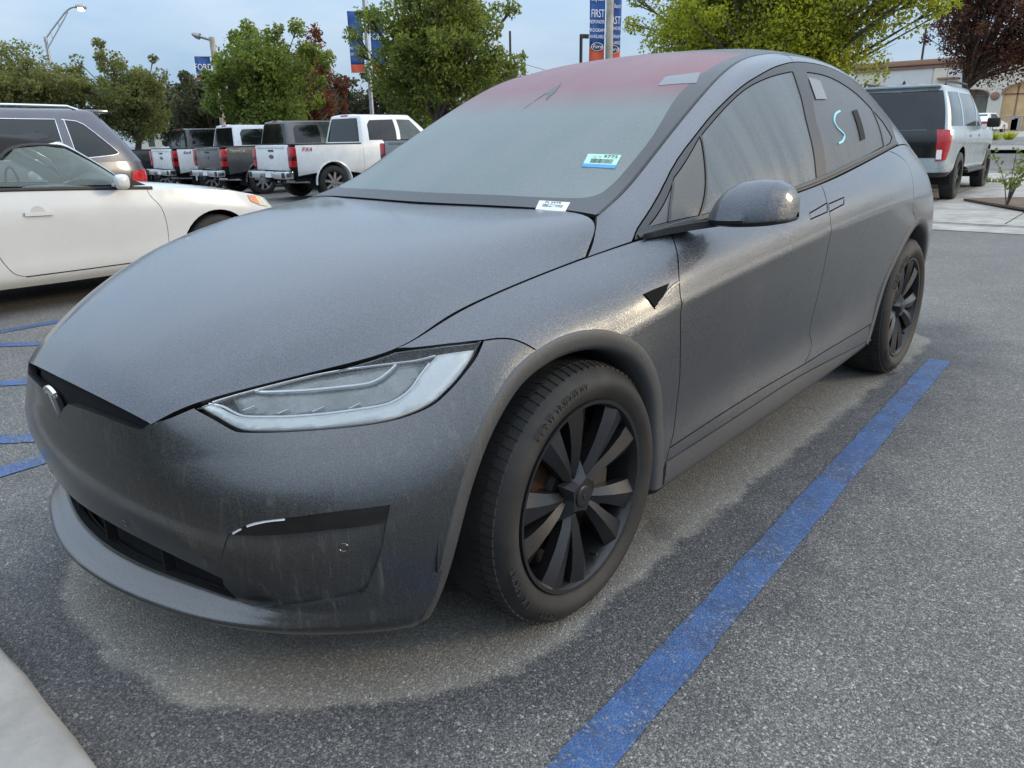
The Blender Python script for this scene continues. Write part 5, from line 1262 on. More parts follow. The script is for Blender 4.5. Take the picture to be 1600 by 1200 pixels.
    MB().tube([(-.75, wb, .40), (.75, wb, .40)], .07, 10).tube([(-.12, wb, .40), (.12, wb, .40)], .15, 12).build('rear_axle', DARK, root)
    MB().box((-.80, -.6, .46), (.80, 5.0, .66)).build('chassis', DARK, root, smooth=False)
    # bed
    MB().box((-.84, 3.22, .85), (.84, 5.11, .87)).build('bed_floor', BLACK, root, smooth=False)
    for s_ in (1, -1): MB().box((.80*s_ if s_ > 0 else -.985, 3.20, 1.30), (.985 if s_ > 0 else -.80, 5.12, 1.332), bev=.012).build('bed_rail', BLACK, root)
    MB().box((-.82, 3.18, .86), (.82, 3.22, 1.30)).build('bed_front', PT, root, smooth=False)
    # bonnet
    hrows = [{0:(0,-.90,1.255), 1:(0,-.5,1.335), 2:(0,0,1.365), 3:(0,.62,1.365)}, {0:(.5,-.87,1.265), 1:(.55,-.5,1.345), 2:(.55,0,1.375), 3:(.55,.65,1.375)}, {0:(.82,-.78,1.305), 1:(.93,-.5,1.320), 2:(.96,0,1.325), 3:(.96,.80,1.325)}]
    HS = swapped(Surf(hrows, 4, mu=8, mv=8, su=1.5, sv=1.5, flip=True, vm0=MX)); panel('bonnet', HS, np.array([(0,0),(HS.NU-1,0),(HS.NU-1,HS.NV-1),(0,HS.NV-1)], float), PT, root, mirror='join', seam='c0', step=2)
    # cab
    cp = [(0,.60), (.55,.64), (.86,.74), (.955,.95), (.965,1.4), (.965,2.0), (.96,2.7), (.94,3.06), (.86,3.14), (.5,3.16), (0,3.16)]
    ct = [(0,1.36), (.45,1.38), (.66,1.44), (.735,1.56), (.755,1.8), (.76,2.2), (.755,2.7), (.735,2.96), (.67,3.04), (.4,3.06), (0,3.06)]
    z0, z1 = 1.31, 1.955
    mid = [((a*.52+c*.48)*1.015, b*.52+d*.48) for (a, b), (c, d) in zip(cp, ct)]
    CS = Surf([{k: (x, y, z0) for k, (x, y) in enumerate(cp)}, {k: (x, y, (z0+z1)/2) for k, (x, y) in enumerate(mid)}, {k: (x, y, z1) for k, (x, y) in enumerate(ct)}, {k: (x*.93, y*.95+.11, z1+.045) for k, (x, y) in enumerate(ct)}], len(cp), mu=12, mv=12, su=2.0, sv=1.5, mir0=MX, mir1=MX)
    un = CS.NU-1.
    wf_ = CS.side((1.13,1.41),(1.98,1.385),(1.98,1.89),(1.55,1.88)); wr_ = CS.side((2.09,1.385),(2.93,1.385),(2.90,1.76),(2.80,1.87),(2.09,1.89))
    ub = CS.mu*8.25; wb_ = np.array([(ub, 2.0), (un, 2.0), (un, 22.0), (ub+1, 22.0)])
    ws_ = np.array([(0, 1.5), (CS.mu*2.2, 1.5), (CS.mu*2.0, 22.5), (0, 22.5)])
    sealr = quadpoly(CS, 0, un, 0, CS.NV-1.)
    cabp = np.concatenate([[(CS.mu*2.25, 0)], [(ub-.4, 0), (un, 0), (un, 1.6), (ub-.6, 1.6), (ub+.4, 22.5), (un, 22.5), (un, CS.NV-1), (0, CS.NV-1), (0, 23), (CS.mu*2.1, 23)]])
    panel('cab_shell', CS, cabp, PT, root, holes=[wf_, wr_], mirror='join', gap=0.0, step=2)
    panel('side_window', CS, wf_, GLASS_LT, root, mirror='pair', lift=-.004, gap=.001); panel('side_window', CS, wr_, GLASS_DK, root, mirror='pair', lift=-.004, gap=.001)
    panel('rear_window', CS, wb_, GLASS_DK, root, mirror='join', lift=-.002, gap=0.0); panel('windscreen', CS, ws_, GLASS_DK, root, mirror='join', lift=-.002, gap=0.0)
    RS = [{k: (0, y*.95+.11, z1+.072) for k, (x, y) in enumerate(ct)}, {k: (x*.5, y*.95+.11, z1+.066) for k, (x, y) in enumerate(ct)}, {k: (x*.93, y*.95+.11, z1+.045) for k, (x, y) in enumerate(ct)}]
    V, F = [], []
    for r_ in RS:
        for k in range(len(ct)): V.append(r_[k])
    n = len(ct)
    for j in range(2):
        for k in range(n-1): F.append((j*n+k, j*n+k+1, (j+1)*n+k+1, (j+1)*n+k))
    V2 = V+[(-x, y, z) for x, y, z in V]; mb = MB(); mb.add(V2, F+[tuple(i+len(V) for i in f) for f in F]); mb.build('roof', PT, root, sharp=60)
    MB().box((-.17, 3.015, z1+.01), (.17, 3.055, z1+.05), bev=.008).build('high_brake_lamp', LAMP_RED, root)
    for s_ in (1, -1):
        mm = MB(); mm.box((1.10*s_ if s_ > 0 else -1.32, .92, 1.30), (1.32 if s_ > 0 else -1.10, 1.03, 1.68), bev=.03); mm.tube([(.95*s_, 1.0, 1.36), (1.15*s_, .98, 1.40)], .03, 6); mm.build('door_mirror', BLACK, root)
    if badge: text('side_badge', badge, .135 if len(badge) < 5 else .10, badge_mat, root, .003, (-1.012, 4.74, 1.20), (0, -1, 0), (0, 0, 1), shear=.15, sx=1.15)
    # flares and wheels
    for cy in (0, wb):
        for s_ in (1, -1):
            P = circ(cy, za, ra, -6, 186, 20); V, F = [], []
            for y, z in P:
                for dr, x in ((1.0, .985), (1.0, 1.03), (.95, 1.035), (.92, 1.0), (.90, .80)): V.append((s_*x, cy+(y-cy)*dr, za+(z-za)*dr))
            for i in range(len(P)-1):
                for k in range(4): F.append((i*5+k, i*5+k+1, (i+1)*5+k+1, (i+1)*5+k))
            MB().add(V, F).build('wheel_flare', PT, root, sharp=50)
    liners(root, wb, ra-.04, za, .45, .95)
    wheels(root, wb, 1.74, .405, .29, spokes=8, rim=ALLOY)
    th = math.pi-R(6.0); root.rotation_euler = (0, 0, th)
    # right tail lamp stands at (rx, y_tail) in the lot; nose points to +y, a little outwards
    v = Vector((-1.0, 5.165, 0)); v.rotate(Matrix.Rotation(th, 3, 'Z')); root.location = (rx-v.x, y_tail-v.y, lie(rx-1))
    return root
OVAL = M('dark blue oval badge', (0.012, 0.030, 0.10), 0.2, coat=0.6)
GLASS_LT = M('clear car glass', (0.06, 0.075, 0.075), 0.06, var=0.3, vs=3, spec=0.7)
RED_T = M('red badge', (0.45, 0.02, 0.02), 0.4); GREY_T = M('grey badge', (0.10, 0.10, 0.105), 0.4); SIL_T = M('silver badge', (0.62, 0.62, 0.63), 0.35, .5)
pickup('pickup_truck', 'black pickup half hidden behind the blue grey estate, leftmost of the row', (0.010, 0.011, 0.014), '', GREY_T, -25.3, 10.1)
pickup('pickup_truck', 'white pickup with 4x4 lettering, between the black and the dark grey pickup', (0.74, 0.75, 0.76), '4x4', GREY_T, -21.4, 9.75)
pickup('pickup_truck', 'dark grey pickup with TREMOR lettering on its bed', (0.085, 0.085, 0.082), 'TREMOR', SIL_T, -17.95, 9.45, metal=.3)
pickup('pickup_truck', 'white pickup with red FX4 lettering, nearest of the row that shows its tailgate', (0.76, 0.77, 0.77), 'FX4', RED_T, -14.06, 9.05)
pickup('pickup_truck', 'mid grey pickup of which only a bed corner shows beside the windscreen', (0.20, 0.205, 0.21), '', GREY_T, -8.85, 8.9, metal=.3)
# ---- white coupe with a black soft top
def coupe():
    root = empty('convertible_coupe', (0, 0, 0), 0, 'white convertible with black soft top parked left of the grey car', 'car')
    PT = paint('pearl white paint', (0.60, 0.605, 0.60), rough=.2, dirt=.03); wb, za = 2.72, .33
    plan = [(0,-.90), (.35,-.88), (.62,-.80), (.80,-.63), (.875,-.36), (.895,0), (.90,.5), (.905,1.2), (.905,1.9), (.90,2.5), (.89,2.9), (.86,3.3), (.75,3.75), (.4,3.93), (0,3.95)]
    zt = [.66,.68,.72,.78,.84,.885,.925,.96,.985,.99,.98,.96,.94,.93,.93]
    zm = [.58,.59,.62,.66,.70,.73,.755,.775,.79,.80,.80,.79,.78,.77,.77]
    rows_ = ring(plan, [(.90,.10,.10,.20), (.965,.05,.05,.27), (.985,.02,.02,.36), (.985,0,0,.46), (.995,0,0,.60), (1.0,.02,.02,zm), (.965,.10,.06,zt)])
    S = Surf(rows_, len(plan), mu=12, mv=8, su=3.0, sv=2.0, mir0=MX, mir1=MX); vt, ut = S.NV-1., S.NU-1.
    A = S.side(*circ(0, za, .365, -15, 195, 24)); B = S.side(*circ(wb, za, .365, -15, 195, 24)); A = A[A[:, 1] > 1]; B = B[B[:, 1] > 1]
    hl = S.side((-.36,.80),(-.54,.775),(-.70,.725),(-.78,.66),(-.64,.665),(-.48,.70),(-.38,.745)); hla = S.side((-.36,.80),(-.46,.788),(-.49,.70),(-.38,.745))
    fs = spl(S.side((.62,.93),(.60,.86),(.53,.76),(.50,.62),(.50,.45),(.515,.34)), 3); fs[0, 1] = vt
    ds = spl(S.side((1.80,.98),(1.86,.88),(1.90,.70),(1.86,.50),(1.78,.34),(1.70,.30)), 3); ds[0, 1] = vt
    db = S.side((1.70,.30),(1.2,.30),(.60,.305),(.515,.34))
    top = lambda a, b, n=14: np.stack([np.linspace(a, b, n), [vt-.05]*n], 1)
    panel('front_wing', S, np.concatenate([top(S.mu*2.9, fs[0][0]), fs[1:], db[2:3]*0+S.side((.50,.22)), A, S.side((-.5,.22)), [(S.mu*2.9, 3)]]), PT, root, holes=[hl], mirror='pair', gap=.003)
    panel('door', S, np.concatenate([top(fs[0][0], ds[0][0]), ds[1:], db[1:-1], fs[::-1][:-1]]), PT, root, mirror='pair', gap=.003)
    panel('rear_quarter', S, np.concatenate([top(ds[0][0], S.mu*12.2), [(S.mu*12.2, 4)], S.side((wb+.55,.25)), B, S.side((wb-.42,.25),(1.62,.25)), ds[::-1][:-1]]), PT, root, mirror='pair', gap=.003)
    panel('sill', S, np.concatenate([S.side((.50,.33),(.62,.297),(1.2,.292),(1.7,.292),(wb-.40,.30)), S.side((wb-.40,.215),(1.4,.205),(.40,.21))]), PT, root, mirror='pair', gap=.003)
    panel('front_bumper', S, np.array([(0, 2), (S.mu*2.9, 2), (S.mu*2.9, vt-.1), (0, vt-.1)]), PT, root, mirror='join', seam='c0', gap=.002)
    panel('rear_bumper', S, np.array([(S.mu*12.2, 2), (ut, 2), (ut, vt-.1), (S.mu*12.2, vt-.1)]), PT, root, mirror='join', gap=.002)
    panel('headlamp', S, hl, LAMP_CLR, root, mirror='pair', gap=.002, lift=.002); panel('indicator', S, hla, LAMP_AMB, root, mirror='pair', gap=.002, lift=.005)
    shell2(S, 'inner_shell', .03, root, lambda P: min(math.hypot(P[:, 1].mean()-wb, P[:, 2].mean()-za), math.hypot(P[:, 1].mean(), P[:, 2].mean()-za)) > .43 and P[:, 2].mean() > .2)
    h = S.side((1.62,.80),(1.42,.795),(1.42,.765),(1.62,.77)); panel('door_handle', S, h, PT, root, mirror='pair', lift=.018, gap=0.0, thick=.014)
    hc = S.side(*circ(1.52, .79, .055, 0, 180, 10)); panel('handle_cup', S, hc, GCUP, root, mirror='pair', lift=.001, gap=0)
    ribbon(S, top(fs[0][0]-1, ds[0][0], 24), .028, .008, 'waist_seal', BLACK, root, True)
    # bonnet and cowl
    hb = [{0:(0,-.83,.70), 1:(0,-.6,.80), 2:(0,-.2,.88), 3:(0,.25,.94), 4:(0,.62,.985)}, {0:(.35,-.80,.71), 1:(.42,-.58,.80), 2:(.46,-.2,.885), 3:(.48,.25,.945), 4:(.5,.66,.985)}, {0:(.62,-.70,.73), 1:(.78,-.55,.775), 2:(.845,-.25,.835), 3:(.86,.2,.895), 4:(.87,.70,.935)}]
    HS = swapped(Surf(hb, 5, mu=8, mv=8, su=1.5, sv=1.5, flip=True, vm0=MX)); panel('bonnet', HS, np.array([(0,0),(HS.NU-1,0),(HS.NU-1,HS.NV-1),(0,HS.NV-1)], float), PT, root, mirror='join', seam='c0', step=2)
    # windscreen frame, glass, soft top
    DY = .11
    gp = [(0,.66), (.4,.70), (.70,.80), (.84,.98), (.855,1.4), (.85,1.9), (.82,2.4), (.74,2.75), (.4,2.95), (0,3.0)]
    gt_ = [(0,1.36), (.38,1.39), (.56,1.46), (.62,1.58), (.635,1.75), (.63,2.0), (.60,2.2), (.54,2.35), (.3,2.45), (0,2.47)]
    zb = [.985,.98,.965,.955,.965,.985,.985,.98,.97,.97]; zq = [1.345,1.34,1.325,1.315,1.335,1.35,1.345,1.32,1.29,1.28]
    md = [((a*.52+c*.48)*1.02, b*.52+d*.48, (e*.52+f*.48)) for (a, b), (c, d), e, f in zip(gp, gt_, zb, zq)]
    gp = [(x, y-DY) for x, y in gp]; gt_ = [(x, y-DY-.19) for x, y in gt_]; md = [(x, y-DY-.091, z) for x, y, z in md]
    C = Surf([{k: (*q, e) for k, (q, e) in enumerate(zip(gp, zb))}, {k: q for k, q in enumerate(md)}, {k: (*q, e) for k, (q, e) in enumerate(zip(gt_, zq))}, {k: (q[0]*.90, q[1]*.94+.11, e+.035) for k, (q, e) in enumerate(zip(gt_, zq))}], len(gp), mu=12, mv=12, su=2.0, sv=1.0, mir0=MX, mir1=MX)
    un = C.NU-1.; wnd = C.side(*[(y_-DY-.19*(z_-.97)/.36, z_) for y_, z_ in ((.80,.985),(1.35,.985),(1.95,1.005),(1.93,1.15),(1.80,1.285),(1.58,1.30),(1.40,1.275),(1.15,1.155),)])
    ap_in = spl(C.side(*[(y_-DY-.19*(z_-.97)/.36, z_) for y_, z_ in ((.70,.965),(1.02,1.12),(1.30,1.27),(1.47,1.325),)]), 4); ap_out = spl(C.side(*[(y_-DY-.19*(z_-.97)/.36, z_) for y_, z_ in ((.83,.97),(1.12,1.155),(1.38,1.285),(1.55,1.312),)]), 4)
    panel('windscreen_pillar', C, np.concatenate([ap_in, ap_out[::-1]]), PT, root, mirror='pair', lift=.006, gap=0, thick=.02, step=1.5)
    panel('windscreen', C, np.concatenate([[(0, 0)], ap_in*np.array((.99, 1)), [(0, 24)]]), CLEARG, root, mirror='join', gap=0)
    panel('door_window', C, wnd, CLEARG, root, mirror='pair', gap=0, lift=-.003)
    tp = np.concatenate([C.side(*[(y_-DY-.19*(z_-.97)/.36, z_) for y_, z_ in ((1.55,1.318),(1.80,1.296),(1.95,1.18),(1.97,.985),)]), [(C.side(*[(y_-DY-.19*(z_-.97)/.36, z_) for y_, z_ in ((2.0,.99),)])[0][0], 0), (un, 0), (un, 36), (0, 36), (0, 24.3)], ap_in[-1:]+np.array([[0, .3]])])
    panel('soft_top', C, tp, SOFT, root, mirror='join', gap=0, thick=.02)
    ribbon(C, spl(C.side(*[(y_-DY-.19*(z_-.97)/.36, z_) for y_, z_ in ((.82,.972),(1.12,1.150),(1.38,1.282),(1.56,1.308),(1.80,1.294),(1.94,1.18),)]), 6), .022, .006, 'window_seal', BLACK, root, True)
    V, F = [], []; n = len(gt_)
    for sx, dz in ((0, .075), (.5, .066), (.90, .035)):
        for k, (q, e) in enumerate(zip(gt_, zq)): V.append((q[0]*sx, q[1]*.94+.11, e+dz))
    for j in range(2):
        for k in range(n-1): F.append((j*n+k, j*n+k+1, (j+1)*n+k+1, (j+1)*n+k))
    MB().add(V+[(-x, y, z) for x, y, z in V], F+[tuple(i+len(V) for i in f) for f in F]).build('soft_top_panel', SOFT, root, sharp=60)
    # cabin seen through the clear glass
    MB().box((-.80, .70, .55), (.80, 1.15, .93), bev=.08).build('dashboard', M('beige dash', (0.50, 0.50, 0.48), .7), root)
    bm = bmesh.new(); sw_ = MB().lathe([(0, .175), (.012, .19), (0, .205), (-.012, .19), (0, .175)], 28, 'y', (.38, 1.28, .93)); sw_.build('steering_wheel', BLACK, root)
    for x in (.38, -.38):
        s_ = MB(); s_.box((x-.25, 1.75, .45), (x+.25, 1.92, 1.02), bev=.06); s_.box((x-.13, 1.80, 1.02), (x+.13, 1.90, 1.20), bev=.04); s_.box((x-.26, 1.25, .42), (x+.26, 1.8, .58), bev=.06); s_.build('seat', M('light leather', (0.50, 0.49, 0.46), .6, var=.1), root)
    MB().box((-.78, .5, .22), (.78, 3.0, .40)).build('floor_pan', DARK, root, smooth=False)
    # door mirrors
    for s_ in (1, -1):
        V, F = [], []; n1, n2 = 12, 16; sp = lambda w, e: math.copysign(abs(w)**e, w)
        for i in range(n1+1):
            for j in range(n2):
                a, b = math.pi*i/n1, 2*math.pi*j/n2; V.append((s_*(.99+.075*sp(math.cos(a), .6)), .87+.062*sp(math.sin(a), .6)*sp(math.cos(b), .7)+.02*math.cos(a), 1.0+.062*sp(math.sin(a), .6)*sp(math.sin(b), .7)))
        for i in range(n1):
            for j in range(n2): F.append((i*n2+j, i*n2+(j+1) % n2, (i+1)*n2+(j+1) % n2, (i+1)*n2+j))
        mm = MB(); mm.add(V, F); mm.box((min(.84*s_, .95*s_), .83, .955), (max(.84*s_, .95*s_), .90, .985), bev=.01); mm.build('door_mirror', PT, root)
        MB().prism([(.62,.955), (.88,.955), (.76,1.02)], .872*s_, .884*s_, 'yz').build('mirror_sail', BLACK, root, smooth=False)
    liners(root, wb, .40, za, .5, .86); wheels(root, wb, 1.56, .325, .215, spokes=5)
    root.rotation_euler = (0, 0, math.pi); root.location = (-5.78, 2.15, 0)
def clear_glass(name):
    t = NT(name); g = t.n('ShaderNodeBsdfTransparent'); g.inputs[0].default_value = (0.80, 0.90, 0.89, 1); t.set(Base_Color=(0.30, 0.36, 0.36), Roughness=0.08)
    fr = t.n('ShaderNodeFresnel'); fr.inputs[0].default_value = 1.5; mx = t.n('ShaderNodeMixShader'); t.l(t.math('ADD', fr.outputs[0], 0.26, clamp=True), mx.inputs[0])
    t.l(g.outputs[0], mx.inputs[1]); t.l(t.b.outputs[0], mx.inputs[2]); t.l(mx.outputs[0], t.out.inputs[0]); return t.m
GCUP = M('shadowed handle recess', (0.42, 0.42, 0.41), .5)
CLEARG = clear_glass('pale green car glass'); SOFT = M('black canvas', (0.012, 0.012, 0.013), .9, var=.3, vs=40, bump=.3, bs=200)
coupe()
# ---- upright estates
def estate(name, label, col, loc, rz, dims, style):
    root = empty(name, (0, 0, 0), 0, label, 'suv')
    PT = paint(name+' paint', col, rough=.25, metal=.25); D = dims; wb, hw, tail, zb, zr = D['wb'], D['hw'], D['tail'], D['belt'], D['roof']; za, ra = D['rt']+.02, D['rt']+.075; zl = D['low']
    plan = [(0,-.92), (.5,-.90), (.80,-.78), (.94,-.50), (.985,0), (1,.6), (1,1.4), (1,2.2), (1,wb), (.985,tail-.55), (.95,tail-.25), (.84,tail-.07), (.52,tail), (0,tail)]; plan = [(x*hw, y) for x, y in plan]
    zt = [zb-.12]*3+[zb-.06, zb-.03]+[zb]*9
    zm = [z-.16 for z in zt]
    S = Surf(ring(plan, [(.90,.08,.04,zl), (.965,.02,.01,zl+.09), (.985,0,0,zl+.22), (.985,0,0,(zl+zb)/2), (1.0,0,0,zm), (.975,.04,.035,zt)]), len(plan), mu=12, mv=8, su=2.2, sv=2.0, mir0=MX, mir1=MX); vt, ut = S.NV-1., S.NU-1.
    sd = lambda *p: S.side(*p)
    A = sd(*circ(0, za, ra, -15, 195, 24)); B = sd(*circ(wb, za, ra, -15, 195, 24)); A = A[A[:, 1] > .5]; B = B[B[:, 1] > .5]
    U = lambda y: sd((y, (zl+zb)/2))[0][0]
    d0, d1, d2 = U(.72), U(1.72), U(wb-.28)
    cu = S.mu*11.0 if style == 'expedition' else S.mu*10.6
    panel('front_wing', S, np.concatenate([[(S.mu*2.5, vt-.1), (d0, vt-.1), (d0, 1.0)], A, [(S.mu*2.5, 1.0)]]), PT, root, mirror='pair', gap=.003)
    panel('front_door', S, quadpoly(S, d0, d1, 4, vt-.1), PT, root, mirror='pair', gap=.003)
    kB = B[B[:, 0] < U(wb)]; 
    rd = np.concatenate([[(d1, vt-.1), (U(wb-.02), vt-.1)], sd((wb-.02, za+ra+.05)), B[(B[:, 0] <= U(wb)) & (B[:, 1] > 4)][::1], [(d1, 4)]])
    rd = np.concatenate([[(d1, vt-.1), (U(wb-.02), vt-.1)], sd((wb-.02, za+ra+.02)), sd(*circ(wb, za, ra, 95, 165, 12)), [(d1, 4)]])
    panel('rear_door', S, rd, PT, root, mirror='pair', gap=.003)
    panel('rear_quarter', S, np.concatenate([[(U(wb-.02), vt-.1), (cu, vt-.1), (cu, 12)], sd((tail-.35, zl+.22)), sd(*circ(wb, za, ra, 5, 92, 14))]), PT, root, mirror='pair', gap=.003)
    panel('sill_trim', S, quadpoly(S, U(.45), U(wb-.48), .6, 3.8), BLACK, root, mirror='pair', gap=.002)
    panel('nose', S, quadpoly(S, 0, S.mu*2.5, .6, vt-.1), BLACK, root, mirror='join', seam='c0', gap=0)
    panel('rear_bumper', S, np.concatenate([[(cu, 12), (ut, 14), (ut, .5), (U(wb+ra+.06), .5)], sd((wb+ra+.05, za+.06)), sd((tail-.35, zl+.22))]), PT if style == 'expedition' else BLACK, root, mirror='join', gap=0)
    panel('tailgate', S, np.array([(cu, 12), (ut, 14), (ut, vt-.1), (cu, vt-.1)]), PT, root, mirror='join', gap=.002)
    shell2(S, 'inner_shell', .03, root, lambda P: min(math.hypot(P[:, 1].mean()-wb, P[:, 2].mean()-za), math.hypot(P[:, 1].mean(), P[:, 2].mean()-za)) > ra+.06)
    hb = [{0:(0,-.88,zb-.12), 1:(0,-.4,zb-.01), 2:(0,.1,zb+.02), 3:(0,.68,zb+.04)}, {0:(.45,-.86,zb-.12), 1:(.5,-.4,zb-.01), 2:(.5,.1,zb+.02), 3:(.5,.72,zb+.04)}, {0:(.75,-.74,zb-.12), 1:(hw*.93,-.4,zb-.06), 2:(hw*.96,.1,zb-.03), 3:(hw*.96,.8,zb)}]
    HS = swapped(Surf(hb, 4, mu=8, mv=8, su=1.5, sv=1.5, flip=True, vm0=MX)); panel('bonnet', HS, np.array([(0,0),(HS.NU-1,0),(HS.NU-1,HS.NV-1),(0,HS.NV-1)], float), PT, root, mirror='join', seam='c0', step=2)
    rk = D['rake']; gp = [(0,.68), (.5,.72), (.80,.80), (.945,1.0), (.955,1.5), (.955,2.2), (.95,wb), (.935,tail-.45), (.885,tail-.18), (.76,tail-.07), (.43,tail-.02), (0,tail-.02)]; gp = [(x*hw, y) for x, y in gp]
    gt_ = [(0,1.50), (.45,1.53), (.64,1.60), (.72,1.75), (.735,2.0), (.74,2.4), (.735,wb), (.725,tail-.45-rk*.75), (.70,tail-.22-rk), (.62,tail-.14-rk), (.35,tail-.10-rk), (0,tail-.10-rk)]; gt_ = [(x*hw, y) for x, y in gt_]
    md = [((a*.52+c*.48)*1.03, b*.52+d*.48) for (a, b), (c, d) in zip(gp, gt_)]
    C = Surf([{k: (*q, zb-.01) for k, q in enumerate(gp)}, {k: (*q, (zb+zr)/2-.03) for k, q in enumerate(md)}, {k: (*q, zr-.06) for k, q in enumerate(gt_)}, {k: (q[0]*.9, q[1]*.95+.1, zr-.015) for k, q in enumerate(gt_)}], len(gp), mu=12, mv=12, su=2.0, sv=1.2, mir0=MX, mir1=MX); un = C.NU-1.
    h_ = zr-.06-zb; lo_, hi_ = zb+.045, zr-.135; sc = lambda *p: C.side(*p)
    wnd = [sc((1.12,lo_),(1.70,lo_),(1.70,hi_),(1.66,hi_+.01)), sc((1.80,lo_),(wb-.10,lo_),(wb-.10,hi_),(1.80,hi_+.01))]
    yq = tail-rk
    if style == 'jeep': wq = spl(sc((wb+.02,lo_),(tail-.62,lo_+.02),(tail-.42,lo_+.045),(tail-.44,lo_+.11),(tail-.62-rk*.3,hi_-.06),(tail-.85-rk*.3,hi_-.005),(wb+.0,hi_)), 3)
    else: wq = sc((wb+.02,lo_),(tail-.24,lo_),(tail-.33,hi_),(wb+.0,hi_+.01))
    ub = C.mu*8.6; vb0 = 4.0 if style == 'jeep' else 0.4
    wback = np.array([(ub, vb0), (un, vb0), (un, 21.0), (ub, 21.0)]); ws_ = np.array([(0, 1), (C.mu*2.2, 1), (C.mu*2.0, 22.5), (0, 22.5)])
    cab = np.array([(C.mu*2.25, 0), (un, 0), (un, vb0-.3), (ub-.3, vb0-.3), (ub-.3, 21.5), (un, 21.5), (un, 36), (0, 36), (0, 23), (C.mu*2.1, 23)], float)
    panel('cabin_shell', C, cab, PT, root, holes=wnd+[wq], mirror='join', gap=0, step=2)
    for w in wnd: panel('side_window', C, w, GLASS_DK if style == 'jeep' else GLASS_LT, root, mirror='pair', lift=-.004, gap=.001)
    panel('quarter_window', C, wq, GLASS_DK if style == 'jeep' else GLASS_GR, root, mirror='pair', lift=-.004, gap=.001)
    panel('rear_window', C, wback, GLASS_DK, root, mirror='join', lift=.001, gap=0); panel('windscreen', C, ws_, GLASS_DK, root, mirror='join', lift=-.001, gap=0)
    if style == 'jeep':
        for w in wnd+[wq]:
            L = resample(w, 3.0); ribbon(C, np.concatenate([L, L[:1]]), .010, .004, 'window_chrome', CHROME, root, True)
    V, F = [], []; n = len(gt_)
    for sx, dz in ((0, .012), (.5, .008), (.9, -.015)):
        for k, q in enumerate(gt_): V.append((q[0]*sx, q[1]*.95+.1, zr+dz))
    for j in range(2):
        for k in range(n-1): F.append((j*n+k, j*n+k+1, (j+1)*n+k+1, (j+1)*n+k))
    MB().add(V+[(-x, y, z) for x, y, z in V], F+[tuple(i+len(V) for i in f) for f in F]).build('roof', PT, root, sharp=60)
    yr0, yr1 = 1.75, tail-.55-rk*.8
    rh = .022 if style == 'jeep' else .055
    for s_ in (1, -1):
        x = s_*hw*.66; mb = MB(); mb.tube([(x, yr0-.1, zr-.01), (x, yr0, zr+rh), (x, (yr0+yr1)/2, zr+rh+.008), (x, yr1, zr+rh), (x, yr1+.12, zr-.02)], .017 if style == 'jeep' else .022, 8); mb.build('roof_rail', CHROME if style == 'jeep' else BLACK, root)
    sp_ = MB(); sp_.box((-hw*.66, tail-.36-rk, zr-.055), (hw*.66, tail-.02-rk*.9, zr-.015), bev=.015); sp_.build('roof_spoiler', PT, root)
    for s_ in (1, -1):
        mm = MB(); mm.box((hw*1.0 if s_ > 0 else -hw*1.0-.23, .93, zb+.02), (hw*1.0+.23 if s_ > 0 else -hw*1.0, 1.06, zb+.20), bev=.04); mm.build('door_mirror', BLACK if style == 'expedition' else PT, root)
    liners(root, wb, ra-.01, za, .5, hw*.93); wheels(root, wb, 2*hw-.27, D['rt'], .26, spokes=6, rim=RIM if style == 'expedition' else ALLOY)
    MB().box((-hw*.8, -.5, zl+.02), (hw*.8, tail-.3, zl+.2)).build('underbody', DARK, root, smooth=False)
    if style == 'jeep':
        tl = np.array([(cu-11, 27.5), (cu-9, 33.5), (cu+6, 34.5), (S.mu*11.8, 34), (S.mu*11.8, 24.5), (cu-6, 24.5)])
        panel('tail_lamp', S, tl, LAMP_RED, root, mirror='pair', lift=.012, gap=0, thick=.03); panel('reverse_lamp', S, np.array([(cu-1, 20.5), (cu-3.5, 24.2), (S.mu*11.8, 25), (S.mu*11.8, 21)]), SILVER, root, mirror='pair', lift=.012, gap=0, thick=.02)
    else:
        gl = np.array([(cu+.5, 21), (ut, 21), (ut, vt), (cu+.5, vt)]); panel('tail_panel', S, gl, GLOSS, root, mirror='join', lift=.006, gap=0)
        tl = np.array([(cu-9, vt-1), (cu+5, vt-.5), (cu+3, 18.5), (cu-6, 19.5), (cu-9, 26)]); tls = panel('tail_lamp', S, tl, LAMP_RED, root, mirror='pair', lift=.014, gap=0, thick=.03)
        panel('reverse_lamp', S, np.array([(cu-1, 20), (cu+2.8, 20), (cu+3.2, 26), (cu-.5, 26)]), SILVER, root, mirror='pair', lift=.018, gap=0, thick=.02)
        for s_ in (1, -1): MB().box((hw*.92 if s_ > 0 else -hw*1.05, .55, zl+.02), (hw*1.05 if s_ > 0 else -hw*.92, wb-.55, zl+.075), bev=.015).build('running_board', BLACK, root)
        panel('lower_valance', S, np.array([(U(tail-.38), .6), (ut, .6), (ut, 7), (U(tail-.38), 7.5)]), BLACK, root, mirror='join', lift=.006, gap=0)
        MB().lathe([(0, .05), (.09, .012), (.10, 0)], 10, 'z', (.05, tail-.75, zr)).build('antenna_fin', BLACK, root)
        for i, (y0, y1) in enumerate(((1.48, 1.66), (2.42, 2.60))): panel('door_handle', S, quadpoly(S, U(y0), U(y1), vt-7, vt-5.4, 4), PT, root, mirror='pair', lift=.02, gap=0, thick=.02)
    root.location = loc; root.rotation_euler = (0, 0, rz)
    return root
GLASS_GR = M('reflecting rear side glass', (0.05, 0.06, 0.065), 0.05, var=.3, vs=3, spec=1.0)
jp = at(207, 247, depth=9.9)
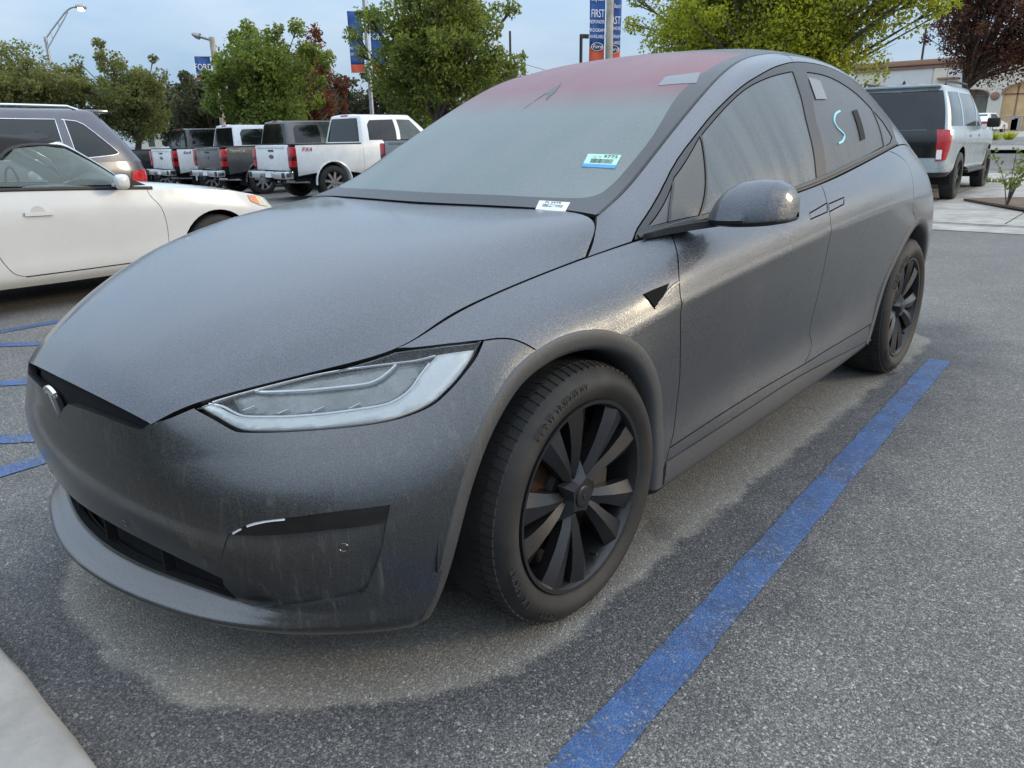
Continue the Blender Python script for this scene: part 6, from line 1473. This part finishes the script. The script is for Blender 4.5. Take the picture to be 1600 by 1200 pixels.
estate('sport_utility_estate', 'dark blue grey suv with chrome window frames behind the white convertible', (0.075, 0.080, 0.105), (jp[0]-.88, jp[1]-3.62, 0), 0, dict(wb=2.915, hw=.97, tail=3.86, belt=1.09, roof=1.74, rt=.38, low=.33, rake=.36), 'jeep')
ex = at(1468, 306, depth=13.9)
estate('large_estate', 'pale blue grey suv with black tail panel parked beyond the grey car on the right', (0.36, 0.42, 0.45), (ex[0]-.86, ex[1]+3.11, rise(ex[1])+.03), math.pi+R(2), dict(wb=3.11, hw=1.01, tail=4.16, belt=1.22, roof=1.96, rt=.41, low=.42, rake=.10), 'expedition')
# ---- far white saloons
def far_car(loc, rz, label, col=(0.70, 0.70, 0.70), suv=False, group='cars far across the street'):
    root = empty('distant_car', loc, rz, label, 'car', group); PT = paint('far car paint', col)
    h = 1.72 if suv else 1.42; b = .98 if suv else .90
    prof = [(-.9,.35), (-.92,.62), (-.75,b-.16), (.5,b), (.55,b), (3.5,b+.04), (3.75,b-.04), (3.8,.5), (3.7,.32)]
    mb = MB(); V, F = [], []
    for x in (-.86, -.78, .78, .86):
        for y, z in prof: V.append((x, y if abs(x) < .8 else y*.985+.02, z if abs(x) < .8 else z-.03*(z > .6)))
    n = len(prof)
    for j in range(3):
        for k in range(n): F.append((j*n+k, j*n+(k+1) % n, (j+1)*n+(k+1) % n, (j+1)*n+k))
    F += [tuple(range(n)), tuple(range(3*n, 4*n))]; mb.add(V, F).build('body', PT, root, sharp=40)
    cab = [(.5,b-.02), (1.25,h-.06), (1.6,h), (2.5,h), (2.9,h-.08), (3.5 if not suv else 3.72,b+.02)]
    def cabm(s1, s2, pr, nm, mt):
        V, F = [], []; n = len(pr)
        for s_ in (1, -1):
            for y, z in pr: V.append((s_*(s1+(s2-s1)*(z-b)/(h-b)), y, z))
        for k in range(n-1): F.append((k, k+1, n+k+1, n+k))
        F += [tuple(range(n)), tuple(range(n, 2*n))]; return MB().add(V, F).build(nm, mt, root, sharp=40)
    cabm(.80, .60, cab, 'cabin', PT)
    for s_ in (1, -1):
        for y0, y1, t0, t1 in ((.95, 1.75, 1.45, 1.78), (1.85, 2.75, 1.85, 2.6)):
            MB().add([(s_*.805, y0, b+.05), (s_*.805, y1, b+.05), (s_*.655, t1, h-.09), (s_*.655, t0, h-.09)], [(0,1,2,3)]).build('side_window', GLASS_DK, root, smooth=False)
    MB().add([(-.66,3.35,b+.10), (.66,3.35,b+.10), (.54,2.95,h-.10), (-.54,2.95,h-.10)], [(0,1,2,3)]).build('rear_window', GLASS_DK, root, smooth=False)
    for s_ in (1, -1): MB().box((.5*s_ if s_ > 0 else -.84, 3.72, .70), (.84 if s_ > 0 else -.5, 3.815, .84), bev=.01).build('tail_lamp', LAMP_RED, root)
    wheels(root, 2.75, 1.56, .33, .21, spokes=5)
    return root
p = at(1541, 205, depth=52.0); far_car((p[0]-.3, p[1]+2.9, rise(p[1])+.05), math.pi-R(6), 'white saloon parked across the street before the lit shop windows')
p = at(236, 226, depth=40.0); far_car((p[0], p[1], lie(p[0])), R(-75), 'pale silver car far behind, between the olive tree and the black pickup', (0.50, 0.56, 0.60))
p = at(402, 180, depth=30); 
# ------------------------------------------------------------------ poles, banners, shop
POLE_C = concrete('pale concrete pole', (0.42, 0.38, 0.32)); POLE_M = M('galvanised steel', (0.32, 0.33, 0.34), .45, .6, var=.15); POLE_K = M('black painted steel', (0.012, 0.012, 0.013), .45, var=.2)
WOODP = M('tarred timber', (0.06, 0.045, 0.035), .9, var=.3)
CLOTH_B = M('blue banner cloth', (0.035, 0.10, 0.30), .8, var=.12, vs=2); CLOTH_R = M('orange red banner cloth', (0.55, 0.10, 0.045), .8, var=.12, vs=2); CLOTH_S = M('sky blue banner cloth', (0.16, 0.42, 0.68), .8, var=.1); WHITE_T = M('white banner print', (0.80, 0.81, 0.82), .8)
LAMP_ON = M('lit street lamp', (1, .95, .85), .4, emit=(1.0, .86, .62), estr=6.0)
LAMP_OFF = M('unlit lamp glass', (0.42, 0.43, 0.44), .3)
VR = (CR[0], CR[1], 0)          # along the banners: square to the viewer, roughly
def S_(depth): return depth/(CAM_F*1600)
def post(root, px, depth, ztop, r, mat, z0=0.0, px_ref_y=60, taper=.8):
    p = at(px, px_ref_y, depth=depth)
    MB().tube([(p[0], p[1], z0), (p[0], p[1], z0+(ztop-z0)*.5), (p[0], p[1], ztop)], [r, r*(1+taper)/2, r*taper], 14).build('pole', mat, root); return p
def banner(root, c, w, z0, z1, side, lines, yaw, oval=True, off=.17, back=0.0):
    """cloth of width w hung on one side of the pole, from z0 to z1"""
    r = Vector((math.cos(yaw), math.sin(yaw), 0)); n = Vector((math.sin(yaw), -math.cos(yaw), 0)); o = Vector((c[0], c[1], 0))+r*(side*(w/2+off))-n*back; H = z1-z0
    def cloth(za, zb, mat, nm, dn=0.0, parent=root, k=10, m=6):
        V, F = [], []
        for i in range(k+1):
            for j in range(m+1):
                a = j/m-.5; z = za+(zb-za)*i/k; V.append(o+r*(a*w)+n*(.02*math.sin(a*5+z*2.2)+dn)+Vector((0, 0, z)))
        for i in range(k):
            for j in range(m): F.append((i*(m+1)+j, i*(m+1)+j+1, (i+1)*(m+1)+j+1, (i+1)*(m+1)+j))
        ob = mesh(nm, V, F, mat, parent); so = ob.modifiers.new('thickness', 'SOLIDIFY'); so.thickness = .004; return ob
    b = cloth(z0+H*.13, z1, CLOTH_B, 'banner_cloth'); cloth(z0, z0+H*.13, CLOTH_R, 'banner_foot', parent=root)
    for fr, s, body in lines: text('banner_lettering', body, s, WHITE_T, b, .001, tuple(o+n*.045+Vector((0, 0, z0+H*fr))), tuple(r), (0, 0, 1), sx=w*.90/(s*.50*len(body)))
    if oval:
        ov = [(math.cos(a)*w*.40, math.sin(a)*w*.24) for a in np.linspace(0, 6.283, 28)[:-1]]
        for sc, mt, d in ((1.0, WHITE_T, .040), (.90, OVAL, .044)):
            P = [o+n*d+r*(a*sc)+Vector((0, 0, z0+H*.13+bb*sc)) for a, bb in ov]; MB().add(P, [tuple(range(len(P)))]).build('oval_badge', mt, b, smooth=False)
        text('banner_lettering', 'Ford', w*.30, WHITE_T, b, .001, tuple(o+n*.050+Vector((0, 0, z0+H*.13))), tuple(r), (0, 0, 1), shear=.25, sx=1.1)
    MB().tube([o-r*(w/2+.17)*side+Vector((0, 0, z1)), o+r*(w/2)*side+Vector((0, 0, z1))], .022, 6).build('banner_arm', POLE_M, root)
    MB().tube([o-r*(w/2+.17)*side+Vector((0, 0, z0)), o+r*(w/2)*side+Vector((0, 0, z0))], .022, 6).build('banner_arm', POLE_M, root)
# tall banner pole over the roof
d = 25.0; s = S_(d); root = empty('banner_pole', tuple(at(952, 60, depth=d)*np.array((1, 1, 0))), 0, 'pale concrete lamp pole with two blue FIRST RESPONDERS banners above the roof', 'pole')
rp = np.array(root.location)
def rel(o, base): o.location = Vector(o.location)-Vector(base)
class Local:
    """parts are made in lot coordinates, then hung under the root"""
    def __init__(s, root): s.root = root; s.loc = Vector(root.location); root.location = (0, 0, 0)
    def done(s):
        s.root.location = s.loc
        for ch in s.root.children: ch.location = Vector(ch.location)-s.loc
L = Local(root); p = post(root, 952, d, 9.5, .135, POLE_C, 0)
z_at = lambda py, dep, px=952: float(at(px, py, depth=dep)[2])
zb0, zb1 = z_at(98, d), z_at(-95, d); yaw = math.atan2(CR[1], CR[0])+R(14)
Ls = [(.645, .30, 'FIRST'), (.555, .12, 'RESPONDERS'), (.455, .13, 'PROGRAMS'), (.375, .13, 'AVAILABLE'), (.78, .15, 'Long Beach')]
Ls = [(f_, s_, b_) for f_, s_, b_ in [((98-30)/193., .33, 'FIRST'), ((98-35)/193.-.0, .13, '')][:1]]
Hh = 193.0
def frac(py): return (98-py)/Hh
Ls = [(frac(2), .19, 'Long Beach'), (frac(24), .34, 'FIRST'), (frac(36), .15, 'RESPONDERS'), (frac(48.5), .15, 'PROGRAMS'), (frac(58), .15, 'AVAILABLE')]
banner(root, p, .53, zb0, zb1, -1, Ls, yaw); banner(root, p, .53, zb0-.05, zb1-.10, 1, [(a-.025, b, c) for a, b, c in Ls], yaw, off=-.05, back=.20); L.done()
# banner pole behind the large green tree
d = 33.0; root = empty('banner_pole', tuple(at(573, 60, depth=d)*np.array((1, 1, 0))), 0, 'steel lamp pole with blue banners half hidden by the large green tree', 'pole'); L = Local(root)
p = post(root, 573, d, 11.5, .10, POLE_M, 0); banner(root, p, .60, z_at(112, d, 560), z_at(20, d, 560), -1, [(.80, .30, ''), (.58, .36, 'FORD'), (.40, .16, 'PROGRAMS'), (.3, .16, 'COMMITTED')][1:], math.atan2(CR[1], CR[0])+R(8), oval=False); banner(root, p, .60, z_at(112, d, 560), z_at(20, d, 560), 1, [(.58, .36, 'FORD')], math.atan2(CR[1], CR[0])+R(8), oval=False)
o = Vector(p)-Vector((VR[0], VR[1], 0)).normalized()*.47; o.z = z_at(31, d, 556); mb = MB(); n = Vector((CF[0], CF[1], 0)).normalized(); rr_ = Vector((VR[0], VR[1], 0)).normalized()
for rad, mt, dn in ((.24, CLOTH_S, .05), (.13, CLOTH_R, .056)): MB().add([o-n*dn+rr_*math.cos(a)*rad+Vector((0, 0, math.sin(a)*rad)) for a in np.linspace(0, 6.283, 20)[:-1]], [tuple(range(19))]).build('round_emblem', mt, root, smooth=False)
L.done()
# lamp post with flat head and banner, left
d = 30.0; root = empty('lamp_post', tuple(at(331, 60, depth=d)*np.array((1, 1, 0))), 0, 'pale lamp post with flat head and blue FORD banner behind the fresh green tree', 'lamp post'); L = Local(root)
p = post(root, 331, d, z_at(58, d, 331), .12, POLE_C, 0, taper=.9); a = at(329, 62, depth=d); b = at(312, 57, depth=d); c = at(300, 53, depth=d)
MB().tube([a, b], .06, 8).build('lamp_arm', POLE_M, root); MB().tube([b, (b+c)/2, c], [.13, .12, .05], 8).build('lamp_head', POLE_M, root)
banner(root, p, .58, z_at(125, d, 318), z_at(88, d, 318), -1, [(.55, .34, 'FORD'), (.25, .14, 'PROGRAMS')], math.atan2(CR[1], CR[0])+R(20), oval=False); L.done()
# curved street lamp, lit
d = 45.0; root = empty('street_lamp', tuple(at(70, 60, depth=d)*np.array((1, 1, 0))), 0, 'tall street lamp with curved double arm and lit head, top left', 'street lamp'); L = Local(root)
p = post(root, 71, d, z_at(58, d, 68), .11, POLE_M, 0)
arm = [at(x, y, depth=d) for x, y in ((69,64),(80,48),(92,32),(103,18),(112,12),(122,10.5))]; arm2 = [at(x, y, depth=d) for x, y in ((73,78),(82,62),(92,44),(101,28),(106,17))]
MB().tube(spl(np.array(arm), 4), .05, 8).build('lamp_arm', POLE_M, root); MB().tube(spl(np.array(arm2), 4), .04, 8).tube([arm[1], arm2[1]], .025, 6).tube([arm[2], arm2[2]], .025, 6).build('brace_arm', POLE_M, root)
e0, e1 = at(119, 10, depth=d), at(134, 12.5, depth=d); hd = MB().tube([e0, (e0+e1)/2, e1], [.12, .2, .1], 10).build('lamp_head', POLE_M, root); q = (e0+e1)/2-np.array((0, 0, .10))
bm = bmesh.new(); bmesh.ops.create_icosphere(bm, subdivisions=2, radius=1)
for v in bm.verts: v.co = Vector((v.co.x*.22+q[0], v.co.y*.22+q[1], v.co.z*.13+q[2]))
MB().bm(bm).build('lamp_glass', LAMP_ON, hd); L.done()
# slim black lamp and timber poles
d = 40.0; root = empty('lamp_post', tuple(at(908, 60, depth=d)*np.array((1, 1, 0))), 0, 'slim black lamp post with box head left of the tall banner pole', 'lamp post'); L = Local(root)
p = post(root, 908, d, z_at(54, d, 908), .085, POLE_K, 0, taper=1.0); a, b = at(907, 56.5, depth=d), at(920, 57, depth=d); MB().tube([a, b], .13, 4).build('lamp_head', POLE_K, root); L.done()
d = 60.0; root = empty('utility_pole', tuple(at(797, 60, depth=d)*np.array((1, 1, 0))), 0, 'bare timber utility pole at the right edge of the large green tree', 'pole'); L = Local(root); p1 = post(root, 797, d, z_at(49, d, 797), .11, WOODP, 0)
tp_ = np.array((p1[0], p1[1], z_at(93, d, 797))); L.done()
d = 85.0; root = empty('utility_pole', tuple(at(1447, 60, depth=d)*np.array((1, 1, 0))), 0, 'timber utility pole with crossarm left of the purple tree', 'pole'); L = Local(root); p2 = post(root, 1445, d, z_at(38, d, 1447), .14, WOODP, 0)
MB().tube([at(1441, 42, depth=d), at(1456, 38, depth=d)], .07, 6).build('crossarm', WOODP, root); L.done()
e = at(905, 112, depth=80); tag(MB().tube([tp_, (tp_+e)/2-np.array((0, 0, .4)), e], .02, 5).build('overhead_wire', POLE_K), 'thin overhead wire running right from the bare timber pole', 'wire')
# shop across the street
STUC = M('cream stucco', (0.66, 0.61, 0.51), .9, var=.08, vs=.8, bump=.2, bs=20, obj=False); STUC2 = M('white stucco', (0.62, 0.62, 0.60), .9, var=.06, vs=.8, obj=False); BRN = M('brown moulding', (0.30, 0.17, 0.12), .8, var=.12, obj=False); STONEW = M('grey stone base', (0.24, 0.23, 0.21), .9, var=.25, vs=6, obj=False)
def lit_room(name, c, e): return M(name, c, .3, var=.4, vs=.7, emit=c, estr=e, obj=False)
WARM = lit_room('warm lit shop interior', (0.46, 0.32, 0.17), .16); SHADE = M('half lit shop glass', (0.20, 0.20, 0.16), .12, var=.4, vs=.5, obj=False)
def shop():
    d = 62.0; s = S_(d); c = at(1500, 206, depth=d); yw = c[1]; zg = rise(yw)+.1
    X = lambda px: float(at(px, 150, y=yw)[0]); Z = lambda py, px=1530: float(at(px, py, y=yw)[2])
    root = empty('shop_building', (0, 0, 0), 0, 'cream stucco shop with brown arched openings and warm lit windows across the street', 'building')
    x0, x1 = X(1330), X(1720); zt = Z(100, 1470)
    xa0, xa1, xb0, xb1 = X(1497), X(1545), X(1567), X(1655)
    def arch_hole(xl, xr, zs, n=14):
        c_, w = (xl+xr)/2, (xr-xl)/2; return [(xr, zg-.1), (xr, zs)]+[(c_+w*math.cos(a), zs+w*.42*math.sin(a)) for a in np.linspace(0, math.pi, n)][1:-1]+[(xl, zs), (xl, zg-.1)]
    za, zb_ = Z(150, 1520), Z(146, 1600)
    ha, hb_ = arch_hole(xa0, xa1, za), arch_hole(xb0, xb1, zb_)
    outline = [(x0, zg-.1)]+[(x0, zt), (x1, zt), (x1, zg-.1)]+hb_+ha
    V = [Vector((a, b)) for a, b in outline]; n = len(V); t = delaunay_2d_cdt(V, [(i, (i+1) % n) for i in range(n)], [], 1, 1e-5)
    mb = MB(); mb.add([(q.x, yw, q.y) for q in t[0]], t[2]); mb.add([(a, yw, b) for a, b in outline]+[(a, yw+.6, b) for a, b in outline], [(i, (i+1) % n, n+(i+1) % n, n+i) for i in range(n)]); mb.build('front_wall', STUC, root, smooth=False)
    MB().box((x0, yw+.61, zg), (x1, yw+12, zt-.02)).build('block', STUC, root, smooth=False) if False else None
    MB().box((x0, yw+6, zg), (x1, yw+6.2, zt)).build('back_wall', STUC2, root, smooth=False); MB().box((x0, yw+.7, zt-.3), (x1, yw+6, zt-.1)).build('roof', STUC2, root, smooth=False)
    zc = Z(97, 1470); MB().box((x0-.3, yw-.35, zt), (x1+.3, yw+.6, zt+.42), bev=.08).box((x0-.1, yw-.18, zt-.28), (x1+.1, yw-.005, zt-.05), bev=.05).build('cornice', BRN, root)
    MB().box((X(1455), yw-.12, Z(140, 1470)), (X(1475), yw-.005, zt-.3)).build('pilaster', STUC, root, smooth=False)
    MB().box((X(1380), yw-.06, Z(150, 1420)), (X(1452), yw-.006, Z(108, 1420))).build('white_panel', STUC2, root, smooth=False); MB().box((X(1476), yw-.06, Z(122, 1490)), (X(1530), yw-.006, Z(108, 1490))).build('white_panel', STUC2, root, smooth=False)
    MB().box((X(1462), yw-.5, Z(124, 1480)), (X(1494), yw-.01, Z(121, 1480)), bev=.04).build('canopy_moulding', BRN, root)
    for (xl, xr, zs, hole, gm) in ((xa0, xa1, za, ha, SHADE), (xb0, xb1, zb_, hb_, WARM)):
        V, F = [], []; k = len(hole)
        for i, (a, b) in enumerate(hole):
            cx, w = (xl+xr)/2, (xr-xl)/2
            for f_, y in ((1.0, yw-.02), (1.0, yw-.16), (1.07, yw-.16), (1.07, yw-.005)): V.append((cx+(a-cx)*f_ if b >= zs else a+(f_-1)*w*(1 if a > cx else -1), y, b+(f_-1)*w*.9 if b > zs else b))
        rng = [i for i, (a, b) in enumerate(hole) if b >= zs-.01]
        for i in rng[:-1]:
            for j in range(3): F.append((i*4+j, i*4+j+1, (i+1)*4+j+1, (i+1)*4+j))
        MB().add(V, F).build('arch_moulding', BRN, root, sharp=40)
        V = [Vector(q) for q in hole]; t = delaunay_2d_cdt(V, [(i, (i+1) % k) for i in range(k)], [], 1, 1e-5); g = MB().add([(q.x, yw+.45, q.y) for q in t[0]], t[2]).build('shop_window', gm, root, smooth=False)
        fr = MB(); nb = 4 if xr-xl > 3.5 else 2
        for i in range(1, nb): x = xl+(xr-xl)*i/nb; fr.box((x-.05, yw+.36, zg), (x+.05, yw+.44, zs+.6))
        fr.box((xl, yw+.36, zs-.05), (xr, yw+.44, zs+.06)); fr.build('window_frame', BRN, root, smooth=False)
        if gm is SHADE: MB().box((xl, yw+.38, zg+.0), (xl+(xr-xl)*.42, yw+.43, zs-.1)).build('lit_pane', WARM, root, smooth=False)
    rnd = random.Random(4); mb = MB()
    for i in range(14):
        x = rnd.uniform(xb0+.3, xb1-.3); mb.box((x, yw+.30, zg+.0), (x+rnd.uniform(.2, .6), yw+.35, zg+rnd.uniform(.5, 1.9)))
    mb.build('shop_fittings', LAMP_OFF, root, smooth=False)
    MB().box((xa1+.02, yw-.14, zg-.1), (xb0-.02, yw-.008, Z(181, 1555))).box((x0, yw-.14, zg-.1), (xa0-.02, yw-.008, Z(181, 1555))).build('stone_base', STONEW, root, smooth=False)
    cx, cz = X(1555), Z(150, 1555); MB().lathe([(-.10, .0), (-.10, .22), (-.04, .32), (0, .32)], 24, 'y', (cx, yw-.006, cz)).build('round_medallion', BRN, root)
    for i in range(8):
        x = X(1562)+i*1.1; MB().tube([(x, yw-2.2, zg-.1), (x, yw-2.2, zg+1.0)], .03, 6).build('railing_post', POLE_M, root)
    MB().tube([(X(1562), yw-2.2, zg+1.0), (X(1562)+7.7, yw-2.2, zg+1.0)], .03, 6).build('railing_bar', POLE_M, root)
shop()
# low house far left behind the pickups
p = at(262, 195, depth=70); root = empty('low_house', (0, 0, 0), 0, 'low pale house far behind, between the olive tree and the black pickup', 'building')
cx, cy = p[0], p[1]; b_ = MB(); b_.box((cx-6, cy, 0), (cx+5, cy+6, 2.6)); b_.build('wall', STUC, root, smooth=False)
MB().add([(cx-6.5, cy-.5, 2.55), (cx+5.5, cy-.5, 2.55), (cx+5.5, cy+6.5, 2.55), (cx-6.5, cy+6.5, 2.55), (cx-5, cy+3, 3.9), (cx+4, cy+3, 3.9)], [(0,1,5,4), (1,2,5), (2,3,4,5), (3,0,4), (0,3,2,1)]).build('roof', M('grey shingles', (0.16, 0.15, 0.14), .9, var=.2, obj=False), root, smooth=False)
for i in range(3): MB().box((cx-4.5+i*3.2, cy-.03, 1.0), (cx-3.2+i*3.2, cy+.02, 2.0)).build('window', GLASS_DK, root, smooth=False)
